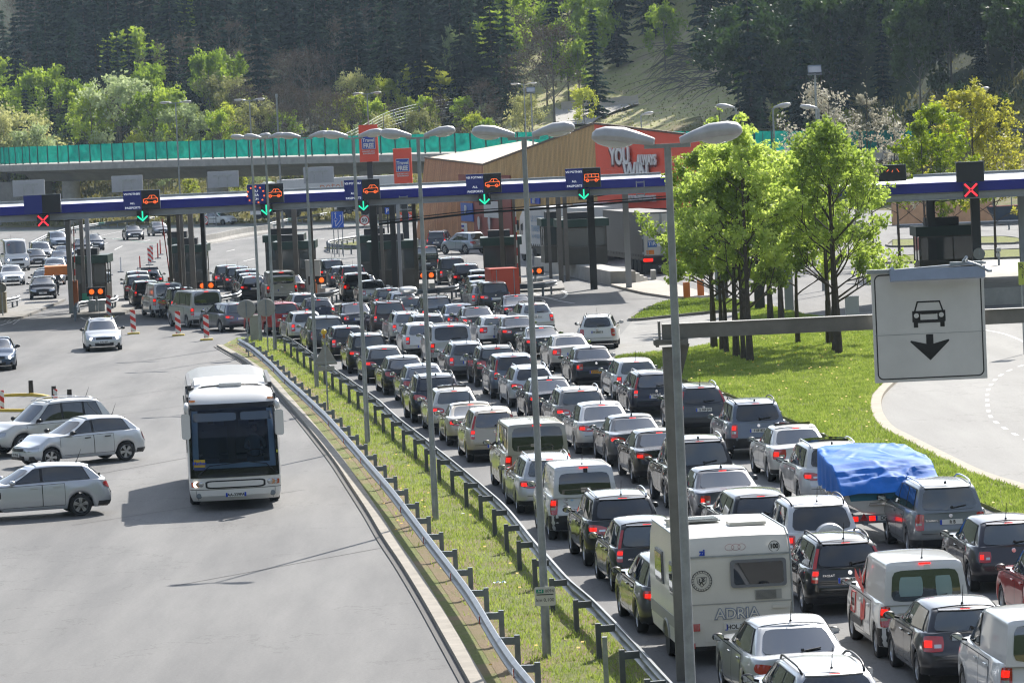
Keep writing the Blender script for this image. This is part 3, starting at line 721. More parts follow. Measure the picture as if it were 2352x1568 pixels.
# --- big lawn to the right
lawnL=[(1411,826),(1435,821),(1526,812),(1572,807),(1612,800),(1645,790),(1672,762),(1684,742),(1690,728),(1738,701),(1770,708),(1802,716),(1850,727),(1900,735),(2000,742),(2100,742),(2160,746),(2192,765),(2178,796),(2120,834),(2066,860),(2027,888),(2003,915),(1999,945),(2010,971),(2028,991),(2056,1006),(2133,1046),(2231,1094),(2323,1124),(2400,1154),(2520,1200),(2700,1265)]
lawnB=[(2700,1360),(2500,1275),(2352,1205),(2150,1118),(2000,1056),(1830,975),(1660,905),(1500,856)]
sheet('lawn',gp(lawnL+lawnB),GRASS,z=.10,zb=-.05,kind='structure')
kerb('lawn_kerb',gp([(2160,746),(2192,765),(2178,796),(2120,834),(2066,860),(2027,888),(2003,915),(1999,945),(2010,971),(2028,991),(2056,1006),(2133,1046),(2231,1094),(2323,1124),(2400,1154),(2520,1200),(2700,1265)]),w=.38,h=.13,side=1,mat=pm('sandy_kerb',(.38,.33,.26),.85,var=.15,vs_=2,bump=.2))
kerb('paving_kerb',gp([(1411,826),(1435,821),(1526,812),(1572,807),(1612,800),(1645,790),(1672,762),(1684,742),(1690,728)]),w=.12,h=.06,side=1)
sheet('hatched_paving',gp([(1408,825),(1423,772),(1452,738),(1575,728),(1700,716),(1690,728),(1684,742),(1672,762),(1645,790),(1612,800),(1572,807),(1526,812),(1435,821)]),ASPH2,z=.010,zb=-.02,kind='structure')
# --- island of grass above it
isl=[(1450,737),(1480,716),(1510,702),(1548,692),(1572,690),(1640,690),(1680,692),(1738,701),(1730,712),(1690,716),(1640,719),(1600,723),(1530,730)]
sheet('grass_island',gp(isl),GRASS,z=.10,zb=-.05,kind='structure')
kerb('island_kerb',gp([(1738,701),(1680,692),(1640,690),(1572,690),(1548,692),(1510,702),(1480,716),(1450,737),(1530,730),(1600,723),(1640,719),(1700,714)]),w=.15,h=.14,side=-1,mat=pm('dark_kerb',(.2,.19,.17),.9,var=.2))
# --- raised pavement by the lorry platform
pav=[(1403,658),(1440,668),(1480,677),(1540,686),(1600,687),(1631,683),(1625,678),(1590,668),(1545,655),(1500,646),(1462,645)]
sheet('pavement',gp(pav),pm('pale_paving',(.42,.38,.33),.85,var=.12,vs_=1.0),z=.14,zb=-.02,kind='structure')
for nm,I in(('far_island',[(2050,554),(2200,549),(2300,546),(2338,550),(2343,556),(2325,561),(2200,563),(2050,568)]),('near_island',[(2050,592),(2270,578),(2400,574),(2400,591),(2330,594),(2275,596),(2050,606)])):
    sheet('traffic_island',gp(I),GRASS,z=.11,zb=-.05,kind='structure'); kerb('traffic_island_kerb',gp(I+I[:1]),w=.18,h=.14,side=1,mat=MATS['dark_kerb'])
# the road on the right that swings round the lawn is a little paler
sheet('slip_road',gp([(1920,724),(2010,745),(2160,748),(2192,765),(2178,796),(2120,834),(2066,860),(2027,888),(2003,915),(1999,945),(2010,971),(2028,991),(2056,1006),(2133,1046),(2231,1094),(2323,1124),(2400,1154),(2700,1265),(3600,1265),(3600,745),(2700,700),(2352,690),(2200,695)]),ASPH2,z=.006,zb=-.02,kind='structure')
# --- painted markings
PAINTW=pm('road_marking',(.62,.61,.58),.7,var=.18,vs_=3)
GREENL=pm('green_marking',(.02,.16,.10),.7)
mk=MB()
def line(mb,pts,w,z=.010,dash=None):
    pts=catmull([G(x,y) for x,y in pts],6) if len(pts)>2 else gp(pts)
    P=resample(pts,.5) if dash else pts
    segs=[P] if not dash else [P[i:i+int(dash[0]*2)+1] for i in range(0,len(P)-2,int((dash[0]+dash[1])*2))]
    for S in segs:
        if len(S)<2: continue
        rows=[]
        for i,p in enumerate(S):
            t=(S[min(i+1,len(S)-1)]-S[max(i-1,0)]).normalized(); nn=Vector((-t.y,t.x,0))*w/2
            rows.append([(p.x-nn.x,p.y-nn.y,z),(p.x+nn.x,p.y+nn.y,z)])
        mb.grid(rows)
line(mk,[(2262,758),(2310,768),(2360,790),(2420,830)],.12)
line(mk,[(2352,838),(2320,850),(2290,868),(2270,895),(2268,925),(2276,958),(2310,985),(2352,1008),(2420,1040)],.13,dash=(1.4,1.4))
line(mk,[(2020,1568),(2010,1640)],.1)
# chevrons in front of booths

line(mk,[(167,712),(190,732),(222,741)],.13); line(mk,[(222,741),(262,730),(282,716)],.13)
line(mk,[(0,748),(30,738),(54,730)],.13)
line(mk,[(728,717),(760,704),(790,694)],.22); line(mk,[(728,717),(766,722),(820,720)],.1)
line(mk,[(1010,708),(1040,696),(1078,684)],.2)
line(mk,[(1225,678),(1290,692),(1320,697)],.13); line(mk,[(1225,675),(1280,687),(1299,680),(1300,672),(1282,664)],.18)
for i in range(9):
    a=G(1230+i*6,672+i*1.6); 
for (x0,y0,x1,y1,x2,y2,n) in [(1226,673,1296,686,1285,668,9),(30,745,52,729,-10,729,6),(735,706,790,694,790,690,6)]:
    for i in range(n):
        f=i/n; a=(lerp(x0,x2,f),lerp(y0,y2,f)); b=(lerp(x1,x2,f),lerp(y1,y2,f)); line(mk,[a,b],.07)
for i in range(8):
    y0=822-i*11.5; line(mk,[(1411+i*6.3,y0),(1560+i*14,y0-11-i*1.2)],.06,z=.016)
# motorway dashes
for a,b in(((235,562),(247,558)),((263,574),(281,565)),((325,556),(345,551)),((258,549),(275,546)),((520,578),(540,573)),((690,580),(705,573)),((725,531),(760,527)),((734,550),(746,548)),((800,537),(830,532)),((560,600),(585,594)),((640,560),(665,555))): line(mk,[a,b],.16)
line(mk,[(200,548),(300,528),(420,512),(520,500),(600,492)],.15)
line(mk,[(480,561),(600,543),(700,528),(780,517),(830,510)],.15)
line(mk,[(2240,560+6),(2352,563)],.12); line(mk,[(2240,573),(2352,570)],.12); line(mk,[(2180,601),(2280,606)],.12)
mk.build('road_markings',PAINTW,kind='structure')
gm=MB(); line(gm,[(190,546),(260,548),(330,556),(400,560),(470,558)],.18,z=.012); gm.build('green_road_line',GREENL,kind='structure')
# joints sawn across the left carriageway; nearest line paints a lamp pole's shadow
jt=MB()
for (a,b) in [((400,1345),(908,1252)),((165,1206),(700,1124)),((120,1108),(640,1012)),((85,980),(600,905)),((60,945),(560,868)),((210,846),(520,802)),((1000,1245),(905,1252))][:6]: line(jt,[a,b],.035,z=.006)
jt.build('road_joints_pole_shadow',pm('tar_joint_pole_shadow',(.06,.06,.06),.9),kind='structure')
# =============================================================== guardrails
RAILM=pm('rail_steel',(.21,.23,.255),.45,.35,var=.2,vs_=3)
def guardrail(label,top,step=2.0,side=1,name='guardrail',zt=.75,group='crash barriers beside the roads',refl=0,posts=True,terrain=False,heavy=True,double=False,mat=None,pmat=None):
    P=[Vector((p.x,p.y,0)) for p in top]; P=catmull(P,5); P=resample(P,1.0)
    org=P[0].copy(); root=empty(name,org,label,'crash barrier',group)
    zz=(lambda p: HT(p.x,p.y)) if terrain else (lambda p:.06)
    prof=[(0,-.31),(.075,-.27),(.085,-.22),(.0,-.175),(.0,-.145),(.085,-.10),(.075,-.05),(0,0),(-.018,0),(-.018,-.012),(.056,-.055),(.066,-.10),(-.014,-.145),(-.014,-.175),(.066,-.22),(.056,-.26),(-.015,-.30)]
    m=MB(); rows=[]
    for i,p in enumerate(P):
        t=(P[min(i+1,len(P)-1)]-P[max(i-1,0)]).normalized(); nn=Vector((-t.y,t.x,0))*side; z=zz(p)-.06+zt
        if i==0 and not double: z-=.0
        rows.append([p+nn*a+Vector((0,0,z+b)) for a,b in prof]+[p+nn*prof[0][0]+Vector((0,0,z+prof[0][1]))])
    m.grid(rows); m.build('beam',mat or RAILM,root,org=org)
    k=int(step)
    if posts:
        idx=list(range(0,len(P),k))[:100]
        for n_,i in enumerate(idx):
            p=P[i]; t=(P[min(i+1,len(P)-1)]-P[max(i-1,0)]).normalized(); nn=Vector((-t.y,t.x,0))*side; a=math.atan2(t.y,t.x); z=zz(p)
            q=MB(); c=p-nn*(.34 if heavy else .12); q.box((c.x,c.y,z+zt*.5-.06),(.10,.10,zt+.02),rz=a)
            if heavy: q.bar(c+Vector((0,0,z+zt-.16)),p-nn*.02+Vector((0,0,z+zt-.15)),.08,.13)
            q.build('post',pmat or STEELD,root,org=org)
            if refl and n_%refl==0:
                r=MB(); c=p+nn*.09+Vector((0,0,z+zt-.22)); r.box(c,(.10,.02,.16),rz=a); r.build('reflector',LAMP,root,org=org)
    return root
rL=[(548.5,777),(578,794),(622,830.5),(653.5,862),(692.6,896.4),(726.7,928),(751,951),(800,1005),(850,1062),(900,1120),(950,1185),(1000,1250),(1050,1314),(1091,1371),(1138,1449),(1180,1511),(1227,1568),(1290,1660)]
guardrail('bare steel crash barrier with red reflectors along the empty left carriageway',[G(x,y,.75) for x,y in rL],side=-1,refl=2,step=4)
rR=[(648.6,769.5),(668,777),(719,811),(751,834),(797.5,866),(834,891.5),(870.7,918.4),(912,956),(976,1005),(1000.6,1026),(1049.4,1065),(1113,1118),(1162,1163),(1224,1239),(1255,1273),(1302,1325),(1355,1370),(1401,1416),(1452,1469),(1495,1517),(1542,1568),(1620,1650)]
guardrail('steel crash barrier with thick posts between the median grass and the car queue',[G(x,y,.75) for x,y in rR],side=1,step=4,mat=pm('shade_tinted_rail_steel',(.13,.145,.16),.42,.25,var=.25,vs_=2),pmat=pm('dark_post_steel',(.10,.11,.12),.55,.1,var=.2,vs_=3))  # beam's shaded back put into a darker steel; posts darkened alongside
# =============================================================== lamp posts
def lamp_head(root,top,dx,dy,tilt,L=.80,wd=.36,h=.25,mats=None):
    # a cobra head pointing along (dx,dy) from the crossbar end
    u=Vector((dx,dy,math.tan(R(tilt)))).normalized(); s=Vector((-dy,dx,0)).normalized(); v=u.cross(s)*-1
    if v.z<0: v=-v
    m=MB(); rows=[]
    for f,w_,hh,dz in((-.02,.10,.4,0),(0,.34,.5,0),(.25,.62,.75,.02),(.5,.95,1.0,.03),(.8,1.0,.95,.02),(.95,.85,.75,.0),(1.0,.55,.45,-.01),(1.01,.1,.1,-.01)):
        c=top+u*(f*L)+v*dz; row=[]
        for j in range(13):
            a=2*math.pi*j/12; ca,sa=math.cos(a),math.sin(a); row.append(c+s*(math.copysign(abs(ca)**.7,ca)*wd/2*w_)+v*(math.copysign(abs(sa)**.7,sa)*h/2*hh*(1 if sa>0 else .7)))
        rows.append(row)
    m.grid(rows); ho=m.build('lamp_head',pm('lamp_casting',(.50,.50,.50),.45,.3,var=.12,vs_=6),root,smooth=True,angle=45,org=root.location)
    g=MB(); rows=[]
    for i in range(5):
        th=math.pi/2*i/4; row=[]
        for j in range(13):
            a=2*math.pi*j/12; row.append(top+u*(L*.66+math.cos(a)*math.cos(th)*.27)+s*(math.sin(a)*math.cos(th)*.145)-v*(h*.12+math.sin(th)*.10))
        rows.append(row)
    g.grid(rows); g.build('lamp_bowl',pm('lamp_bowl_glass',(.55,.57,.54),.08,spec=.7,coat=.6),ho,smooth=True,org=None if False else root.location)
    return ho
LG='tall double-headed lamp posts in a row on the median'
def street_lamp(base,Hh,label,r0=.088,r1=.045,ang=0,span=.30,group=LG,double=True,tilt=9,L=.8,flat=False,mat=None,name='street_lamp',z0=0):
    base=Vector((base.x,base.y,z0)); root=empty(name,base,label,'street lamp',group)
    m=MB(); m.tube([base+Vector((0,0,-.1)),base+Vector((0,0,Hh*.3)),base+Vector((0,0,Hh))],[r0,lerp(r0,r1,.45),r1],n=12); 
    m.build('pole',mat or STEEL,root,smooth=True,angle=50,org=base)
    ca,sa=math.cos(R(ang)),math.sin(R(ang)); d=Vector((ca,sa,0)); top=base+Vector((0,0,Hh))
    c=MB(); c.bar(top-d*(span if double else .05),top+d*span,.07,.055); c.build('crossbar',mat or STEEL,root,org=base)
    for sg in((1,-1) if double else (1,)): 
        lamp_head(root,top+d*(sg*span*.6)+Vector((0,0,.05)),sg*ca,sg*sa,tilt if not flat else 2,L=L,h=.25 if not flat else .10)
    return root
names=['nearest and thickest lamp post, standing in front of the sign gantry post','lamp post carrying the kilometre plate','third nearest lamp post, beside the beige roadster','lamp post just right of the warning sign','lamp post left of the warning sign with the yellow lamp','lamp post nearest the tip of the median grass','lamp post rising from the grey utility cabinet']
bases=[None,(1257,1520),(1001,1201),(845,1025),(728,895),(632,808),(599,788)]
for i,(b,nm_) in enumerate(zip(bases,names)):
    if b is None: p=D(1533,335,53.5); base=Vector((p.x,p.y,0)); hh=p.z
    else: base=G(*b); hh=9.95
    street_lamp(base,hh,nm_,ang=-6)
# further lamps beyond the border canopy
for (x,y,Y,db,nm_) in [(403,237,300,1,'thin double lamp post rising before the viaduct on the left'),(573,231,310,1,'thin double lamp post before the viaduct, behind the first heads of the row'),(843,216,330,1,'thin double lamp post behind the red towers'),(1203,194,360,1,'thin double lamp post above the wooden building roof'),(1472,266,320,0,'single lamp at the left end of the red facade'),(1690,250,215,0,'single lamp half behind the tallest maple'),(1775,250,225,0,'single lamp between the two clumps of maples'),(1880,251,225,0,'single lamp beside the tall floodlight mast'),(2236,212,260,0,'thin single lamp among the golden trees')]:
    p=D(x,y,Y); street_lamp(p,p.z,nm_,r0=.08,r1=.05,double=bool(db),flat=bool(db),span=.5 if db else .1,L=.85 if db else .95,ang=0 if db or x<1600 else (180 if x in(1690,1880) else 0),group='lamps standing beyond the booths',tilt=9 if not db else 2)
for (x,y,Y,nm_) in [(1871,160,230,'tall floodlight mast on the right against the dark hill'),(1219,207,350,'small floodlight mast near the access road')]:
    p=D(x,y,Y); b=Vector((p.x,p.y,0)); root=empty('floodlight_mast',b,nm_,'floodlight','floodlight masts'); m=MB(); m.tube([b,b+Vector((0,0,p.z-.2))],[.09,.06],n=10); m.build('pole',STEEL,root,org=b)
    q=MB(); Mx=Matrix.Rotation(R(-25),4,'X'); q.box(p+Vector((0,0,0)),(.75,.2,.45),M=Mx); q.box(p+Vector((0,-.12,-.28)),(.8,.3,.05)); f=q.build('floodlight',STEELD,root,org=b)
    q=MB(); q.box(p+Vector((0,-.115,.0)),(.66,.02,.36),M=Mx); q.build('lens',CLR,f,org=b)
p=D(635,223,330); m=MB(); m.tube([(p.x,p.y,0),(p.x,p.y,p.z)],[.10,.07],n=8); m.box((p.x,p.y,p.z+.1),(.2,.2,.3)); tag(m.build('antenna_mast',STEEL),'plain thin grey mast without lamps in front of the brown trees','mast')
# =============================================================== sign gantry over the queue
gb=D(1560,900,74.5); gx=G(1576,1566).x; Yg=74.5; bz=6.32
root=empty('sign_gantry',(gx,Yg,0),'grey steel cantilever gantry post and beam carrying the car lane sign','gantry')
GANT=pm('gantry_steel',(.19,.185,.17),.55,.3,var=.25,vs_=1.5)
m=MB(); m.box((gx,Yg,bz/2-.2),(.31,.31,bz-.1)); m.build('post',GANT,root,org=(gx,Yg,0))
m=MB(); m.box((gx,Yg,bz-.17),(.62,.5,.05)); m.box((gx,Yg,bz-.12),(.62,.5,.04)); 
m.add([(gx+.155,Yg-.02,bz-.2),(gx+.34,Yg-.02,bz-.2),(gx+.155,Yg-.02,bz-.85),(gx+.155,Yg+.02,bz-.2),(gx+.34,Yg+.02,bz-.2),(gx+.155,Yg+.02,bz-.85)],[(0,2,1),(3,4,5),(0,1,4,3),(1,2,5,4)])
m.box((gx-.2,Yg,bz+.06),(.04,.3,.34)); 
for a in(-.25,.25): 
    for b in(-.2,.2): m.lathe([(.03,-.08),(.03,.06)],c=(gx+a,Yg+b,bz-.15),n=8)
m.build('flange',GANT,root,org=(gx,Yg,0))
m=MB(); m.box((gx+4.9,Yg,bz+.03),(10.1,.24,.25)); m.box((gx+4.9,Yg-.0,bz+.165),(10.1,.28,.02)); m.build('beam',GANT,root,org=(gx,Yg,0))
m=MB(); m.box((gx+9.9,Yg,bz/2-.2),(.31,.31,bz-.1)); m.build('post',GANT,root,org=(gx,Yg,0))
sc=D(2134,747,Yg-.32); sx,sy,sz=sc
sr=empty('lane_sign',(sx,sy,sz),'square white lane sign with a black car and a black arrow pointing down','road sign')
SGW=pm('sign_white',(.62,.62,.60),.42,var=.09,vs_=1.1)
m=MB(); m.box((0,0,0),(2.03,.05,2.0)); m.build('panel',SGW,sr)
m=MB(); m.box((-.6,.1,.0),(.06,.14,.5)); m.box((.6,.1,.0),(.06,.14,.5)); m.build('bracket',STEEL,sr)
def rrect(w,h,r,n=6):
    P=[]
    for cx,cy,a0 in((w/2-r,h/2-r,0),(-w/2+r,h/2-r,90),(-w/2+r,-h/2+r,180),(w/2-r,-h/2+r,270)):
        for i in range(n+1):
            a=R(a0+90*i/n); P.append((cx+r*math.cos(a),cy+r*math.sin(a)))
    return P
def flat(mb,poly,y,mi=0,hole=None,cx=0,cz=0):   # polygon in x,z facing -y
    if hole is None:
        vs=[(cx+x,y,cz+z) for x,z in poly]; mb.add(vs,[tuple(range(len(vs)))],mi)
    else:
        n=len(poly); vs=[(cx+x,y,cz+z) for x,z in poly]+[(cx+x,y,cz+z) for x,z in hole]; mb.add(vs,[(i,(i+1)%n,n+(i+1)%n,n+i) for i in range(n)],mi)
m=MB(); flat(m,rrect(1.93,1.90,.11),-.028,hole=rrect(1.885,1.855,.09)); m.build('border',INK,sr)
m=MB()
def seg(mb,pts,w,y=-.029,closed=False):
    n=len(pts); rng=range(n if closed else n-1)
    for i in rng:
        a=Vector((pts[i][0],0,pts[i][1])); b=Vector((pts[(i+1)%n][0],0,pts[(i+1)%n][1])); t=(b-a).normalized(); nn=Vector((-t.z,0,t.x))*w/2; a=a-t*w*.35; b=b+t*w*.35
        mb.add([(p.x,y,p.z) for p in(a-nn,b-nn,b+nn,a+nn)],[(0,1,2,3)])
cz=.17
seg(m,[(-.25,cz+.10),(-.20,cz+.26),(.20,cz+.26),(.25,cz+.10)],.028)
def disc(r,n=16,cx=0,cz=0): return [(cx+r*math.cos(2*math.pi*i/n),cz+r*math.sin(2*math.pi*i/n)) for i in range(n)]
flat(m,[(-.30,cz+.10),(-.30,cz-.10),(-.25,cz-.12),(-.155,cz-.12),(-.155,cz+.04),(-.12,cz+.04),(-.09,cz+.10)],-.029)
flat(m,[(.30,cz+.10),(.09,cz+.10),(.12,cz+.04),(.155,cz+.04),(.155,cz-.12),(.25,cz-.12),(.30,cz-.10)],-.0288)
flat(m,[(-.13,cz+.10),(.13,cz+.10),(.13,cz+.035),(-.13,cz+.035)],-.0292); flat(m,[(-.27,cz-.12),(.27,cz-.12),(.27,cz-.065),(-.27,cz-.065)][::-1],-.0294)
for sg in(-1,1): flat(m,[(sg*.24-.04,cz-.20),(sg*.24+.04,cz-.20),(sg*.24+.04,cz-.11),(sg*.24-.04,cz-.11)],-.0296)
m.build('car_symbol',INK,sr)
q=MB(); flat(q,disc(.045,cx=-.225,cz=cz+.015),-.031); flat(q,disc(.045,cx=.225,cz=cz+.015),-.031); q.build('headlight_dots',SGW,sr)
m=MB(); flat(m,[(.065,-.16),(.065,-.33),(.34,-.26),(.355,-.285),(0,-.63),(-.355,-.285),(-.34,-.26),(-.065,-.33),(-.065,-.16)],-.029); m.build('arrow_symbol',INK,sr)
m=MB(); m.box((.0,-.027,-.145),(1.98,.004,.006)); m.build('panel_seam',STEELD,sr)
lt=empty('sign_lamp',(sx+.16,sy-.25,sz+.93),'blue grey strip light fixed over the top edge of the lane sign','sign light')
m=MB(); m.box((0,0,0),(1.70,.22,.20),M=Matrix.Rotation(R(-8),4,'X')); m.build('housing',pm('blue_grey_enamel',(.30,.36,.48),.4,var=.1),lt)
m=MB(); m.tube([(-1.15,.25,.07),(.9,.2,.16)],.022,n=8); m.box((-1.0,.2,.08),(.5,.12,.07)); m.box((.55,.15,.17),(.6,.1,.05)); m.tube([(-.85,.2,.06),(-.8,.05,.13)],.04,n=6); m.tube([(.5,.2,.2),(.55,.1,.28)],.03,n=6); m.tube([(.55,0,.2),(.75,-.1,.12),(.9,-.1,.02),(.97,-.1,0.02)],.025,n=6); m.build('bracket',STEEL,lt)
# =============================================================== small road furniture near the median
def post_at(px,h,r,mat,label,name,cat,z=0,group=None,rect=None):
    b=G(px[0],px[1],z); m=MB()
    if rect: m.box((0,0,h/2),(rect[0],rect[1],h))
    else: m.tube([(0,0,0),(0,0,h*.5),(0,0,h)],[r,r,r*.9],n=10)
    o=m.build(name,mat); o.location=b; tag(o,label,cat,group); return o
b=G(753.5,941.5,.09)
root=empty('warning_sign',b,'back of a triangular warning sign on a thin pole with a plate under it','road sign')
m=MB(); m.tube([(0,0,0),(0,0,2.75)],.03,n=8); m.build('pole',STEEL,root)
GREYB=pm('sign_back_grey',(.30,.30,.28),.6,.1,var=.08)
m=MB(); T_=[(-.40,1.66),(.40,1.66),(.42,1.70),(.02,2.44),(-.02,2.44),(-.42,1.70)]; 
vs=[(x,-.04,z) for x,z in T_]+[(x,-.055,z) for x,z in T_]; m.add(vs,[tuple(range(5,-1,-1)),tuple(range(6,12))]+[(i,(i+1)%6,6+(i+1)%6,6+i) for i in range(6)]); m.build('triangle_plate',GREYB,root)
m=MB(); m.box((0,-.05,1.52),(.62,.015,.17)); m.build('lower_plate',GREYB,root)
m=MB(); m.box((0,-.07,1.75),(.7,.02,.04)); m.box((0,-.07,1.95),(.06,.03,.9)); m.build('bracket',STEEL,root)
wl=empty('warning_lamp',b+Vector((-.02,0,2.75)),'round yellow flashing lamp on top of the warning sign pole','lamp')
m=MB(); Mx=Matrix.Rotation(R(90),4,'X'); m.lathe([(.001,.055),(.08,.04),(.105,0),(.08,-.04),(.001,-.055)],n=18,M=Mx); m.build('lens',pm('yellow_lens',(.75,.50,.02),.2,coat=.6,var=.15,vs_=20),wl,smooth=True).location=(0,0,.1)
m=MB(); m.box((0,0,-.06),(.09,.09,.12)); m.build('housing',pm('orange_plastic',(.55,.20,.02),.5),wl)
for (px,lb) in(((566,709),'left one of two round mirror backs beside the red people carrier'),((611,706),'right one of two round mirror backs, partly behind the lamp posts')):
    p=D(px[0],px[1],188 if px[0]<600 else 190); b=Vector((p.x,p.y,0)); root=empty('traffic_mirror',b,lb,'traffic mirror','round mirrors at the median tip')
    m=MB(); m.tube([(0,0,0),(0,0,p.z+.3)],.03,n=8); m.build('pole',STEEL,root)
    m=MB(); m.lathe([(.001,.05),(.40,.04),(.43,.0),(.43,-.03),(.001,-.04)],c=(0,-.06,p.z),n=28,M=Matrix.Rotation(R(90),4,'X')); m.build('mirror_back',GREYB,root,smooth=True,angle=30)
    m=MB(); m.box((0,-.13,p.z),(.06,.04,.7)); m.build('bracket',STEELD,root)
b=G(586,784,.05); m=MB(); m.box((0,0,.62),(.42,.4,1.24)); m.box((0,0,1.26),(.5,.46,.05)); o=m.build('utility_cabinet',pm('cabinet_grey',(.30,.30,.27),.6,var=.1)); o.location=b; tag(o,'tall grey green utility cabinet at the tip of the median','cabinet')
p=G(1257,1520); kz=10.3*1-0; pk=D(1252,1368.5,p.y-.12); kr=empty('kilometre_plate',(pk.x,pk.y,pk.z),'white kilometre plate reading A4 0094 km 0,100 clamped to a lamp post','road sign')
m=MB(); v0=rrect(.40,.36,.04); vs=[(x,-.012,z) for x,z in v0]+[(x,.0,z) for x,z in v0]; n=len(v0); m.add(vs,[tuple(range(n)),tuple(range(2*n-1,n-1,-1))]+[(i,n+i,n+(i+1)%n,(i+1)%n) for i in range(n)]); m.build('plate',pm('km_plate',(.62,.62,.56),.4),kr)
m=MB(); m.box((-.095,-.018,.10),(.14,.008,.07)); g_=m.build('route_shield',pm('route_green',(.0,.26,.16),.5),kr); text('A4','route_text',WHITE,kr,face_M((-.095,-.0235,.10),(1,0,0)),.075,.001)
m=MB(); m.box((0,-.016,.035),(.32,.005,.018)); m.build('rule',INK,kr)
text('0094','number_text',INK,kr,face_M((.085,-.0145,.10),(1,0,0)),.085,.001); text('km 0,100','distance_text',INK,kr,face_M((0,-.0145,-.07),(1,0,0)),.092,.001)
post_at((1394,1590),1.0,.045,STEEL,'short plain steel post standing in the grass near the bottom edge','steel_post','post',z=.09,rect=(.09,.09))
b=G(1150,1338,.12); m=MB(); 
for i in range(5): m.add([(-.15+i*.06,-.03,.0),(-.09+i*.06,-.05,.03+.03*(i%2)),(-.08+i*.06,.05,.05*(i%2)),(-.16+i*.06,.04,.03)],[(0,1,2,3)])
o=m.build('litter',pm('pale_blue_plastic',(.3,.5,.62),.5)); o.location=b; tag(o,'scrap of pale blue plastic lying in the median grass','litter')
m=MB(); m.add([(0,0,0),(.10,0,.02),(.12,.07,.01),(.02,.09,.03)],[(0,1,2,3)]); o=m.build('litter',pm('white_paper',(.7,.7,.7),.7)); o.location=G(1059,1180,.13); tag(o,'small white scrap of paper lying in the median grass','litter')
# striped traffic panels
def stripes(name):
    m,t,b_=_new(name); g=t.nodes.new('ShaderNodeTexCoord'); mp=t.nodes.new('ShaderNodeMapping'); mp.inputs['Rotation'].default_value=(0,R(-35),0)
    wv=t.nodes.new('ShaderNodeTexWave'); wv.bands_direction='Z'; wv.inputs['Scale'].default_value=.95; wv.inputs['Distortion'].default_value=0
    t.links.new(g.outputs['Object'],mp.inputs[0]); t.links.new(mp.outputs[0],wv.inputs[0]); c=t.nodes.new('ShaderNodeValToRGB'); c.color_ramp.interpolation='CONSTANT'; c.color_ramp.elements[0].color=(.62,.03,.02,1); c.color_ramp.elements[1].position=.5; c.color_ramp.elements[1].color=(.75,.75,.73,1)
    t.links.new(wv.outputs['Color'],c.inputs[0]); t.links.new(c.outputs[0],b_.inputs['Base Color']); b_.inputs['Roughness'].default_value=.4; MATS[name]=m; return m
STR=stripes('red_white_stripes'); YB=pm('yellow_base',(.60,.45,.06),.6); RP=pm('red_post',(.55,.03,.02),.5); WP=pm('white_post',(.75,.75,.75),.5)
for i,(px,hh,lb) in enumerate([((307,767),1.15,'striped panel left of the other two standing in front of the minibus'),((410,771),1.15,'striped panel standing right before the silver minibus'),((475,781),1.15,'striped panel nearest the tip of the median'),((251,728),1.15,'striped panel directly behind the silver estate driving towards the camera'),((250,632),1.3,'striped panel behind the left booth'),((344,609),1.3,'front one of two overlapping striped panels beyond the booths'),((349,603),1.3,'rear one of two overlapping striped panels beyond the booths')]):
    root=empty('striped_beacon',G(*px),lb,'traffic panel','red and white striped traffic panels'); m=MB(); m.box((0,0,.12+hh/2),(.27,.06,hh)); m.build('board',STR,root)
    m=MB(); m.box((0,0,.04),(.62,.36,.08)); m.build('base',YB if i<4 else STEELD,root)
for px,hh,mt,lb in [((322,617),1.0,RP,'red plastic post left of the striped panels'),((363,594),1.3,RP,'taller red post right of the striped panels'),((369,585),1.3,RP,'red post furthest from the camera beyond the booths'),((278,625),1.15,WP,'white plastic post standing alone beyond the left booth')]:
    root=empty('flexible_post',G(*px),lb,'road post','plastic posts beyond the booths'); m=MB(); m.tube([(0,0,.05),(0,0,hh)],[.06,.045],n=8); m.build('tube',mt,root); m=MB(); m.box((0,0,.04),(.5,.4,.08)); m.build('base',STEELD,root)
# black bollards and the yellow kerb of the side lane, left edge
BOLL=pm('bollard_black',(.03,.026,.024),.5)
for px,lb in(((72,908),'black bollard furthest from the camera by the yellow lane kerb'),((125,922),'middle black bollard by the yellow lane kerb'),((161,930),'black bollard just above the roof of the silver off-roader')):
    post_at(px,.62,.10,BOLL,lb,'bollard','bollard',group='black bollards by the yellow kerb')
YEL=pm('yellow_rail',(.62,.42,.03),.5,var=.12,vs_=5)
for P_,lb in (([(-40,914),(0,911),(60,909),(95,911),(140,922),(175,932),(200,942)],'curved yellow kerb strip on the left, the one further from the camera'),([(-40,946),(0,945),(60,945),(110,944)],'straight yellow kerb strip ending at the roof of the silver off-roader')):
    pts=resample(catmull([G(x,y) for x,y in P_],5),.6); root=empty('yellow_lane_kerb',pts[0],lb,'lane kerb','yellow lane kerbs')
    m=MB(); rows=[]
    for i,p in enumerate(pts):
        t=(pts[min(i+1,len(pts)-1)]-pts[max(i-1,0)]).normalized(); nn=Vector((-t.y,t.x,0)); rows.append([p+nn*a+Vector((0,0,z)) for a,z in((-.12,0),(-.08,.11),(.08,.11),(.12,0))])
    m.grid(rows,flip=True); m.build('strip',YEL,root,org=pts[0])
for px,lb in(((6,940),'small striped delineator at the left edge'),((129,938),'small striped delineator between the black bollards')):
    o=post_at(px,.75,.06,STR,lb,'delineator','delineator',rect=(.16,.04))
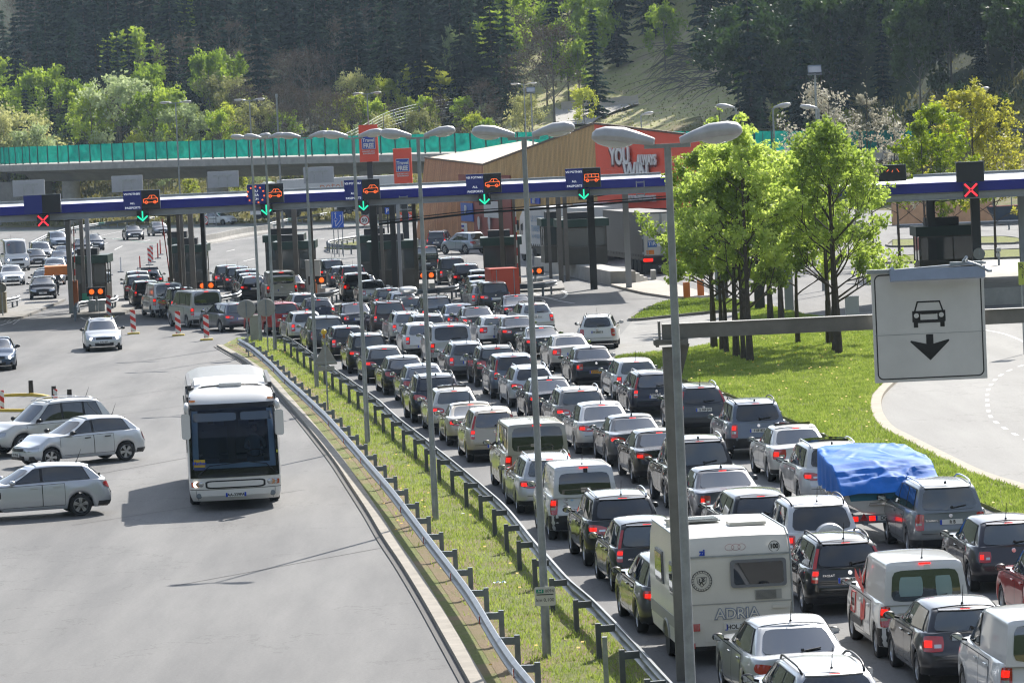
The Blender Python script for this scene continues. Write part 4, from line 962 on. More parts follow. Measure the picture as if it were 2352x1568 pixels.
# =============================================================== border canopy
BLUE=pm('fascia_blue',(.006,.012,.25),.6,var=.10,vs_=1.2); GREYM=pm('beam_grey',(.33,.345,.36),.5,.2,var=.1,vs_=2); ROOFW=pm('roof_white',(.74,.74,.73),.5,var=.08,vs_=.8)
SOFF=pm('soffit',(.07,.068,.062),.8,var=.2); COLM=pm('column_brown_grey',(.13,.12,.105),.55,.2,var=.12); COLG=pm('column_grey',(.30,.32,.35),.5,.2)
def make_canopy(cp,label,dz=0.0,dep=20.0):
    global FPs,OG
    FP=[at_z(x,Y,6.70+dz) for x,Y in cp]; FP=[Vector((p.x,p.y,dz)) for p in FP]; FPs=resample(catmull(FP,6),1.5)
    root=empty('border_canopy',(FP[1].x,FP[1].y,0),label,'canopy'); OG=root.location.copy()
    def strip(prof,name,mat,smooth=False):
        m=MB(); rows=[[off(FPs,i,a)+Vector((0,0,z)) for a,z in prof] for i in range(len(FPs))]; m.grid(rows)
        for r_ in(rows[0],rows[-1]): m.add(r_,[tuple(range(len(r_)))])
        return m.build(name,mat,root,org=OG,smooth=smooth)
    e=dep
    strip([(.0,6.22),(0,6.70),(.12,6.72),(.12,6.20),(0,6.22)],'blue_fascia',BLUE)
    strip([(.12,6.68),(.5,6.66),(e*.5,6.65),(e-.4,6.62),(e-.2,6.72),(e,6.72),(e,6.3),(e-.4,6.3),(e*.5,6.3),(.3,6.3)],'roof',ROOFW)
    strip([(e-.3,6.725),(e-.3,6.79),(e+.05,6.79),(e+.05,6.6)],'roof_edge',STEELD)
    strip([(.25,6.21),(.14,6.21),(.14,6.16),(.22,6.14),(.22,5.90),(.10,5.88),(.10,5.84),(.5,5.84),(.5,6.3)],'edge_beam',GREYM)
    strip([(.3,6.24),(1.5,6.15),(e*.45,6.15),(e*.45,5.85),(e*.45+.3,5.85),(e*.45+.3,6.15),(e-.5,6.2)],'soffit',SOFF)
    m=MB()
    for i in range(0,len(FPs)-4,4):
        a=off(FPs,i,.6);b=off(FPs,i+2,.6);c=off(FPs,i+4,.6)
        m.bar(a+Vector((0,0,6.1)),b+Vector((0,0,5.75)),.06,.06); m.bar(b+Vector((0,0,5.75)),c+Vector((0,0,6.1)),.06,.06)
    m.build('lattice',SOFF,root,org=OG); return root
def off(P,i,d):
    t=(P[min(i+1,len(P)-1)]-P[max(i-1,0)]).normalized(); nn=Vector((-t.y,t.x,0)); return P[i]+nn*d
rootR=make_canopy([(1770,206),(2000,203.5),(2352,203),(2900,203)],'right hand border canopy, seen behind the maples, with a blue fascia and one red cross',dz=-.42,dep=21); OGR=OG.copy()
root=make_canopy([(-700,234),(-60,233),(700,233),(1300,233),(1600,233)],'long left hand border canopy with a white roof, blue fascia and grey edge beam',dep=15)
m=MB(); pp=[D(870,515,240),D(1095,489,239),D(1250,479,238),D(1520,458,237),D(1600,452,236)]
m.tube(pp,.07,n=6); m.tube([p+Vector((0,0,.16)) for p in pp],.03,n=5); m.build('cable_pipe',DARKM,root,org=OG)
for x,y in((487,503),(927,467),(1471,433)):
    p=D(x,y,232.6); m=MB()
    for dx in(-.22,.22): m.box((p.x+dx,p.y,p.z),(.05,.06,.85))
    for dz in(-.35,0,.35): m.box((p.x,p.y,p.z+dz),(.5,.06,.05))
    m.build('ladder_bracket',GREYM,root,org=OG)
# columns
for x,Y,w_,mat in[(157,246,.28,COLG),(162,249,.12,COLM),(188,256,.22,COLM),(202,252,.24,COLG),(390,246,.2,COLM),(411,250,.2,COLM),(419,254,.2,COLM),(440,256,.32,COLM),(467,247,.24,DARKM),(471,252,.14,COLG),(642,250,.24,COLM),(678,254,.3,COLM),(716,247,.2,COLM),(861,250,.42,DARKM),(877,256,.2,COLM),(904,252,.34,DARKM),(917,256,.2,COLG),(954,247,.24,COLM),(1153,250,.27,COLM),(1184,252,.16,COLM),(1286,258,.3,COLM),(1301,260,.26,COLM),(1360,246,.42,DARKM),(1440.5,243,.34,COLG),(1262,262,.2,COLM)]:
    p=D(x,560,Y); m=MB(); m.box((p.x,p.y,3.05),(w_,w_,6.2)); m.build('column',mat,root,org=OG)
for x,Y,w_,mat in((1740,210,.5,DARKM),(1650,222,.5,COLG),(1808,207,.42,COLG),(2140,215,.42,DARKM),(2243,206,.44,DARKM),(2349,206,.32,COLG)):
    p=at_z(x,Y,3.0); m=MB(); m.box((p.x,p.y,2.9),(w_,w_,5.9)); m.build('column',mat,rootR,org=OGR)
# ---- lane displays on the front edge
VB=pm('display_black',(.012,.013,.015),.5); VBL=pm('display_blue',(.012,.025,.22),.4); LEDW=pm('led_white',(.8,.8,.8),.5,emis=(.85,.92,1),es=.35); LEDO=pm('led_orange',(.8,.2,.05),.5,emis=(1,.16,.03),es=.7)
LEDR=pm('led_red',(.8,.05,.05),.5,emis=(1,.02,.04),es=.9); LEDG=pm('led_green',(.05,.7,.4),.5,emis=(.01,.9,.45),es=.6)
def rect_px(x0,y0,x1,y1,Y):
    a=D((x0+x1)/2,(y0+y1)/2,Y); k=FPX/Y; return a,(x1-x0)/k,(y1-y0)/k
def display(x0,y0,x1,y1,Y,label,lines=None,sym=None,split=True,grp='lane displays along the canopy edge',nm='lane_display'):
    c,w_,h_=rect_px(x0,y0,x1,y1,Y); h_-= (w_*.045); r=empty(nm,c,label,'lane display',grp)
    m=MB(); 
    if split: m.box((w_/4,0,0),(w_/2,.22,h_)); m.build('symbol_half',VB,r); m=MB(); m.box((-w_/4,0,0),(w_/2,.22,h_)); m.build('text_half',VBL,r)
    else: m.box((0,0,0),(w_,.22,h_)); m.build('case',VB,r)
    m=MB(); m.box((0,.02,h_/2+.01),(w_+.04,.26,.02)); m.box((w_/2+.01,.02,0),(.02,.26,h_)); m.build('frame',STEELD,r)
    if lines:
        for s,dx,dz,sz in lines: text(s,'display_text',LEDW,r,face_M((dx*w_,-.115,dz*h_),(1,0,0)),sz,.001,sx=1.0,off=.0)
    if sym:
        m=MB(); cx=w_/4; 
        for pts,cl in sym: seg(m,[(cx+a,b) for a,b in pts],.024,y=-.118,closed=cl)
        m.build('led_symbol',LEDO,r)
    return r,w_,h_
def circ(cx,cz,r_,n=10): return ([(cx+r_*math.cos(6.2832*i/n),cz+r_*math.sin(6.2832*i/n)) for i in range(n)],True)
CARS=[([(-.40,-.14),(-.40,.0),(-.36,.04),(-.16,.07),(-.02,.24),(.22,.24),(.40,.06),(.40,-.14)],True),([(-.10,.07),(.38,.07)],False),([(.08,.24),(.06,.07)],False),circ(-.24,-.14,.075),circ(.24,-.14,.075)]
BUSS=[([(-.40,-.14),(-.41,.02),(-.38,.20),(.40,.20),(.41,-.14)],True),([(-.38,.03),(.40,.03)],False),([(-.2,.20),(-.2,.03)],False),([(0,.20),(0,.03)],False),([(.2,.20),(.2,.03)],False),circ(-.25,-.15,.075),circ(.25,-.15,.075)]
TX=[('VSI POTNIKI',-.255,.33,.17),('ALL',-.25,-.16,.17),('PASSPORTS',-.25,-.40,.17)]
YD=232.6
display(55,446,139,492,YD,'blank blue and black lane display above the red cross on the left')
display(283.5,436,367,483,YD,'ALL PASSPORTS car display furthest left, behind no lamp post',TX,CARS)
r,w_,h_=display(568.6,421.5,651,469,YD,'lane display with a ring of orange stars and EU EEA CH',[('EU',-.27,.16,.2),('EEA',-.27,-.05,.2),('CH',-.27,-.26,.2)],CARS)
for i in range(11):
    a=R(90+360*i/11); m=MB(); cx,cz_=-.27*w_+.48*math.cos(a),-.03+.46*math.sin(a); pts=[]
    for k in range(10):
        rr_=.075 if k%2==0 else .03; pts.append((cx+rr_*math.cos(R(90+36*k)),cz_+rr_*math.sin(R(90+36*k))))
    flat(m,pts[::-1],-.118); m.build('led_star',LEDO,r)
display(791,411,872,461,YD,'ALL PASSPORTS car display crossed by the fourth lamp post',TX,CARS)
display(1070.5,398,1151,445.5,YD,'ALL PASSPORTS car display in front of the wooden building',TX,CARS)
display(1298.7,385,1379,433,YD,'ALL PASSPORTS display with an orange minibus symbol',TX,BUSS)
display(2196,371,2259,419,202.6,'square black unlit display above the red cross on the right',split=False)
display(2018,378,2080,418,202.6,'black display mostly hidden behind the maple leaves',split=False,sym=[([(-.6,.1),(-.5,.18)],False),([(-.35,.05),(-.3,.15)],False),([(-.1,.2),(0,.05)],False)])
def signal(x0,y0,x1,y1,Y,label,kind):
    c,w_,h_=rect_px(x0,y0,x1,y1,Y); r=empty('lane_signal',c,label,'lane signal','red cross and green arrow lane signals'); m=MB(); m.box((0,0,0),(w_,.2,h_)); m.box((w_/2+.01,.03,0),(.02,.24,h_)); m.box((0,.1,h_/2+.05),(.08,.08,.3)); m.build('case',VB,r)
    m=MB(); s=w_*.40
    if kind=='x':
        for a,b in((-1,-1),(1,-1),(1,1),(-1,1)): seg(m,[(a*s,b*s),(a*s*.2,b*s*.2)],w_*.13,y=-.105)
        m.build('red_cross',LEDR,r)
    else:
        seg(m,[(0,s),(0,-s*.45)],w_*.12,y=-.105); seg(m,[(-s,-s*.05),(0,-s*.95)],w_*.13,y=-.106); seg(m,[(s,-s*.05),(0,-s*.95)],w_*.13,y=-.107); m.build('green_arrow',LEDG,r)
signal(86,494,113,520,YD,'red cross signal hanging under the blank display on the left','x'); signal(2213,420,2246,453,202.5,'red cross signal hanging on the right hand part of the canopy','x')
for (a,b,c,d,n_) in((314.5,483.5,341,509.5,'green arrow under the leftmost ALL PASSPORTS display'),(599,469,625,495,'green arrow under the display with the ring of stars'),(822.8,460.5,847,484.5,'green arrow crossed by the fourth lamp post'),(1099.6,445,1126,470.5,'green arrow in front of the red poster on the wooden building'),(1328,433.5,1353.7,458.6,'green arrow under the display with the minibus')): signal(a,b,c,d,YD,n_,'a')
for i,(x0,y0,x1,y1) in enumerate(((30,434,103,464),(257,424,328,454),(477.6,414,548.6,443),(697.7,403.5,767,433))):
    c,w_,h_=rect_px(x0,y0,x1,y1,254); h_=1.0; r=empty('display_back',(c.x,c.y,7.0+.48),['grey back of a display at the far left end of the canopy roof','grey back of a display behind the leftmost ALL PASSPORTS display','grey back of a display left of the ring of stars display','grey back of a display between the ring of stars and the fourth lamp post'][i],'lane display','grey display backs on the rear roof edge')
    m=MB(); m.box((0,.12,0),(w_,.18,h_)); m.build('case',pm('display_back_grey',(.36,.38,.42),.5,.1,var=.06),r)
    m=MB(); m.box((0,0,.22),(w_*.62,.05,.09)); m.box((-w_*.14,0,-.1),(.08,.05,.6)); m.box((w_*.14,0,-.1),(.08,.05,.6)); m.build('bracket',STEEL,r)
# =============================================================== booths
GRN=pm('booth_green',(.006,.035,.023),.5,var=.1); BTH=pm('booth_panel',(.07,.065,.052),.5,.3,var=.1); BGL=pm('booth_glass',(.05,.06,.055),.06,spec=.8,coat=.5); BLK=pm('aircon_black',(.02,.02,.022),.6)
OFFW=pm('blind_white',(.42,.43,.40),.8)
LAMPA=pm('amber_signal_lit',(.8,.25,.05),.3,emis=(1,.13,.01),es=.75)
def booth(px,py,w_,label,rz=0,dep=3.2,z0=.15,h=3.1,lamps=None,side=0,boxw=None):
    b=G(px,py,z0); r=empty('border_booth',b,label,'booth','booths under the canopy',rz=R(rz))
    m=MB(); m.box((0,dep/2,.55),(w_,dep,1.1)); m.build('lower_panel',BTH,r)
    m=MB()
    for x in(-w_/2+.05,w_/2-.05):
        for y in(.05,dep*.5,dep-.05): m.box((x,y,1.75),(.10,.10,1.35))
    m.box((w_*.12,.05,1.75),(.07,.08,1.35)); m.box((0,.05,1.14),(w_,.08,.07)); m.box((0,.05,2.38),(w_,.08,.08)); m.build('frame',BTH,r)
    m=MB(); 
    for (x0,x1) in((-w_/2+.1,w_*.12-.035),(w_*.12+.035,w_/2-.1)): m.box(((x0+x1)/2,.06,1.75),(x1-x0,.02,1.2))
    m.build('front_window',BGL,r)
    for sx in(-1,1): m=MB(); m.box((sx*(w_/2-.04),dep/2,1.75),(.02,dep-.2,1.2)); m.build('side_window',BGL,r)
    m=MB(); m.box((0,dep/2,2.42),(w_-.1,dep-.1,.04)); m.box((-w_*.22,.35,1.55),(.5,.5,.7)); m.box((w_*.2,dep*.6,1.6),(.5,.5,.9)); m.build('desk',BLK,r)
    m=MB(); m.box((0,dep/2,2.67),(w_+.3,dep+.4,.50)); m.build('roof_band',GRN,r)
    m=MB(); m.box((-w_*.05,dep*.35,3.1),(boxw or w_*.6,1.2,.5)); m.build('air_conditioner',BLK,r)
    return r
def amber(px,label,Y):
    p=D(px[0],px[1],Y); r=empty('amber_signal',p,label,'warning light','pairs of round amber warning lights')
    m=MB(); m.box((0,0,0),(1.1,.2,.52)); m.build('housing',BLK,r)
    for dx in(-.26,.26):
        m=MB(); m.lathe([(.001,.03),(.13,.02),(.155,.0)],c=(dx,-.11,0),n=20,M=Matrix.Rotation(R(90),4,'X')); m.build('lamp',LAMPA,r,smooth=True)
        m=MB(); m.lathe([(.19,.0),(.20,.10),(.215,.10),(.215,.0)],c=(dx,-.11,0),n=20,M=Matrix.Rotation(R(90),4,'X')); m.build('visor',BLK,r)
    m=MB(); m.box((0,.05,-p.z/2-.1),(.14,.14,p.z-.2)); m.box((-.3,.05,-.95),(.42,.06,.9)); m.box((.28,.05,-.95),(.36,.06,.9)); m.build('post',STEEL,r)
def nose(pts,label,zt=.80):
    guardrail(label,[G(x,y,zt) for x,y in pts],side=-1,zt=zt,name='booth_barrier',group='curved barriers in front of the booths',heavy=False,posts=True,step=2)
def island(px,label,w_=2.6,L=24,rz=0):
    b=G(*px); m=MB(); P=[]
    for i in range(9): a=math.pi+math.pi*i/8; P.append((math.cos(a)*w_/2,.6+math.sin(a)*.9))
    P+= [(w_/2,L),(-w_/2,L)]
    m.prism(P,-.02,.15); o=m.build('booth_island',pm('island_concrete',(.26,.25,.23),.9,var=.2)); o.location=b; o.rotation_euler=(0,0,R(rz)); o['kind']='structure'
island((222,727),'a',w_=3.1); island((453,696),'b'); island((700,694),'c'); island((975,674),'d',w_=3.4); island((1232,670),'e',w_=3.4); island((0,735),'f')
booth(208,694,2.15,'leftmost booth, with a white blind behind its window')
booth(438,664,2.1,'second booth from the left, beside the silver minibus queue'); booth(418,640,1.5,'narrow dark booth right behind the second booth',dep=1.6,boxw=1.1,h=3.2)
booth(680,657,2.5,'third booth, behind the white panel van'); booth(655,635,2.6,'booth behind the third booth, its black box roof higher in the picture')
booth(905,660,2.9,'fourth booth, wide with a green roof band, beside the curved barrier'); booth(868,640,2.3,'dark booth directly behind the left side of the fourth booth')
booth(1155,652,2.3,'fifth booth, right behind the orange box trailer')
r=booth(2178,647,2.9,'booth under the right hand part of the canopy',dep=3.0,z0=.86)
m=MB(); c=G(208,694,.15); m.box((.1,.25,1.72),(1.85,.03,1.1)); 
o=m.build('blind',OFFW,bpy.data.objects['border_booth'])
nose([(176,705),(180,694),(195,690.5),(222,688),(250,686),(266,682),(269,676)],'curved grey barrier in front of the leftmost booth')
nose([(505,680),(520,677),(545,672),(553,665)],'curved barrier right of the amber lights of the second booth')
nose([(700,676),(730,673),(760,669),(779,663)],'curved barrier in front of the third booth')
nose([(888,655),(910,661),(950,664),(1000,661),(1045,655),(1052,650)],'long curved barrier before the fourth booth')
nose([(1150,651),(1200,652),(1250,649),(1278,643)],'curved barrier right of the orange box trailer')
nose([(-30,690),(10,686),(40,680),(44,676)],'curved barrier cut by the left edge')
amber((221,669.5),'amber lights in front of the leftmost booth',243); amber((475,655.5),'amber lights beside the second booth',250); amber((729,643.5),'amber lights beside the white cabinet at the third booth',250); amber((981,632),'amber lights behind the fifth lamp post',253); amber((1229,622),'amber lights behind the sixth lamp post',258)
def boxthing(nm,px,dims,mat,label,cat,z=0,Y=None,rz=0):
    b=G(px[0],px[1],z) if Y is None else D(px[0],px[1],Y); m=MB(); m.box((0,0,dims[2]/2),dims); m.box((0,0,dims[2]+.02),(dims[0]*1.06,dims[1]*1.06,.05)); m.box((dims[0]*.2,-dims[1]/2-.01,dims[2]*.6),(.05,.02,.14)); o=m.build(nm,mat); o.location=b; o.rotation_euler=(0,0,R(rz)); tag(o,label,cat); return o
boxthing('cabinet',(722,680),(.9,.5,2.2),pm('cabinet_pale',(.5,.5,.47),.6,var=.05),'pale cabinet behind the amber lights of the third booth','cabinet')
boxthing('cabinet',(7,724),(.5,.5,1.35),pm('cabinet_beige',(.35,.32,.23),.6,var=.08),'beige cabinet at the left edge under the round mirror','cabinet')
boxthing('cabinet',(1958,727),(.65,.4,.95),pm('cabinet_pale'),'small pale cabinet in the shade behind the right hand maples','cabinet') if False else boxthing('cabinet',(1958,727),(.65,.4,.95),MATS['cabinet_pale'],'small pale cabinet in the shade behind the right hand maples','cabinet')
for (px,Y,r_,lb) in (((3,661),243,.30,'round mirror at the left edge above the beige cabinet'),((2249,583),205,.30,'round mirror back on the right hand canopy column')):
    p=D(px[0],px[1],Y); root2=empty('traffic_mirror',(p.x,p.y,p.z),lb,'traffic mirror'); m=MB(); m.lathe([(.001,.05),(r_*.95,.04),(r_,.0),(r_,-.03),(.001,-.04)],n=28,M=Matrix.Rotation(R(90),4,'X')); m.build('mirror_back',GREYB,root2,smooth=True,angle=30); m=MB(); m.box((0,.1,-p.z/2),(.07,.07,p.z)); m.box((0,-.06,.08),(.04,.02,.25)); m.build('pole',STEEL,root2)
m=MB(); m.box((0,0,.55),(.42,.04,.62)); m.box((0,-.025,.55),(.36,.02,.5)); o=m.build('notice_board',pm('teal_board',(.02,.30,.22),.5)); o.location=G(198,706,.15); tag(o,'small green notice board in front of the leftmost booth','notice board')
for px0,px1,Y,lb in (((172,648),(169,512),246,'raised striped barrier arm beside the leftmost booth'),((391,640),(372,503),247,'leaning dark red barrier arm left of the second booth'),((722,655),(715,500),248,'striped barrier arm right of the third booth'),((1190,640),(1184,480),250,'striped barrier arm beside the fifth booth')):
    a=D(px0[0],px0[1],Y); b=D(px1[0],px1[1],Y); r_=empty('barrier_arm',(a.x,a.y,a.z),lb,'barrier','raised barrier arms at the booths'); dl=(b-a).length; m=MB()
    n_=9
    for k in range(n_): m.bar((b-a)*(k/n_),(b-a)*((k+1)/n_),.10,.06,mi=k%2)
    m.build('arm',[RP if 'red' in lb else WP,RP if 'striped' in lb else pm('dark_red_arm',(.16,.015,.015),.5)],r_); m=MB(); m.box((0,.1,-a.z/2+.1),(.3,.3,a.z)); m.build('pedestal',pm('orange_pedestal',(.40,.12,.03),.6),r_)
# ---- raised lorry platform
P0=G(1403,656);P1=G(1275,628);Pr=G(1461,654);Pr2=G(1497,648); dirp=(P1-P0).normalized(); ph=.86
pl=empty('lorry_platform',P0,'raised concrete platform with steps carrying two lorry booths','platform')
back=P0+dirp*34; backr=Pr+dirp*34
m=MB(); m.prism([(P0.x,P0.y),(Pr.x,Pr.y),(backr.x,backr.y),(back.x,back.y)],-.02,ph); m.build('platform_deck',CONC,pl,org=P0)
for i in range(4):
    a=Pr.lerp(Pr2,(i)/4.0)+Vector((.003*i,0,0)); b=Pr.lerp(Pr2,(i+1)/4.0); m=MB(); d=dirp*2.2
    m.prism([(a.x,a.y),(b.x,b.y),(b.x+d.x,b.y+d.y),(a.x+d.x,a.y+d.y)],-.02,ph-(i+1)*.17); m.build('step',CONC,pl,org=P0)
m=MB(); a=Pr2; m.box((a.x+.15,a.y+1.0,.35),(.28,2.0,.72)); m.build('stair_wall',CONC,pl,org=P0)
booth(1345,607,2.9,'tall lorry booth on the platform',z0=ph,dep=3.0,rz=6); booth(1278,603,1.5,'slim lorry booth with a dark blue top left of the tall one',z0=ph,dep=2.2,rz=6)
# small lane furniture right
b=G(2296,644,.0); root3=empty('camera_post',b,'grey post with two camera boxes right of the lane sign','camera'); m=MB(); m.tube([(0,0,0),(0,0,1.7)],.06,n=8); m.build('post',STEELD,root3); m=MB(); m.box((0,-.05,1.75),(.22,.3,.22)); m.box((-.03,-.05,1.45),(.2,.3,.2)); m.build('camera_box',STEEL,root3)
b=D(2346,628,165); root4=empty('notice_sign',b,'yellow green notice cut by the right edge','notice'); m=MB(); m.box((.25,0,0),(.75,.05,.92)); m.build('panel',pm('lime_panel',(.42,.50,.08),.5),root4); m=MB(); m.box((.0,.05,-1.6),(.06,.06,3.4)); m.build('post',STEEL,root4)
text('RA','notice_text',INK,root4,face_M((.12,-.03,.26),(1,0,0)),.34,.001); text('ŠPED','notice_text',INK,root4,face_M((.16,-.03,.05),(1,0,0)),.14,.001); text('T2','notice_text',INK,root4,face_M((.10,-.03,-.12),(1,0,0)),.24,.001)
for (x,y,lb) in((1578,690,'orange bollard post left of the maples'),(1610,684,'orange post beside a maple trunk')):
    o=post_at((x,y),1.0,.08,pm('orange_paint',(.62,.17,.02),.5),lb,'orange_post','post',rect=(.36,.36),group='orange posts by the pavement')

a=G(2258,702);b=G(2420,694); c_=G(2420,640); d_=G(2262,640); m=MB(); m.prism([(a.x,a.y),(b.x,b.y),(c_.x,c_.y+8),(d_.x-3.2,d_.y+8)],-.02,.86); o=m.build('lorry_platform',CONC); tag(o,'raised concrete platform at the right edge behind the lane sign','platform')
# =============================================================== viaduct
DECK=[Vector((p.x,p.y,0)) for p in BRW]; DZ=[p.z for p in BRW]
dk=catmull(BRW,10); dk=[Vector(p) for p in dk]
CURV=resample(dk,2.1)
vr=empty('viaduct',(CURV[30].x,CURV[30].y,0),'long curved concrete viaduct crossing behind the booths','bridge'); VO=vr.location.copy()
def vstrip(prof,name,mat,par=vr,i0=0,i1=None,org=VO,smooth=False):
    rows=[]; P=CURV[i0:i1]
    for i,p in enumerate(P):
        t=(P[min(i+1,len(P)-1)]-P[max(i-1,0)]); t.z=0; t.normalize(); nn=Vector((-t.y,t.x,0)); rows.append([p+nn*a+Vector((0,0,z)) for a,z in prof])
    m=MB(); m.grid(rows); return m.build(name,mat,par,org=org,smooth=smooth)
# profile measured from the foot of the screens (a: away from the camera)
brk=max(i for i,p in enumerate(CURV) if p.x<44)
CONB=pm('viaduct_concrete',(.33,.315,.285),.9,var=.22,vs_=.25,bump=.2)
vstrip([(.3,-.06),(0,-.06),(-.06,-.10),(-.06,-.86),(.1,-.90)],'parapet',CONC,i1=brk+2)
vstrip([(.1,-.90),(3.0,-1.35),(4.2,-2.3),(8.5,-2.3),(9.6,-1.35),(12.2,-.9),(12.3,-.1),(.3,-.06)],'girder',CONB,i1=brk+2)
for px,Y,w_ in((162,497,2.2),(495,474,2.5),(-60,520,2.4),(850,458,2.4),(1150,446,2.4),(1760,430,2.6)):
    p=at_z(px,Y,3); p=Vector((p.x,Ybr(p.x)+6.2,0)); m=MB(); m.tube([(p.x,p.y,-.3),(p.x,p.y,5.4)],w_/2,n=20); m.build('pier',CONC,vr,org=VO,smooth=True,angle=50)
m=MB(); a=at_z(-10,508,2); m.box((a.x-8,Ybr(a.x)+16,2.6),(34,3,5.6),rz=R(-40)); m.build('abutment',CONCD,vr,org=VO)
# green screens with their posts, one thing of many panels
SCR=bpy.data.materials.new('green_screen'); SCR.use_nodes=True; t=SCR.node_tree; t.nodes.clear(); o_=t.nodes.new('ShaderNodeOutputMaterial'); 
g=t.nodes.new('ShaderNodeNewGeometry'); n=t.nodes.new('ShaderNodeTexNoise'); n.inputs['Scale'].default_value=.7; n.inputs['Detail'].default_value=7; n.inputs['Distortion'].default_value=1.4; t.links.new(g.outputs['Position'],n.inputs['Vector'])
r=t.nodes.new('ShaderNodeValToRGB'); r.color_ramp.elements[0].position=.3; r.color_ramp.elements[0].color=(.0,.10,.09,1); r.color_ramp.elements[1].position=.7; r.color_ramp.elements[1].color=(.006,.24,.20,1); t.links.new(n.outputs['Fac'],r.inputs[0])
a_=t.nodes.new('ShaderNodeBsdfDiffuse'); b_=t.nodes.new('ShaderNodeBsdfTranslucent'); c_=t.nodes.new('ShaderNodeBsdfTransparent'); c_.inputs[0].default_value=(.1,.75,.6,1); t.links.new(r.outputs[0],a_.inputs[0]); t.links.new(r.outputs[0],b_.inputs[0])
m1=t.nodes.new('ShaderNodeMixShader'); m1.inputs[0].default_value=.62; m2=t.nodes.new('ShaderNodeMixShader'); m2.inputs[0].default_value=.16; t.links.new(a_.outputs[0],m1.inputs[1]); t.links.new(b_.outputs[0],m1.inputs[2]); t.links.new(m1.outputs[0],m2.inputs[1]); t.links.new(c_.outputs[0],m2.inputs[2]); t.links.new(m2.outputs[0],o_.inputs[0])
sr_=empty('noise_screen',(CURV[30].x,CURV[30].y,0),'green translucent wind screen of many panels along the viaduct','screen')
i0=max(0,min(i for i,p in enumerate(CURV) if p.x>-75)); cnt=0
PST=pm('dark_green_post',(.025,.05,.05),.5)
for i in range(i0,brk):
    p,q=CURV[i],CURV[i+1]; t_=(q-p); t_.z=0; t_.normalize(); nn=Vector((-t_.y,t_.x,0))
    m=MB(); m.box((p.x+nn.x*.05,p.y+nn.y*.05,p.z+1.05),(.12,.16,2.15),rz=math.atan2(t_.y,t_.x))
    if cnt<90: m.build('post',PST,sr_,org=VO)
    if cnt<90:
        m=MB(); rows=[]; e=.10
        for k in range(3):
            z=[0.10,1.1,2.08][k]; rows.append([p+t_*e+Vector((0,0,z)),(p+q)/2-nn*(.06 if k==1 else 0)+Vector((0,0,z+random.uniform(-.03,.03))),q-t_*e+Vector((0,0,z))])
        m.grid(rows); m.build('screen_panel',SCR,sr_,org=VO)
    cnt+=1
# far screen on the other side of the deck is seen through gaps; road barrier on the ramp to the right
rr=[CURV[i]+Vector((0,.5,0)) for i in range(brk+2,len(CURV),3)]
guardrail('steel barrier along the ramp road behind the golden trees',[Vector((p.x,p.y,5.2)) for p in rr],zt=.75,terrain=True,side=-1)
# concrete barrier and rails beyond the booths
root=empty('concrete_barrier',G(530,550),'low pale concrete barrier beyond the second and third booths','concrete barrier')
P=[p for p in resample(catmull([G(470,561),G(500,556),G(530,549),G(575,541),G(627,534)],5),1.5)]; m=MB(); rows=[]
for i,p in enumerate(P):
    t_=(P[min(i+1,len(P)-1)]-P[max(i-1,0)]).normalized(); nn=Vector((-t_.y,t_.x,0)); rows.append([p+nn*a+Vector((0,0,z)) for a,z in((-.3,0),(-.28,.1),(-.12,.35),(-.1,.85),(.1,.85),(.12,.35),(.28,.1),(.3,0))])
m.grid(rows,flip=True); m.build('wall',CONC,root,org=root.location)
guardrail('roadside barrier on the far left, curving past the blue grey crossover',[G(x,y,.75) for x,y in((70,556),(115,535),(150,525),(185,518),(240,510),(300,504),(360,497),(430,489),(500,483))],heavy=False,side=-1,step=3)
guardrail('barrier between the motorway lanes beyond the third booth',[G(x,y,.75) for x,y in((617,512),(660,502),(710,494),(760,487),(830,479))],heavy=False,side=-1,step=3)
guardrail('second motorway barrier just behind the first one',[G(x,y,.75) for x,y in((625,500),(680,490),(763,479),(850,470))],heavy=False,side=-1,step=3)
guardrail('upper barrier on the grassy bank under the viaduct',[D(x,y,Y) for x,y,Y in((235,412,505),(300,415,503),(400,419,498),(500,422,494),(630,425,490))],heavy=False,side=-1,step=3,terrain=True)
guardrail('curved barrier round the small island by the speed limit sign',[G(x,y,.75) for x,y in((845,538),(800,544),(765,550),(754,554),(760,559),(790,562),(830,563))],heavy=False,side=1,step=2)
sheet('sign_island',[G(x,y) for x,y in((745,571),(790,562),(845,552),(860,570),(800,574))],GRASS,z=.11,zb=-.04,kind='structure')
guardrail('long barrier beyond the right hand booth',[G(x,y,.75) for x,y in((2060,515),(2150,512),(2250,508),(2345,505),(2500,500))],heavy=False,side=-1,step=3)
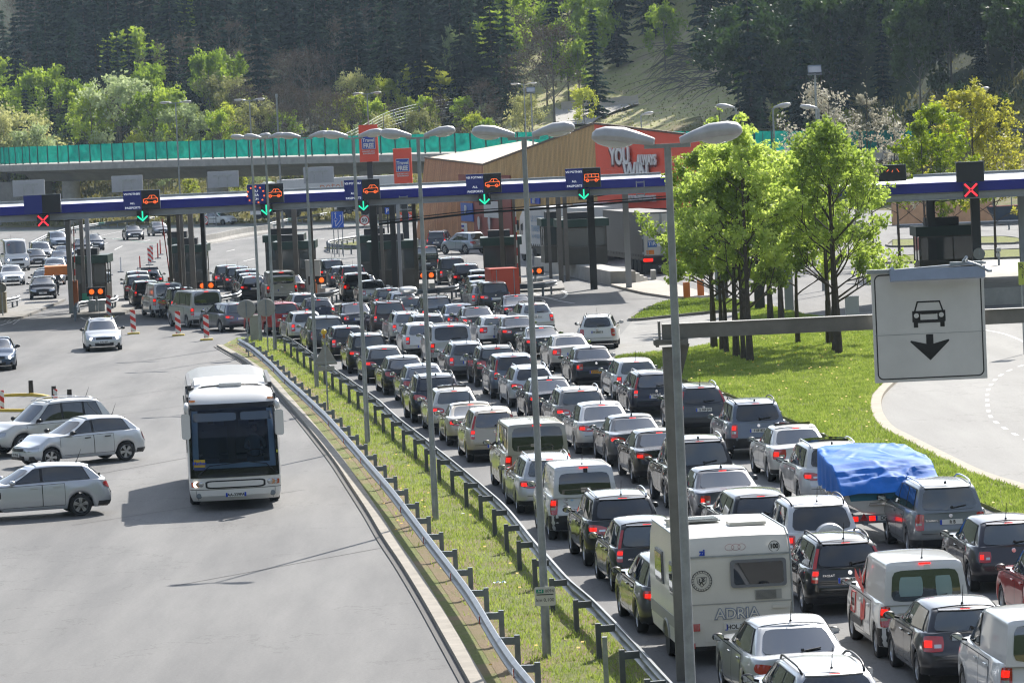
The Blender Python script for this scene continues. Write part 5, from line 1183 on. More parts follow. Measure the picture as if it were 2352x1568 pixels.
# =============================================================== shop building of wooden slats
def slats(name,c0,c1,sc):
    m,t,b=_new(name); g=t.nodes.new('ShaderNodeTexCoord'); sp=t.nodes.new('ShaderNodeSeparateXYZ'); t.links.new(g.outputs['UV'],sp.inputs[0])
    m_=t.nodes.new('ShaderNodeMath'); m_.operation='MULTIPLY'; m_.inputs[1].default_value=sc; t.links.new(sp.outputs[0],m_.inputs[0]); fr=t.nodes.new('ShaderNodeMath'); fr.operation='FRACT'; t.links.new(m_.outputs[0],fr.inputs[0])
    st=t.nodes.new('ShaderNodeMath'); st.operation='GREATER_THAN'; st.inputs[1].default_value=.84; t.links.new(fr.outputs[0],st.inputs[0])
    fl=t.nodes.new('ShaderNodeMath'); fl.operation='FLOOR'; t.links.new(m_.outputs[0],fl.inputs[0]); wn=t.nodes.new('ShaderNodeTexWhiteNoise'); wn.noise_dimensions='1D'; t.links.new(fl.outputs[0],wn.inputs['W'])
    r=t.nodes.new('ShaderNodeMix'); r.data_type='RGBA'; r.inputs[6].default_value=(*c0,1); r.inputs[7].default_value=(*c1,1); t.links.new(wn.outputs[0],r.inputs[0])
    r2=t.nodes.new('ShaderNodeMix'); r2.data_type='RGBA'; t.links.new(st.outputs[0],r2.inputs[0]); t.links.new(r.outputs[2],r2.inputs[6]); r2.inputs[7].default_value=(.03,.018,.01,1)
    t.links.new(r2.outputs[2],b.inputs['Base Color']); b.inputs['Roughness'].default_value=.7; 
    bb=t.nodes.new('ShaderNodeBump'); bb.inputs['Strength'].default_value=.6; bb.inputs['Distance'].default_value=.05; t.links.new(st.outputs[0],bb.inputs['Height']); bb.invert=True; t.links.new(bb.outputs[0],b.inputs['Normal']); MATS[name]=m; return m
WOOD=slats('tan_slats',(.54,.32,.10),(.66,.42,.16),2.2); WOODR=slats('reddish_slats',(.46,.17,.06),(.60,.27,.11),2.2); REDF=pm('red_facade',(.85,.095,.045),.55,var=.05,vs_=.3); REDD=pm('dark_red_poster',(.25,.02,.015),.5)
ROOFT=slats('roof_slats',(.62,.52,.38),(.70,.60,.46),.9)
Aa=D(976,363.5,372);Bb=D(1109.6,379.5,345);Cc=D(1364.7,285,305);Dd=D(1640,318,286);Ff=D(1206,322.8,378);Gg=D(1240,328.5,374)
bd=empty('shop_building',(Bb.x,Bb.y,0),'angular shop hall clad in tan wooden slats with a bright red front','building'); BO=bd.location.copy()
def wallp(name,a,b,mat,zb=-.2,lean=0,par=None,flip=False):
    me=MB(); a0=Vector((a.x+lean,a.y,zb));b0=Vector((b.x,b.y,zb)); me.add([a0,b0,b,a],[(0,1,2,3)]); o=me.build(name,mat,par or bd,org=BO); L=(b-a).length
    uv=o.data.uv_layers.new(name='UVMap'); 
    for k,(u,v) in enumerate([(0,0),(L,0),(L,1),(0,1)]): uv.data[k].uv=(u,v)
    return o
wallp('wall',Aa,Bb,WOODR,lean=-1.2); wallp('wall',Bb,Cc,WOOD)
wallp('red_front',Cc,Dd,REDF)
Bk1=Vector((Aa.x+8,Aa.y+30,Aa.z)); Bk2=Vector((Dd.x+14,Dd.y+38,Dd.z-8)); 
def roofp(name,pts,mat,L=(0,1)):
    me=MB(); me.add(pts,[tuple(range(len(pts)))]); o=me.build(name,mat,bd,org=BO); uv=o.data.uv_layers.new(name='UVMap')
    d=(pts[1]-pts[0]).normalized()
    for k,p in enumerate(pts): uv.data[k].uv=((p-pts[0]).dot(d),0)
    return o
roofp('roof',[Aa,Bb,Gg,Ff][::1],ROOFT)
roofp('roof_back',[Bb,Cc,Vector((Cc.x+3,Cc.y+40,Cc.z-9)),Gg],pm('roof_membrane',(.3,.28,.25),.8))
roofp('roof_right',[Cc,Dd,Bk2,Vector((Cc.x+3,Cc.y+40,Cc.z-9))],pm('roof_membrane'  ,(.3,.28,.25),.8))
wallp('rear_wall',Vector((Ff.x,Ff.y,Ff.z)),Aa,WOOD); wallp('side_wall',Dd,Bk2,CONC)
m=MB(); m.bar(Cc+Vector((0,-.05,.05)),Bb+Vector((0,-.05,.05)),.12,.14); m.bar(Bb+Vector((0,-.05,.05)),Aa+Vector((0,-.05,.05)),.12,.14); m.bar(Cc+Vector((0,-.05,.05)),Dd+Vector((0,-.05,.05)),.12,.14); m.build('roof_trim',pm('dark_trim',(.12,.07,.04),.6),bd,org=BO)
def onwall(a,b,fx,z,offv=.12):
    p=a.lerp(b,fx); t_=(b-a); t_.z=0; t_.normalize(); n_=Vector((t_.y,-t_.x,0)); return Vector((p.x,p.y,z))+n_*offv,t_
def sign_on(a,b,x0,y0,x1,y1,mat,name,par=bd,offv=.1,thick=.08):
    # rectangle given by picture corners, laid on the wall plane a-b
    def hit(x,y):
        d=ray(x,y); t_=(b-a); t_.z=0; n_=Vector((t_.y,-t_.x,0)).normalized(); cam_=Vector((0,0,CAMH)); k=(Vector((a.x,a.y,0))-cam_).dot(n_)/d.dot(n_); return cam_+d*k+n_*offv
    ps=[hit(x0,y1),hit(x1,y1),hit(x1,y0),hit(x0,y0)]; t_=(b-a); t_.z=0; n_=Vector((t_.y,-t_.x,0)).normalized()
    zb=(ps[0].z+ps[1].z)/2; zt_=(ps[2].z+ps[3].z)/2; q=[Vector((ps[0].x,ps[0].y,zb)),Vector((ps[1].x,ps[1].y,zb)),Vector((ps[1].x,ps[1].y,zt_)),Vector((ps[0].x,ps[0].y,zt_))]
    m=MB(); bk=[p-n_*thick for p in q]; m.add(q+bk,[(0,1,2,3),(7,6,5,4),(0,4,5,1),(1,5,6,2),(2,6,7,3),(3,7,4,0)]); return m.build(name,mat,par,org=BO),q,t_.normalized(),n_
def wtext(s,name,mat,a,b,x,y,size,offv=.2,sx=1,par=bd,ext=.05,off_=.02):
    d=ray(x,y); t_=(b-a); t_.z=0; t_.normalize(); n_=Vector((t_.y,-t_.x,0)); cam_=Vector((0,0,CAMH)); k=(Vector((a.x,a.y,0))-cam_).dot(n_)/d.dot(n_); p=cam_+d*k+n_*offv
    return text(s,name,mat,par,face_M(p-BO,t_),size,ext,sx=sx,off=off_)
LETW=pm('letter_white',(.74,.73,.72),.5); LETS=pm('letter_shadow_red',(.16,.015,.01),.6)
for dx,dy,mt,o2 in((-4,5,LETS,.14),(0,0,LETW,.24)):
    wtext('YOU','facade_text',mt,Cc,Dd,1430+dx,360+dy,1.7,offv=o2,sx=.95,off_=.06); wtext('ALWAYS','facade_text',mt,Cc,Dd,1492+dx,368+dy,1.0,offv=o2,sx=.85,off_=.04); wtext('WIN','facade_text',mt,Cc,Dd,1468+dx,398+dy,2.0,offv=o2,sx=1.05,off_=.06)
m=MB(); wtext('VHOD/ENTRANCE','facade_text',LETW,Cc,Dd,1476,456,.62,sx=1.05)
sign_on(Cc,Dd,1402,478,1620,520,pm('shop_glass',(.03,.035,.035),.1,spec=.8),'entrance_glass',offv=.05); sign_on(Cc,Dd,1392,470,1425,500,REDD,'shop_notice',offv=.2)
sign_on(Cc,Dd,1364,404,1386,420,REDF,'band',offv=.05)
# posters on the wooden side
_,q,tt,nn_=sign_on(Bb,Cc,1062,402,1180,545,REDD,'poster',offv=.12)
_,q1,_,_=sign_on(Bb,Cc,1064,466,1093,508,pm('poster_blue',(.02,.09,.42),.5),'parking_sign',offv=.25); 
wtext('P','poster_text',LETW,Bb,Cc,1078,484,1.2,offv=.34)
sign_on(Bb,Cc,1064,512,1079,536,LETW,'shop_plate',offv=.25); wtext('Travel','poster_text',EUBL,Bb,Cc,1071.5,519,.26,offv=.34,off_=.0); wtext('FREE','poster_text',RP,Bb,Cc,1071.5,529,.30,offv=.34,off_=.0)
sign_on(Bb,Cc,1118,462,1158,500,pm('poster_white',(.55,.55,.56),.5),'poster_panel',offv=.22)
for cx_ in(1107,1131):
    d=ray(cx_,508); m=MB(); t_=(Cc-Bb); t_.z=0; t_.normalize(); n_=Vector((t_.y,-t_.x,0)); cam_=Vector((0,0,CAMH)); k=(Bb-cam_).dot(n_)/d.dot(n_); p=cam_+d*k+n_*.3
    vs=[(p+t_*(.52*math.cos(a))+Vector((0,0,.72*math.sin(a)*(1.0 if math.sin(a)<0 else .6)))) for a in [2*math.pi*i/18 for i in range(18)]]; m.add(vs,[tuple(range(18))]); m.build('sunglass_lens',pm('poster_lens',(.32,.33,.40),.3,var=.3,vs_=1.5),bd,org=BO)
sign_on(Bb,Cc,1223,452,1243,468,EUBL,'tax_plate',offv=.15); wtext('TAX','poster_text',LETW,Bb,Cc,1233,456.5,.38,offv=.26,off_=.0); wtext('FREE','poster_text',LETW,Bb,Cc,1233,463.5,.34,offv=.26,off_=.0)
# =============================================================== red advertising towers
def tower(x0,y0,x1,y1,Y,label):
    c,w_,h_=rect_px(x0,y0,x1,y1,Y); zb=c.z-h_/2; r=empty('advertising_tower',(c.x,c.y,0),label,'sign tower','red shop towers beside the wooden building')
    m=MB(); m.box((0,0,c.z),(w_,1.0,h_)); m.build('panel',REDF,r); m=MB(); m.box((0,0,zb/2),(.45,.45,zb)); m.build('mast',DARKM,r)
    pw=w_*.74; z1=c.z+h_*.02; ph_=pw*.98
    m=MB(); m.box((0,-.52,z1),(pw,.06,ph_)); m.build('white_frame',LETW,r); m=MB(); m.box((0,-.56,z1),(pw*.93,.06,ph_*.93)); bl=m.build('blue_field',pm('tower_blue',(.02,.07,.40),.5),r)
    text('Travel','tower_text',LETW,r,face_M((0,-.60,z1+ph_*.17),(1,0,0)),pw*.36,.01,sx=.95,off=.012); text('FREE','tower_text',LETW,r,face_M((0,-.60,z1-ph_*.24),(1,0,0)),pw*.46,.01,sx=.80,off=.02)
    text("EUROPE'S NO.1",'tower_text',LETW,r,face_M((0,-.52,z1-ph_*.66),(1,0,0)),pw*.135,.01,off=.004); text('BORDERSHOP','tower_text',LETW,r,face_M((0,-.52,z1-ph_*.82),(1,0,0)),pw*.135,.01,off=.004)
tower(825.5,287,868,371.5,330,'taller red shop tower with a blue panel, left of its twin'); tower(904.5,341,946,421,300,'lower red shop tower with a blue panel, nearer the wooden building')
# road signs beyond the booths
def roundsign(px,Y,rad,label):
    p=D(px[0],px[1],Y); r=empty('speed_sign',(p.x,p.y,0),label,'road sign'); m=MB(); m.tube([(0,.06,0),(0,.06,p.z+rad)],.04,n=8); m.build('pole',STEEL,r)
    Mx=Matrix.Rotation(R(90),4,'X'); m=MB(); m.lathe([(.001,.02),(rad,.02),(rad,-.02)],c=(0,0,p.z),n=28,M=Mx); m.build('red_ring',RP,r); m=MB(); m.lathe([(.001,.03),(rad*.78,.03)],c=(0,0,p.z),n=28,M=Mx); m.build('white_disc',LETW,r); text('50','speed_text',INK,r,face_M((0,-.035,p.z),(1,0,0)),rad*1.05,.002,off=.01)
roundsign((837,506),318,.38,'speed limit 50 sign beside the fourth booth'); roundsign((469,506),330,.36,'partly hidden speed limit sign behind the second booth')
c,w_,h_=rect_px(761,486,789,523,330); r=empty('lane_direction_sign',(c.x,c.y,0),'blue lane sign with white arrows and a 50 ring','road sign'); m=MB(); 
for dx in(-.35,.0,.35): m.tube([(dx,.08,0),(dx,.08,c.z+.4)],.035,n=6)
m.build('poles',STEEL,r); m=MB(); m.box((0,0,c.z),(w_,.05,h_)); m.build('panel',pm('road_blue',(.01,.10,.55),.45),r)
m=MB()
def segz(pts,w,y): seg(m,[(a,b+c.z) for a,b in pts],w,y=y)
segz([(-.15,.5),(-.15,.15)],.04,-.03); segz([(-.15,-.15),(-.15,-.5)],.04,-.03); segz([(-.12,-.5),(.25,-.05),(.25,.3)],.04,-.03); segz([(.05,-.6),(.42,-.2),(.42,.58)],.025,-.03); segz([(-.40,.58),(-.40,-.58)],.02,-.03)
for a,b in((-.15,.5),(-.15,-.12),(.25,.3)): segz([(a-.07,b-.02),(a,b+.06),(a+.07,b-.02)],.03,-.031)
for k in range(12): a0,a1=R(30*k),R(30*k+30); segz([(-.15+.13*math.cos(a0),.0+.13*math.sin(a0)),(-.15+.13*math.cos(a1),.13*math.sin(a1))],.02,-.032)
m.build('arrows',LETW,r)
for (x0,y0,x1,y1,Y,mt,s,lb,sz,tc) in((884,477,895,492,318,MATS['road_blue'],'P','blue parking sign partly behind a dark column',.42,LETW),(919,487,947,507,322,REDF,'P','red exchange office sign with a parking P and arrows',.5,LETW)):
    c,w_,h_=rect_px(x0,y0,x1,y1,Y); r=empty('parking_sign',(c.x,c.y,0),lb,'sign'); m=MB(); m.box((0,.06,c.z/2),(.12,.06,c.z)); m.build('post',DARKM,r); m=MB(); m.box((0,0,c.z),(w_,.06,h_)); m.build('panel',mt,r)
    if s=='P' and w_>.6: m=MB(); m.box((0,-.04,c.z),(.42,.02,.5)); m.build('blue_square',MATS['road_blue'],r); text('MENJARNA','sign_text',LETW,r,face_M((0,-.035,c.z+.55),(1,0,0)),.24,.002); m=MB(); m.box((0,0,c.z+.58),(w_,.06,.4)); m.build('upper_panel',DARKM,r); text('>','sign_text',LETW,r,face_M((.33,-.045,c.z),(1,0,0)),.4,.002,off=.02); text('>','sign_text',LETW,r,face_M((-.36,-.045,c.z),(1,0,0)),.4,.002,off=.02)
    text(s,'sign_text',tc,r,face_M((0,-.06,c.z),(1,0,0)),sz,.002,off=.012)
for k,(y0,y1) in enumerate(((494,500),(502,507),(510,518))):
    pass
# beige hoarding and skip on the right
a=G(2050,517);b=G(2286,515); root=empty('wooden_hoarding',a,'beige timber hoarding behind the right hand booth','fence'); m=MB(); n_=40
for i in range(n_): p=a.lerp(b,(i+.5)/n_); m.box((p.x,p.y+random.uniform(-.01,.01),.95),((b-a).length/n_*.94,.05,1.9))
m.build('boards',pm('hoarding_wood',(.42,.30,.20),.8,var=.12,vs_=1.5),root,org=root.location)
b=G(2320,516); m=MB(); 
vs=[(-1.7,0,1.5),(2.2,0,1.5),(1.3,0,.2),(-1.0,0,.2),(-1.7,1.8,1.5),(2.2,1.8,1.5),(1.3,1.8,.2),(-1.0,1.8,.2)]; m.add(vs,[(3,2,1,0),(4,5,6,7),(0,4,7,3),(1,2,6,5),(2,3,7,6)]); m.box((.25,.9,1.52),(3.4,1.7,.1),mi=1); m.box((.25,-.05,1.45),(4.0,.08,.1)); o=m.build('skip',[pm('skip_blue',(.03,.05,.08),.6,var=.2),pm('skip_rust',(.35,.10,.06),.8)]); o.location=b; tag(o,'dark blue waste skip beside the timber hoarding','skip')
b=G(2287,517); m=MB(); 
for i in range(7): m.tube([(i*1.5-.2,-.5,0),(i*1.5-.2,-.5,2.6)],.04,n=6)
for z in(.2,.9,1.6,2.5): m.tube([(-.4,-.5,z),(9,-.5,z)],.012,n=4)
o=m.build('mesh_fence',STEELD); o.location=b; tag(o,'wire mesh fence in front of the waste skip','fence')
# fence and access road on the hillside
up=[(1272,252),(1290,260),(1330,257),(1380,252),(1450,244),(1472,240)]; lowr=[(1272,284),(1295,291),(1350,293),(1398,268),(1450,250),(1472,243)]
def gl(a,b,t): return (lerp(a[0],b[0],t),lerp(a[1],b[1],t))
ar=MB(); rows=[]
for k in range(7):
    row=[]
    for q in range(5):
        for h in range(4):
            a=gl(up[q],up[q+1],h/4); b=gl(lowr[q],lowr[q+1],h/4); c=gl(a,b,k/6); p=on_terrain(*c); row.append(Vector((p.x,p.y,HT(p.x,p.y)+.35)))
    rows.append(row)
ar.grid(rows); o=ar.build('access_road',pm('pale_road',(.46,.44,.40),.9,var=.06,vs_=.4),smooth=True,kind='structure')
ps=[on_terrain(*gl(up[q],up[q+1],h/4)) for q in range(1,5) for h in range(4)]; ps=[Vector((p.x,p.y,HT(p.x,p.y)+.3)) for p in ps]
root=empty('concrete_barrier',ps[0],'pale concrete barrier beside the access road up the hill','concrete barrier'); m=MB()
rows=[[p+Vector((0,a,z)) for a,z in((-.3,-.6),(-.25,.1),(-.1,.4),(-.1,1.0),(.1,1.0),(.1,-.6))] for p in ps]; m.grid(rows); m.build('wall',pm('pale_barrier',(.50,.46,.39),.85,var=.1,vs_=.5),root,org=root.location)
root=empty('wire_fence',D(1200,232,530),'tall wire fence along the hillside above the viaduct','fence'); m=MB(); m2_=MB()
fp=[D(x,y,Y) for x,y,Y in((784,312,485),(830,290,490),(880,262,500),(930,246,510),(1000,232,520),(1100,222,530),(1200,224,535),(1260,237,540),(1340,226,550),(1440,212,575))]; fr=[ (lambda q: Vector((q.x,q.y,q.z)))(p) for p in catmull(fp,4)]
for i,p in enumerate(fr):
    if i%2==0: m.tube([Vector((p.x,p.y,min(p.z-2.2,HT(p.x,p.y)-.2))),p],.05,n=5)
m.build('posts',STEELD,root,org=root.location)
for dz in(0,-.35,-.7,-1.05,-1.4,-1.75): m2_.tube([p+Vector((0,0,dz)) for p in fr],.014,n=4)
m2_.build('wires',STEEL,root,org=root.location)
# =============================================================== lorries
def lorry(label,px,rz,anchor,side=(.6,.6,.6),cab=(.74,.74,.74),L=13.6,txt=None,Hh=4.0,rear=False,z0=0,noc=False,P=None):
    p=P or G(px[0],px[1]); root=empty('lorry',p,label,'lorry','lorries beyond the booths',rz=R(rz)); # local: rear left corner at origin, +y forward
    W_=2.5; cur=pm('tarpaulin_%.2f'%side[0],side,.6,var=.05,vs_=.7); o0=Vector((W_/2,0,0)) if anchor=='L' else Vector((0,0,0))
    m=MB(); m.box((o0.x,L/2,(Hh+1.15)/2),(W_,L,Hh-1.15)); m.build('trailer_box',cur,root)
    m=MB(); m.box((o0.x,L/2,1.05),(W_*.96,L*.98,.25)); m.box((o0.x,L*.3,.8),(1.0,L*.5,.4)); m.box((o0.x,.1,.62),(W_*.9,.12,.16)); 
    for k in range(24): m.box((o0.x-W_/2-.01,.3+k*L/24.5,1.22),(.02,.2,.16))
    m.build('chassis',DARKM,root)
    for y in(1.6,2.9,4.2): 
        for sx in(-1,1): m=MB(); m.lathe([(.001,-.15),(.50,-.15),(.52,0),(.50,.15),(.001,.15)],c=(o0.x+sx*(W_/2-.2),y,.52),n=18,M=Matrix.Rotation(R(90),4,'Y')); m.build('wheel',RUB,root,smooth=True,angle=40)
    if rear:
        m=MB(); 
        for sx in(-1,1): m.box((o0.x+sx*W_*.235,-.03,(Hh+1.15)/2),(W_*.46,.05,Hh-1.35))
        m.build('rear_door',pm('door_cream',(.52,.50,.44),.5,var=.05),root)
        m=MB(); 
        for x in(-1.15,-.9,.9,1.15,-.06,.06): m.box((o0.x+x,-.07,(Hh+1.15)/2),(.04,.05,Hh-1.3))
        for z in(1.4,2.4,3.5): m.box((o0.x-1.2,-.07,z),(.12,.07,.16))
        m.build('door_bars',STEEL,root)
        m=MB(); m.box((o0.x-.62,-.065,1.98),(.62,.02,.42)); m.build('plate',pm('tir_blue',(.03,.12,.35),.5),root); text('TIR','plate_text',LETW,root,face_M((o0.x-.62,-.08,1.98),(1,0,0)),.36,.002)
        for k,s in enumerate(('70','80')):
            m=MB(); m.lathe([(.001,.01),(.16,.01),(.17,0)],c=(o0.x-.12+k*.38,-.06,1.98),n=18,M=Matrix.Rotation(R(90),4,'X')); m.build('disc',LETW,root); text(s,'disc_text',INK,root,face_M((o0.x-.12+k*.38,-.075,1.98),(1,0,0)),.2,.001)
        m=MB(); m.box((o0.x-.75,-.06,1.45),(.5,.02,.28)); m.build('marker',AMBER,root)
        m=MB(); m.box((o0.x-.9,-.02,.95),(.6,.08,.2)); m.box((o0.x+.9,-.02,.95),(.6,.08,.2)); m.build('tail_light',LIT,root)
        m=MB(); m.box((o0.x,-.05,.42),(W_,.05,.5)); mm=m.build('mud_flap',BLACK,root); text('SCHMITZ','flap_text',LETW,root,face_M((o0.x+.2,-.08,.5),(1,0,0)),.22,.002)
    if not noc:
        m=MB(); y=L+1.0; vs=[]; prof=[(0,.9),(0,3.75),(.5,3.85),(1.7,3.2),(2.05,2.2),(2.15,1.3),(2.1,.5),(0,.5)]
        for sx in(-1,1): vs+= [(o0.x+sx*1.22,y+a,z) for a,z in prof]
        n=len(prof); m.add(vs,[tuple(range(n)),tuple(range(2*n-1,n-1,-1))]+[(i,n+i,n+(i+1)%n,(i+1)%n) for i in range(n)]); m.build('cab',pm('cab_%.2f'%cab[0],cab,.35,coat=.5),root)
        m=MB(); 
        for sx in(-1,1): m.add([(o0.x+sx*1.235,y+a,z) for a,z in((.95,1.9),(1.95,1.9),(1.75,2.6),(.95,2.75))],[(0,1,2,3)])
        m.add([(o0.x-1.1,y+2.09,2.05),(o0.x+1.1,y+2.09,2.05),(o0.x+1.05,y+1.80,3.02),(o0.x-1.05,y+1.80,3.02)],[(0,1,2,3)]); m.build('cab_window',GLASS,root)
        for yy in(y+1.3,y-2.2):
            for sx in(-1,1): m=MB(); m.lathe([(.001,-.15),(.50,-.15),(.52,0),(.50,.15),(.001,.15)],c=(o0.x+sx*1.05,yy,.52),n=18,M=Matrix.Rotation(R(90),4,'Y')); m.build('wheel',RUB,root,smooth=True,angle=40)
        m=MB(); m.box((o0.x,L+.2,.9),(1.0,3.5,.5)); m.box((o0.x,L-2,.85),(W_*.95,3,.5)); m.build('tractor_frame',DARKM,root)
        m=MB(); m.box((o0.x-1.42,y+1.75,2.6),(.16,.2,.75)); m.box((o0.x+1.42,y+1.75,2.6),(.16,.2,.75)); m.build('mirror',BLACK,root)
    if txt:
        for s,dy,dz,sz,mt in txt: text(s,'side_text',mt,root,face_M((o0.x-W_/2-.015,dy,dz),(0,-1,0)),sz,.002,align='LEFT')
    return root
FAINT=pm('faded_blue_print',(.20,.33,.48),.6)
# the lettered lorry: its front left wheel near picture point (1170,597); it heads left and away
lorry('white curtain side lorry with faint blue lettering beyond the platform booths',None,14,'L',P=G(1228,601)+Vector((3.0,-12.0,0)),side=(.52,.52,.52),txt=[('L.P. LOGISTIK GMBH',12.9,3.1,.62,FAINT),('TRANSPORT & LAGERLOGISTIK',12.9,2.4,.62,FAINT),('Tel. +43 (0)2212 28891-0',12.9,1.85,.4,FAINT)])
lorry('lorry trailer seen from behind with a TIR plate, right of the platform',(1478,632),9,'L',side=(.10,.095,.09),rear=True,noc=True)
lorry('white box lorry with a red edge beyond the platform booths',(1366,600),8,'L',side=(.55,.55,.55),rear=False,noc=True,L=9)
lorry('white lorry with faded orange lettering on the road under the viaduct',None,75,'L',P=D(925,440,425)*1.0 if False else Vector((D(925,430,425).x,425,1.2)),side=(.62,.62,.62),txt=[('petek',9,3.1,1.3,pm('faded_orange',(.62,.28,.18),.6))])
m=MB(); p=D(798,424,428); 
o=build_vehicle('bigvan',(.7,.72,.75),'delivery_van','white van at the left end of the lettered lorry under the viaduct','van','B',(775,432),-70,panel=1,brake=False,detail=0)[0]; o.location=Vector((D(770,420,430).x,430,1.3))
# =============================================================== the vehicles of the photograph
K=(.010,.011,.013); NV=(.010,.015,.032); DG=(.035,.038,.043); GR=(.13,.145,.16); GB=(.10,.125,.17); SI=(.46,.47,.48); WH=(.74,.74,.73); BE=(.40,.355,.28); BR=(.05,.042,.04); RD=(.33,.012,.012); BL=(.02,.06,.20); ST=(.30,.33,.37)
Q='cars queuing nose to tail towards the border booths'
def A(x,y): return(516.8+.2441*x,574.2+.2441*y)
def B(x,y): return(976.2+.2441*x,574.2+.2441*y)
def C_(x,y): return(976.2+.2441*x,861.3+.2441*y)
def D_(x,y): return(1263.3+.2441*x,1091+.2441*y)
def E_(x,y): return(1777.8+.2441*x,1185.8+.2441*y)
def F_(x,y): return(1435.5+.1953*x,861.3+.1953*y)
def G_(x,y): return(1837.5+.21875*x,918.7+.21875*y)
def H_(x,y): return(.33347*x,402+.33347*y)
def J_(x,y): return(689+.1953*x,447.9+.1953*y)
def K_(x,y): return(1091+.1953*x,373.2+.1953*y)
def L_(x,y): return(.1465*x,488+.1465*y)
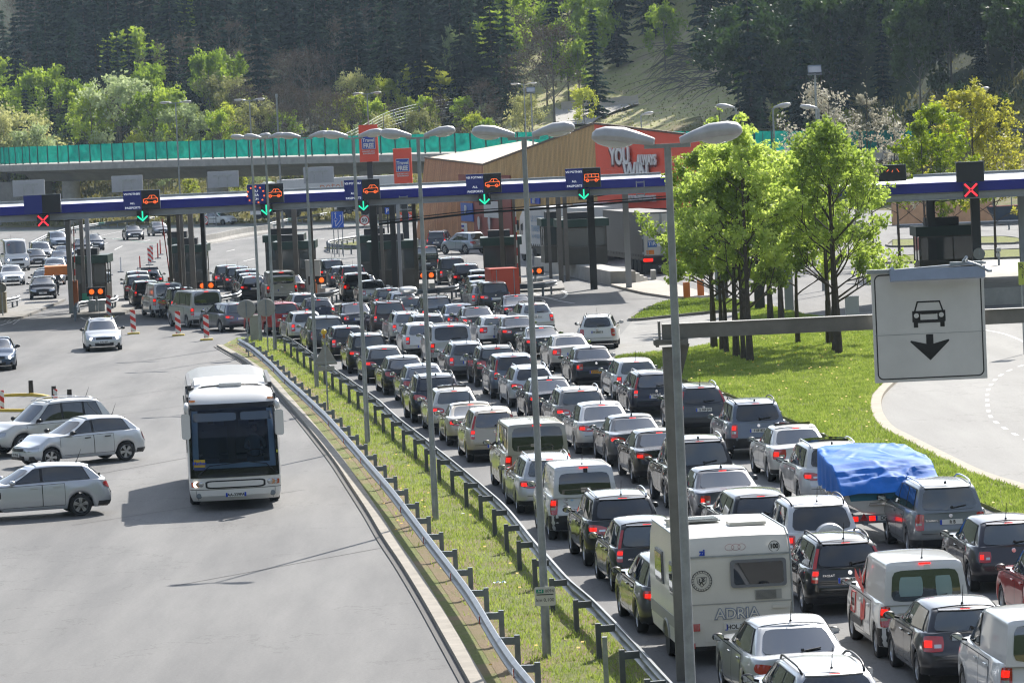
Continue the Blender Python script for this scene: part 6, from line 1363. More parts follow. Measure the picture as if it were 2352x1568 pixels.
V=[ # type, paint, metal, name, label, category, anchor, px, heading, options
('liftback',SI,.6,'parked_car','silver liftback with long lamps right behind the white caravan','car','W',(1823,1442),5.5,dict(brake=False,bm=True)),
('estate',SI,.6,'parked_car','silver estate with black roof rails cut by the bottom edge of the frame','car','W',(1918,1551),5.5,dict(rails=1)),
('estate',DG,.5,'parked_car','dark grey car hitched in front of the white caravan','car','L',(1476,1451),5.7,dict(ws=2)),
('hatch',K,0,'parked_car','black small hatchback in front of the car towing the caravan','car','W',D_(910,478),5.7,dict(dim=dict(L=3.75,W=1.67,H=1.52),tl='V',badge='MICRA',badgepos=(-.38,.74,.07),ant=0)),
('suv',K,.2,'parked_car','black crossover with silver roof rails beside the guardrail, behind the small white van','car','W',D_(683,230),5.7,dict(rails=2,badge='QASHQAI',badgepos=(-.40,.80,.08),ws=0,dim=dict(H=1.62))),
('smallvan',(.60,.61,.62),.3,'small_van','silver white panel van with S+ lettering on its rear doors','van','W',C_(1490,878),5.7,dict(panel=1,split=1,splitrear=True,bigbump=1,plx=0.35,badge='S',badgepos=(-.50,.93,.26),rg=(-.84,.84,.10,.80),plate='AB 123'[:0] or 'P')),
('estate',SI,.6,'parked_car','silver estate between the champagne minibus and the lettered van, arm at its window','car','W',(1262,1057.8),5.7,dict(rails=2,ant=0,arm=1)),
('van',(.36,.34,.28),.6,'minibus','champagne minibus with a tinted rear window beside the guardrail','minibus','W',C_(1050,482),5.7,dict(tl='v')),
('hatch',BE,.5,'parked_car','tall beige compact car in front of the champagne minibus','car','W',C_(640,358),6,dict(dim=dict(L=3.8,W=1.70,H=1.59,br=1.03,bc=1.02,nz=.75,yrt=.45),tl='V')),
('coupe',BE,.5,'parked_car','low beige roadster with its roof closed in front of the tall beige compact','car','W',C_(430,288),6,dict(dim=dict(H=1.30,W=1.78,L=4.1))),
('hatch',(.50,.49,.46),.5,'parked_car','light silver hatchback with its sunroof raised beside the guardrail','car','W',C_(275,160),6,dict(sunroof=1,ws=2)),
('suv',NV,.3,'parked_car','dark blue crossover with roof rails in front of the hatchback with the raised sunroof','car','W',A(1990,1205),6.3,dict(rails=1,dim=dict(H=1.64),ant=2,brake=False)),
('hatch',(.07,.09,.13),.5,'parked_car','slate blue car half hidden behind the dark blue crossover, arm at its window','car','W',A(1870,1110),6.8,dict(arm=1,brake=False)),
('hatch',K,.2,'parked_car','glossy black hatchback beside the guardrail, ahead of the slate blue car','car','W',A(1690,1030),7.5,dict(brake=False)),
('hatch',K,.2,'parked_car','black hatchback with glowing red ring lamps behind the fourth lamp pole','car','W',A(1500,937),7,dict(dim=dict(H=1.44),ant=0)),
('mpv',K,.3,'parked_car','black people carrier with silver roof rails behind the warning sign triangle','car','W',A(1350,813),7,dict(rails=2,tl='h')),
('estate',K,.3,'parked_car','black estate just beyond the warning sign with the yellow lamp','car','W',A(1160,738),8,dict(ant=2)),
('mpv',DG,.4,'parked_car','dark grey people carrier at the start of the inner guardrail','car','W',A(960,647),9,dict(brake=False,tl='v',third=False)),
('estate',SI,.6,'parked_car','silver estate beside the red people carrier','car','W',A(765,600),10,dict(rails=0)),
('mpv',RD,.3,'parked_car','red people carrier behind the two round mirror backs','car','W',A(560,508),24,dict(tl='V',pz=.95,plate='W 1768')),
('estate',(.12,.13,.16),.6,'parked_car','steel grey estate behind the grey utility cabinet','car','W',H_(1640,893),24,dict(ant=0)),
('van',SI,.6,'minibus','silver minibus with a dark rear window by the striped traffic panels','minibus','W',H_(1420,806),21,dict(plate='LIF BC 20',pz=.98)),
('suv',K,.3,'parked_car','black off-roader with a coloured stripe between the two vans','car','W',H_(1265,790),15,dict(rails=1,dim=dict(H=1.75),stripe=1)),
('van',WH,0,'panel_van','white panel van ahead of the black off-roader with the coloured stripe','van','W',H_(1155,754),14,dict(panel=1,dim=dict(H=1.95))),
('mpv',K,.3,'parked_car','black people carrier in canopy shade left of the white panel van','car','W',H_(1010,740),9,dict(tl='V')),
('suv',K,.2,'parked_car','black car second from the left booth, lamps lit','car','W',H_(955,703),6,dict()),
('suv',K,.2,'parked_car','black car leading the leftmost queue at the booth','car','W',H_(948,674),6,dict()),
('hatch',K,.2,'parked_car','black car with its boot open beside the second booth','car','W',H_(1030,662),5,dict(openboot=1)),
('van',WH,0,'panel_van','white panel van behind the second lamp pole, ahead of the brown saloon','van','W',A(530,215),8,dict(panel=1,tl='v',dim=dict(H=1.95),split=1)),
('sedan',BR,.4,'parked_car','dark brown saloon behind the white panel van','car','W',A(612,250),8,dict(brake=False,third=False)),
('estate',SI,.6,'parked_car','silver estate with rails behind the dark brown saloon','car','W',A(745,425),10,dict(rails=2)),
('hatch',NV,.4,'parked_car','dark blue hatchback next to the silver railed estate','car','W',A(880,476),9,dict(dim=dict(H=1.42),ant=2)),
('suv',K,.2,'parked_car','black off-roader nearest the third booth in the second queue','car','W',H_(1565,633),6,dict()),
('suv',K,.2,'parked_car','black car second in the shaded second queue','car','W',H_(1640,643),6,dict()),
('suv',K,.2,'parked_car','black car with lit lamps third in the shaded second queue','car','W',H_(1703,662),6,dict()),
('hatch',DG,.4,'parked_car','dark grey hatchback behind the shaded black cars left of the white panel van','car','W',H_(1720,690),7,dict()),
('estate',K,.3,'parked_car','black estate half hidden by the first two lamp poles','car','W',H_(1745,708),7,dict()),
('mpv',K,.2,'parked_car','black people carrier next to the white cabinet at the third booth','car','W',A(1008,103),6,dict(tl='h')),
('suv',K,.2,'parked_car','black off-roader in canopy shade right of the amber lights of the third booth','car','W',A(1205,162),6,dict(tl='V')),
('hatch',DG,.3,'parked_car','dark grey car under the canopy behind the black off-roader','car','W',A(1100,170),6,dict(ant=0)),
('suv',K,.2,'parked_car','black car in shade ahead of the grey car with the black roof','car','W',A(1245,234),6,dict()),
('sedan',ST,.5,'parked_car','grey saloon with a black roof ahead of the champagne saloon','car','W',A(1305,252),7,dict(roofcol=K)),
('sedan',(.34,.34,.32),.6,'parked_car','champagne saloon with a tall rear window leaving the sun for the canopy','car','W',A(1385,302),7,dict(plate='G 835 NP',brake=False,third=False)),
('hatch',NV,.3,'parked_car','dark blue hatchback half hidden behind the pale hatchback with a light roof','car','W',A(1545,380),7,dict(ant=0)),
('hatch',(.42,.47,.54),.4,'parked_car','pale silver blue hatchback beside the car with the roof box','car','W',A(1675,413),8,dict()),
('estate',SI,.5,'parked_car','silver car carrying a white roof box','car','W',A(1745,462),7,dict(roofbox=1,rails=1)),
('mpv',K,.2,'parked_car','black people carrier with rails just right of the fifth lamp pole','car','W',A(1995,455),7,dict(rails=1,tl='v')),
('sedan',NV,.3,'parked_car','dark saloon with lit lamps left of the big maroon black off-roader','car','W',A(1225,517),9,dict()),
('suv',(.022,.012,.012),.3,'parked_car','big maroon black off-roader with tall red pillar lamps','car','W',A(1545,503),7,dict(rails=1,tl='V',dim=dict(H=1.75,W=1.9))),
('estate',SI,.6,'parked_car','silver estate between the maroon black off-roader and the slate crossover','car','W',A(1720,604),7.5,dict(rails=2)),
('suv',(.06,.07,.08),.5,'parked_car','slate grey crossover behind the fifth lamp pole','car','W',A(1915,630),7,dict(rails=2)),
('hatch',(.6,.6,.6),.3,'parked_car','light silver hatchback ahead of the big silver people carrier','car','W',A(1850,712),7,dict()),
('van',(.48,.49,.50),.6,'parked_car','big silver people carrier with a wide tailgate window','car','W',B(240,722),6.5,dict(rails=1,dim=dict(H=1.78,L=4.9,W=1.92,br=1.1,yrt=.45,yrb=.12),pz=.92)),
('estate',GR,.6,'parked_car','grey estate with a small triangle sticker on the tailgate','car','W',B(400,893),6.5,dict(rails=2,sticker=1,third=False)),
('suv',K,.3,'parked_car','black compact crossover right of the grey estate with the triangle sticker','car','W',B(680,932),6,dict(rails=1,dim=dict(H=1.56))),
('mpv',GB,.5,'parked_car','blue grey small people carrier with tall pillar lamps','car','W',B(835,1010),6,dict(tl='V',dim=dict(H=1.62,L=4.1))),
('estate',(.42,.45,.5),.6,'parked_car','pale silver estate with wide red lamps behind the sixth lamp pole','car','W',B(1010,1122),6,dict(tl='h',rails=2,third=False)),
('sedan',NV,.4,'parked_car','dark blue saloon in front of the lamp pole with the kilometre plate','car','W',B(1170,1232),6,dict(ant=2)),
('suv',(.22,.21,.20),.6,'parked_car','grey crossover with boomerang lamps and a sun glint on its roof','car','W',B(1468,1335),6,dict(tl='h',rails=2,dim=dict(H=1.6))),
('liftback',SI,.6,'parked_car','silver liftback right of the champagne minibus','car','W',C_(1665,295),5.5,dict(ws=2)),
('sedan',(.05,.055,.07),.5,'parked_car','dark grey executive saloon right of the silver liftback','car','W',C_(1955,412),5.5,dict(ant=2)),
('sedan',K,.4,'parked_car','black saloon left of the thick lamp pole, behind the executive saloon','car','W',F_(405,690),5.5,dict(ant=0,dim=dict(H=1.42,L=4.5))),
('suv',K,.3,'parked_car','big black off-roader behind the thick lamp pole','car','W',F_(880,800),5.5,dict(rails=2,ant=2,dim=dict(H=1.8,W=1.93,L=4.8),ws=1)),
('sedan',(.045,.05,.068),.5,'parked_car','dark blue grey saloon with clouds mirrored in its rear window','car','W',F_(1150,1140),5.5,dict(ant=2,dim=dict(W=1.87,L=4.9))),
('estate',K,.4,'parked_car','black estate with chrome window trim left of the off-roader with the spare wheel','car','W',D_(1985,212),5.5,dict(ant=0,trim=CHROME)),
('suv',(.62,.63,.64),.4,'parked_car','silver white off-roader with a round spare wheel cover on its tailgate','car','W',G_(200,1122),5,dict(rails=1,wheelback=1,brake=True,third=False,tl='v',dim=dict(H=1.7))),
('estate',K,.2,'parked_car','black estate with roof rails beside the white delivery van','car','W',E_(675,262),5,dict(rails=1,badge='PASSAT',badgepos=(-.45,.82,.065),plate='MB AR-82',strip=1,tl='V',pz=.72)),
('smallvan',WH,0,'small_van','white delivery van with red graphics and blinds in its rear windows','van','W',E_(1415,452),4.5,dict(panel=1,split=1,splitrear=True,splitpaint=True,bigbump=1,livery=1,rg=(-.84,.84,.08,.82),dim=dict(br=1.06))),
('hatch',(.03,.032,.04),.5,'parked_car','dark grey sporty hatchback in front of the white van cut by the right edge','car','W',E_(1800,880),4.5,dict(ws=0,brake=True,dim=dict(H=1.44,L=4.05),badge='I B I Z A',badgepos=(.12,.72,.07),doors=1)),
('smallvan',WH,0,'small_van','white van cut by the bottom right corner of the frame','van','TL',(2323,1558),4.5,dict(panel=1,split=1,splitrear=True)),
('hatch',RD,.2,'parked_car','red car cut by the right edge of the frame','car','FR',(2311,1412),4.5,dict(ws=0,dim=dict(H=1.53,L=4.4))),
('hatch',(.03,.027,.036),.5,'parked_car','dark purple hatchback between the grey people carrier and the red car','car','W',G_(2190,1305),4.5,dict(dim=dict(H=1.5,L=4.3))),
('mpv',(.17,.19,.21),.6,'parked_car','grey people carrier behind the covered boat','car','W',G_(1550,925),4.5,dict(rails=2,ant=2,brake=False,third=False,badge='TOURAN',badgepos=(-.45,.84,.06),plate='R B',plx=.0,pz=.80)),
('suv',(.66,.66,.65),.3,'parked_car','white crossover towing the covered boat, sunroof raised','car','W',G_(355,508),5,dict(rails=2,sunroof=1,ant=2,dim=dict(H=1.66))),
('sedan',(.6,.6,.58),.5,'parked_car','silver white saloon with the sunroof raised ahead of the boat tower','car','W',F_(2010,640),5,dict(sunroof=1,ant=0,dim=dict(W=1.83,L=4.8))),
('suv',(.13,.155,.20),.6,'parked_car','blue grey crossover with black roof rails at the edge of the lawn','car','W',F_(1540,350),5,dict(rails=1,ant=2,bigbump=1,plate='F EF 832',pz=.86,plx=-.02)),
('estate',(.035,.04,.05),.5,'parked_car','dark grey estate with tall lamps right behind the thick lamp pole','car','W',F_(895,160),5,dict(rails=2,tl='V',plate='G 769 JW',pz=.8,dim=dict(H=1.55))),
('estate',NV,.3,'parked_car','dark navy estate with silver tailgate lettering left of the thick lamp pole','car','W',B(2160,1175),5.5,dict(rails=2,badge='L O G A N',badgepos=(-.05,.80,.07),ant=0,tl='V',dim=dict(H=1.53),plate='WB CH',third=False)),
('estate',(.52,.53,.54),.5,'parked_car','silver estate between the dark saloon with the orange plate and the navy estate','car','W',B(1990,1058),5.5,dict(strip=1)),
('sedan',(.018,.02,.03),.4,'parked_car','dark saloon with an orange number plate','car','W',B(1570,938),5.5,dict(tl='r',platecol=pm('orange_plate',(.75,.36,.03),.5),plate='62-ST-VN',pz=.60,plx=-.02,third=False)),
('sedan',(.52,.50,.46),.5,'parked_car','silver beige saloon ahead of the saloon with the orange plate','car','W',B(1355,818),6,dict(third=False,ant=0)),
('coupe',K,.4,'parked_car','low black coupe behind the sixth lamp pole','car','W',B(1095,742),6.5,dict(ant=0)),
('sedan',K,.4,'parked_car','black saloon between the white coupe and the low black coupe','car','W',B(865,643),7,dict(ant=0)),
('hatch',(.72,.72,.72),0,'parked_car','white two door hatchback ahead of the black saloon','car','W',B(670,642),8,dict(dim=dict(H=1.40,L=4.25,W=1.81),doors=1)),
('sedan',K,.3,'parked_car','black saloon with the sunroof open left of the white two door hatchback','car','W',B(485,551),7.5,dict(sunroof=1)),
('sedan',(.07,.10,.16),.5,'parked_car','blue saloon behind the black people carrier with rails','car','W',B(325,527),7.5,dict(ant=0)),
('coupe',NV,.4,'parked_car','dark blue coupe right behind the orange box trailer','car','W',B(860,442),8,dict(dim=dict(H=1.40,L=4.6))),
('estate',(.66,.66,.65),.3,'parked_car','silver white estate behind the seventh lamp pole','car','W',B(1040,517),8,dict(rails=1,sunroof=1,plate='ICZ 1111',pz=.80)),
('estate',(.74,.74,.74),0,'parked_car','white estate alone on the right side of the queue','car','W',B(1618,637),-3,dict(rails=1,plate='W 53657 B',pz=.78,brake=False,third=False)),
('hatch',BL,.3,'parked_car','bright blue car ahead of the white estate left of the orange trailer','car','W',B(520,258),7,dict()),
('estate',(.7,.7,.7),.2,'parked_car','white estate just behind the bright blue car','car','W',B(553,305),7.5,dict(ant=0)),
('hatch',(.30,.30,.31),.5,'parked_car','grey hatchback between the white estate and the orange trailer','car','W',B(560,345),8,dict(ant=0)),
('mpv',K,.2,'parked_car','black people carrier towing the orange box trailer','car','W',B(655,318),8,dict(tl='h')),
('suv',(.035,.035,.033),.3,'parked_car','boxy dark olive off-roader at the fourth booth','car','W',J_(1790,755),5,dict(dim=dict(H=1.85,W=1.95),tl='v')),
('suv',K,.3,'parked_car','black off-roader coupe behind the boxy olive one','car','W',J_(1960,830),5,dict(plate='LL')),
('hatch',K,.2,'parked_car','black car with only its roof showing above the bright blue car','car','W',J_(2130,902),6,dict(ant=0,brake=False)),
('van',K,.1,'panel_van','black van beyond the fourth booth','van','W',J_(1480,620),5,dict(panel=1)),
('mpv',NV,.3,'parked_car','dark blue people carrier parked against the wooden building','car','W',J_(1600,440),-8,dict(tl='V',rails=2,plate='W')),
('suv',(.33,.38,.44),.6,'parked_car','silver blue off-roader driving off in front of the wooden building','car','W',J_(2075,452),38,dict(tl='h',plate='JPR',brake=False)),
# ------------ left hand side, coming towards the camera or standing broadside
('estate',(.62,.64,.66),.4,'moving_car','silver estate with a big grille driving towards the camera','car','F',(240,795),188,dict(lights=1,fplate='B FU 8371',rails=2,ws=0,dim=dict(H=1.52))),
('sedan',(.05,.085,.15),.5,'moving_car','blue saloon cut by the left edge, front to the camera','car','FR',(33,848),186,dict(lights=1)),
('hatch',K,.2,'stopped_car','black hatchback with a driver climbing out beside the left booth','car','F',(99,679),186,dict(fplate='GU',brake=False)),
('hatch',(.06,.08,.11),.4,'stopped_car','dark blue car right behind the black hatchback with the open door','car','FW',L_(680,930),186,dict()),
('hatch',(.05,.055,.07),.4,'stopped_car','dark car with a dark roof second behind the open door','car','FW',L_(720,893),186,dict()),
('sedan',(.35,.37,.40),.5,'stopped_car','silver grey saloon third behind the open door','car','FW',L_(820,835),186,dict(lights=1)),
('suv',(.36,.38,.40),.5,'stopped_car','silver off-roader in front of the orange lorry cover','car','FW',L_(860,735),186,dict(rails=2)),
('hatch',(.05,.08,.14),.4,'stopped_car','blue car right behind the orange cover','car','FW',L_(945,618),186,dict()),
('hatch',(.06,.09,.15),.4,'stopped_car','blue car at the end of the left queue, below the blue grey crossover','car','FW',L_(1005,545),186,dict()),
('sedan',(.74,.74,.74),0,'stopped_car','white saloon in front of the high white van','car','F',(30,648),190,dict(lights=1,fplate='ZG 04')),
('bigvan',(.76,.76,.76),0,'delivery_van','tall white delivery van with a red and blue slanted stripe above its windscreen','van','FR',L_(452,905),192,dict(panel=1,lights=1,vanstripe=1)),
('suv',(.14,.15,.16),.5,'stopped_car','grey brown off-roader behind the black estate by the tall van','car','FW',L_(640,480),192,dict(lights=1)),
('suv',(.14,.18,.24),.5,'stopped_car','blue grey crossover by the roadside guardrail','car','FW',L_(900,315),194,dict()),
('estate',K,.3,'stopped_car','black estate between the tall white van and the off-roader','car','FW',L_(560,590),192,dict()),
('estate',(.05,.06,.08),.4,'stopped_car','dark estate with a roof carrier behind the left booth','car','FW',L_(1465,360),190,dict(rails=1)),
('hatch',K,.2,'stopped_car','black and white car partly behind the left booth columns','car','FW',L_(1290,430),190,dict()),
('estate',K,.3,'stopped_car','black car cut by the left edge below the white saloon','car','FR',(8,640),186,dict()),
('sedan',(.012,.013,.02),.3,'moving_car','black saloon with a chrome grille on the motorway beyond the canopy','car','F',L_(2130,395),192,dict(lights=1,fplate='FC 474')),
('hatch',(.12,.12,.14),.5,'moving_car','dark grey hatchback beside the black saloon on the motorway','car','F',H_(1120,402),196,dict(fplate='W')),
('hatch',(.74,.74,.74),0,'moving_car','white hatchback passing behind the canopy','car','F',H_(1610,325),232,dict(fplate='LJ')),
('hatch',(.62,.64,.66),.5,'moving_car','silver hatchback with star rims, nose left, second of the broadside cars','car','FR',(117,1073),121,dict(ws=0,fplate='ZG 7076-EJ',dim=dict(H=1.48,L=4.25,ax=(.80,3.43)),blackhandle=1,brake=False,third=False)),
('suv',(.60,.60,.58),.4,'moving_car','silver off-roader with a dark lower body behind the silver hatchback','car','L',(222,1032),121,dict(rails=2,bigbump=1,dim=dict(H=1.74,L=4.6),brake=False,third=False)),
('hatch',(.55,.57,.60),.6,'moving_car','silver hatchback nearest the camera on the left, cut by the left edge','car','RR',(186,1184),106,dict(ws=0,bm=False,dim=dict(H=1.46,L=4.45,ax=(.92,3.56)),brake=False,third=False)),
]
BUILT={}
def pick_anchor(v): return v
for v in V:
    typ,col,metal,nm,label,cat,an,px,hd,op=v
    op=dict(op)
    if an=='RR':
        # rear wheel on the driver's left as seen: the right-hand rear wheel is nearest the camera
        an='L'
    r,c=build_vehicle(typ,col,nm,label,cat,an,px,hd,metal,Q if 'parked_car'==nm else None,**op)
    BUILT[label]=(r,c)
# =============================================================== coach, caravan, boat, box trailer, people
CW=pm('coach_white',(.74,.73,.71),.32,coat=.7,var=.04,vs_=.8)
bp=G(544,1171); bus=empty('coach',(bp.x,bp.y,0),'white touring coach driving towards the camera on the empty carriageway','coach',rz=R(184.8)); bus.scale=(1,.95,.93)
BW=1.27
def bsec(z):   # half width, front y offset
    hw_=interp(z,[.3,.5,1.0,2.6,3.2,3.45,3.58],[.93,.99,1.0,.985,.955,.88,.60])*BW
    fy=interp(z,[.3,.45,.95,1.1,2.2,3.0,3.25,3.45,3.58],[-.08,.02,.0,-.03,-.16,-.42,-.62,-1.1,-1.9]); return hw_,fy
def bpt(u,z,off=0):  # u in -1..1 across the nose
    hw_,fy=bsec(z); a=u*math.pi/2*.97; x=hw_*math.copysign(abs(math.sin(a))**.72,u); y=fy-.42*(1-abs(math.cos(a))**.75) ; n=Vector((math.sin(a)*.6,1,.25)).normalized(); return Vector((x,y,z))+n*off
m=MB(); zs=[.3,.36,.45,.6,.8,1.0,1.4,1.9,2.4,2.8,3.0,3.15,3.3,3.42,3.5,3.55,3.58]; us=[i/14-1 for i in range(29)]
rows=[]
for z in zs:
    row=[bpt(u,z) for u in us]; hw_,fy=bsec(z)
    l=[Vector((-hw_,y,z)) for y in(-11.95,-11.8,-9,-6,-3,-1.2-(.6 if z>3.3 else 0))]; r_=[Vector((hw_,y,z)) for y in(-1.2-(.6 if z>3.3 else 0),-3,-6,-9,-11.8,-11.95)]
    rows.append(l+row+r_+[l[0]])
m.grid(rows)
kp=[(f,mi_) for f,mi_ in zip(m.f,m.m) if not (1.25<sum(m.v[i][2] for i in f)/4<2.95 and abs(sum(m.v[i][0] for i in f)/4)<.93 and sum(m.v[i][1] for i in f)/4>-.75)]
m.f=[k_[0] for k_ in kp]; m.m=[k_[1] for k_ in kp]
top=rows[-1]; c=[Vector((0,p.y,3.62)) for p in top]; m.grid([top,c]); m.build('body',CW,bus,smooth=True,angle=35,weld=.001)
def bpatch(u0,u1,z0,z1,off,nu=16,nz=8,rc=.05):
    q=MB(); rr=[]
    for i in range(nz+1):
        b=2*i/nz-1; row=[]
        for j in range(nu+1):
            a=2*j/nu-1; a2=a*(1-rc*abs(b)**9); b2=b*(1-rc*.8*abs(a)**9); row.append(bpt(lerp(u0,u1,(a2+1)/2),lerp(z0,z1,(b2+1)/2),off))
        rr.append(row)
    q.grid(rr); return q
CB=pm('coach_black',(.006,.007,.008),.15,spec=.4)
for u0,u1,z0,z1 in((-.80,.80,.98,1.25),(-.80,.80,2.94,3.12),(-.80,-.67,1.2,2.96),(.67,.80,1.2,2.96)): bpatch(u0,u1,z0,z1,.014,rc=0).build('windscreen_surround',CB,bus,smooth=True)
CG=bpy.data.materials.new('coach_glass'); CG.use_nodes=True; t=CG.node_tree; pb=t.nodes['Principled BSDF']; pb.inputs['Base Color'].default_value=(.004,.012,.035,1); pb.inputs['Roughness'].default_value=.04; tr_=t.nodes.new('ShaderNodeBsdfTransparent'); tr_.inputs[0].default_value=(.45,.60,.78,1); mx_=t.nodes.new('ShaderNodeMixShader'); mx_.inputs[0].default_value=.62
t.links.new(pb.outputs[0],mx_.inputs[1]); t.links.new(tr_.outputs[0],mx_.inputs[2]); t.links.new(mx_.outputs[0],t.nodes['Material Output'].inputs[0])
bpatch(-.70,.70,1.22,2.98,.022,rc=.05).build('windscreen',CG,bus,smooth=True)
for (u0,u1) in((-.62,-.06),(-.02,.62)): bpatch(u0,u1,2.62,2.86,.026).build('sun_blind',pm('blind_tint',(.03,.055,.09),.1,coat=.8),bus,smooth=True)
q=bpatch(-.62,.62,.40,.62,.012); 
bpatch(-.34,.34,.70,.86,.016,rc=.12).build('grille_panel',CW,bus); bpatch(-.38,.38,.66,.90,.008,rc=.12).build('grille_gap',SEAM,bus)
for u0,u1,z0,z1 in((-.9,.9,.635,.65),(-.62,-.61,.32,.62),(.61,.62,.32,.62)): bpatch(u0,u1,z0,z1,.006,rc=0).build('body_gap',SEAM,bus)
for sg in(-1,1):
    for k,(u,mt) in enumerate(((.47,CLR),(.535,pm('inner_amber',(.5,.25,.12),.15,coat=1)),(.60,HEADL))):
        p=bpt(sg*u,.80,.015); q=MB(); q.lathe([(.001,.02),(.062,.015),(.078,.0)],c=p,n=16,M=Matrix.Rotation(R(-90),4,'X')); mt2=mt
        if sg==1 and k==2: mt2=pm('lit_head',(.9,.9,.85),.3,emis=(1,.93,.8),es=4)
        q.build('headlight',mt2,bus,smooth=True)
    bpatch(sg*.64 if sg>0 else -.78,.78 if sg>0 else -.64,.72,.86,.016).build('indicator',AMBER if False else pm('indicator_red_amber',(.45,.08,.02),.15,coat=1),bus)
    p=bpt(sg*.55,.46,.01); q=MB(); q.lathe([(.001,.01),(.06,.01),(.08,.0)],c=p,n=14,M=Matrix.Rotation(R(-90),4,'X')); q.build('fog_lamp',STEELD,bus)
    p=bpt(sg*.66,3.22,.02); q=MB(); q.box(p,(.16,.06,.05)); q.build('marker_light',AMBER,bus)
    # hanging mirrors
    b0=bpt(sg*.80,3.0); x=sg*1.25; q=MB(); q.tube([b0,Vector((sg*1.24,b0.y+.22,3.16)),Vector((x,b0.y+.42,3.06)),Vector((x,b0.y+.42,2.92))],[.05,.06,.07,.06],n=8); q.build('mirror_arm',CW,bus,smooth=True)
    q=MB(); P_=rrect(.24,.76,.08,4); yy=b0.y+.42; cx_=x+sg*.03; v=[(cx_+a,yy+.09,2.52+b) for a,b in P_]+[(cx_+a*.9,yy-.09,2.52+b*.95) for a,b in P_]; n=len(P_); q.add(v,[tuple(range(n-1,-1,-1)),tuple(range(n,2*n))]+[(i,(i+1)%n,n+(i+1)%n,n+i) for i in range(n)]); q.build('mirror',CW,bus,smooth=True,angle=40)
    m=MB()
    m.box((sg*(BW+.0),-6.2,2.2),(.03,9.6,1.1)); m.build('side_glass',GLASS,bus)
    for y in(-2.6,-9.0): m=MB(); m.lathe([(.001,-.14),(.44,-.15),(.5,-.1),(.5,.1),(.44,.15),(.001,.14)],c=(sg*(BW-.17),y,.5),n=24,M=Matrix.Rotation(R(90),4,'Y')); m.build('wheel',RUB,bus,smooth=True,angle=40)
p=bpt(0,.47,.02); q=MB(); q.box((0,p.y,.47),(.56,.02,.12)); pl_=q.build('number_plate',WHITE,bus); q=MB(); q.box((-.255,p.y+.012,.47),(.05,.01,.12)); q.box((.255,p.y+.012,.47),(.05,.01,.12)); q.build('country_band',EUBL,pl_); text('AA-339PA','plate_text',INK,pl_,face_M((0,p.y+.0125,.466),(-1,0,0)),.115,.001,sx=.95,off=.003)
q=MB(); 
for a,b,c_ in((.50,1.2,.05),(-.62,1.2,-.1)):
    p0=bpt(a,1.06,.06);p1=bpt(a-.22 if a>0 else a+.22,1.32,.07);p2=bpt(a-.55 if a>0 else a+.5,1.40,.06); q.tube([p0,p1,p2],.014,n=5)
q.build('wiper',BLACK,bus)
q=bpatch(.36,.62,1.30,1.52,.032,rc=.0); bo=q.build('destination_board',pm('board_yellow',(.55,.36,.02),.4),bus); bpatch(.36,.62,1.21,1.30,.032,rc=.0).build('board_foot',pm('board_blue',(.02,.04,.15),.4),bus)
p=(bpt(.36,1.41,.05)+bpt(.62,1.41,.05))/2+Vector((0,.03,0)); text('Mather','board_text',EUBL,bus,face_M(p,(-1,.25,0),(0,-.1,1)),.13,.001,off=.004)
bpatch(-.76,-.70,1.62,1.70,.034).build('sticker',pm('sticker_yellow',(.5,.55,.03),.5),bus)
q=MB(); q.box((0,-1.9,3.60),(.62,.45,.09)); q.build('roof_hatch',CW,bus)
q=MB(); rows=[]
for y,k in((-2.75,.0),(-2.85,.6),(-3.2,1.0),(-4.6,1.0),(-5.4,.9),(-5.6,0)): rows.append([Vector((x,y,3.46+.22*k*(1-.22*(x/1.0)**2) if abs(x)<.99 else 3.48)) for x in(-1.0,-.98,-.7,-.35,0,.35,.7,.98,1.0)])
q.grid(rows,flip=True); q.build('air_conditioner',pm('aircon_white',(.78,.78,.77),.4),bus,smooth=True,angle=30)
for sg in(-1,1): q=MB(); q.bar((sg*1.12,-2.3,3.52),(sg*1.14,-8,3.55),.10,.14); q.box((sg*1.07,-2.5,3.5),(.14,.5,.05)); q.build('roof_edge_duct',pm('duct_dark',(.05,.05,.055),.5),bus)
# the coach interior seen through the windscreen
_i=pm('coach_interior',(.03,.034,.04),.8); _s=pm('coach_seat',(.07,.10,.17),.8)
m=MB(); m.box((0,-1.1,1.12),(2.2,.8,.25)); m.box((0,-1.0,1.25),(1.9,.3,.12)); m.build('dashboard',_i,bus)
m=MB(); m.box((0,-5.2,2.1),(2.45,.05,2.6)); m.box((-1.2,-3,2.1),(.04,4.4,2.5)); m.box((1.2,-3,2.1),(.04,4.4,2.5)); m.box((0,-3,.95),(2.4,4.4,.05)); m.box((0,-3,3.3),(2.3,4,.04)); m.build('cabin_lining',_i,bus)
for x,y in((.62,-1.9),(-.62,-2.0),(-.8,-3.2),(-.35,-3.2),(.35,-3.3),(.8,-3.3)):
    m=MB(); m.box((x,y,1.35),(.46,.46,.14)); m.box((x,y-.25,1.8),(.46,.12,.85)); m.box((x,y-.27,2.3),(.30,.10,.22)); m.build('seat',_s,bus)
m=MB(); m.lathe([(.22,0),(.235,.012),(.22,.024)],c=(-.62,-1.35,1.55),n=20,M=Matrix.Rotation(R(35),4,'X')); m.build('steering_wheel',BLACK,bus)
dr=empty('person',bus.location,'driver in a pale blue shirt behind the coach windscreen','person',rz=bus.rotation_euler.z); bx_=-.62
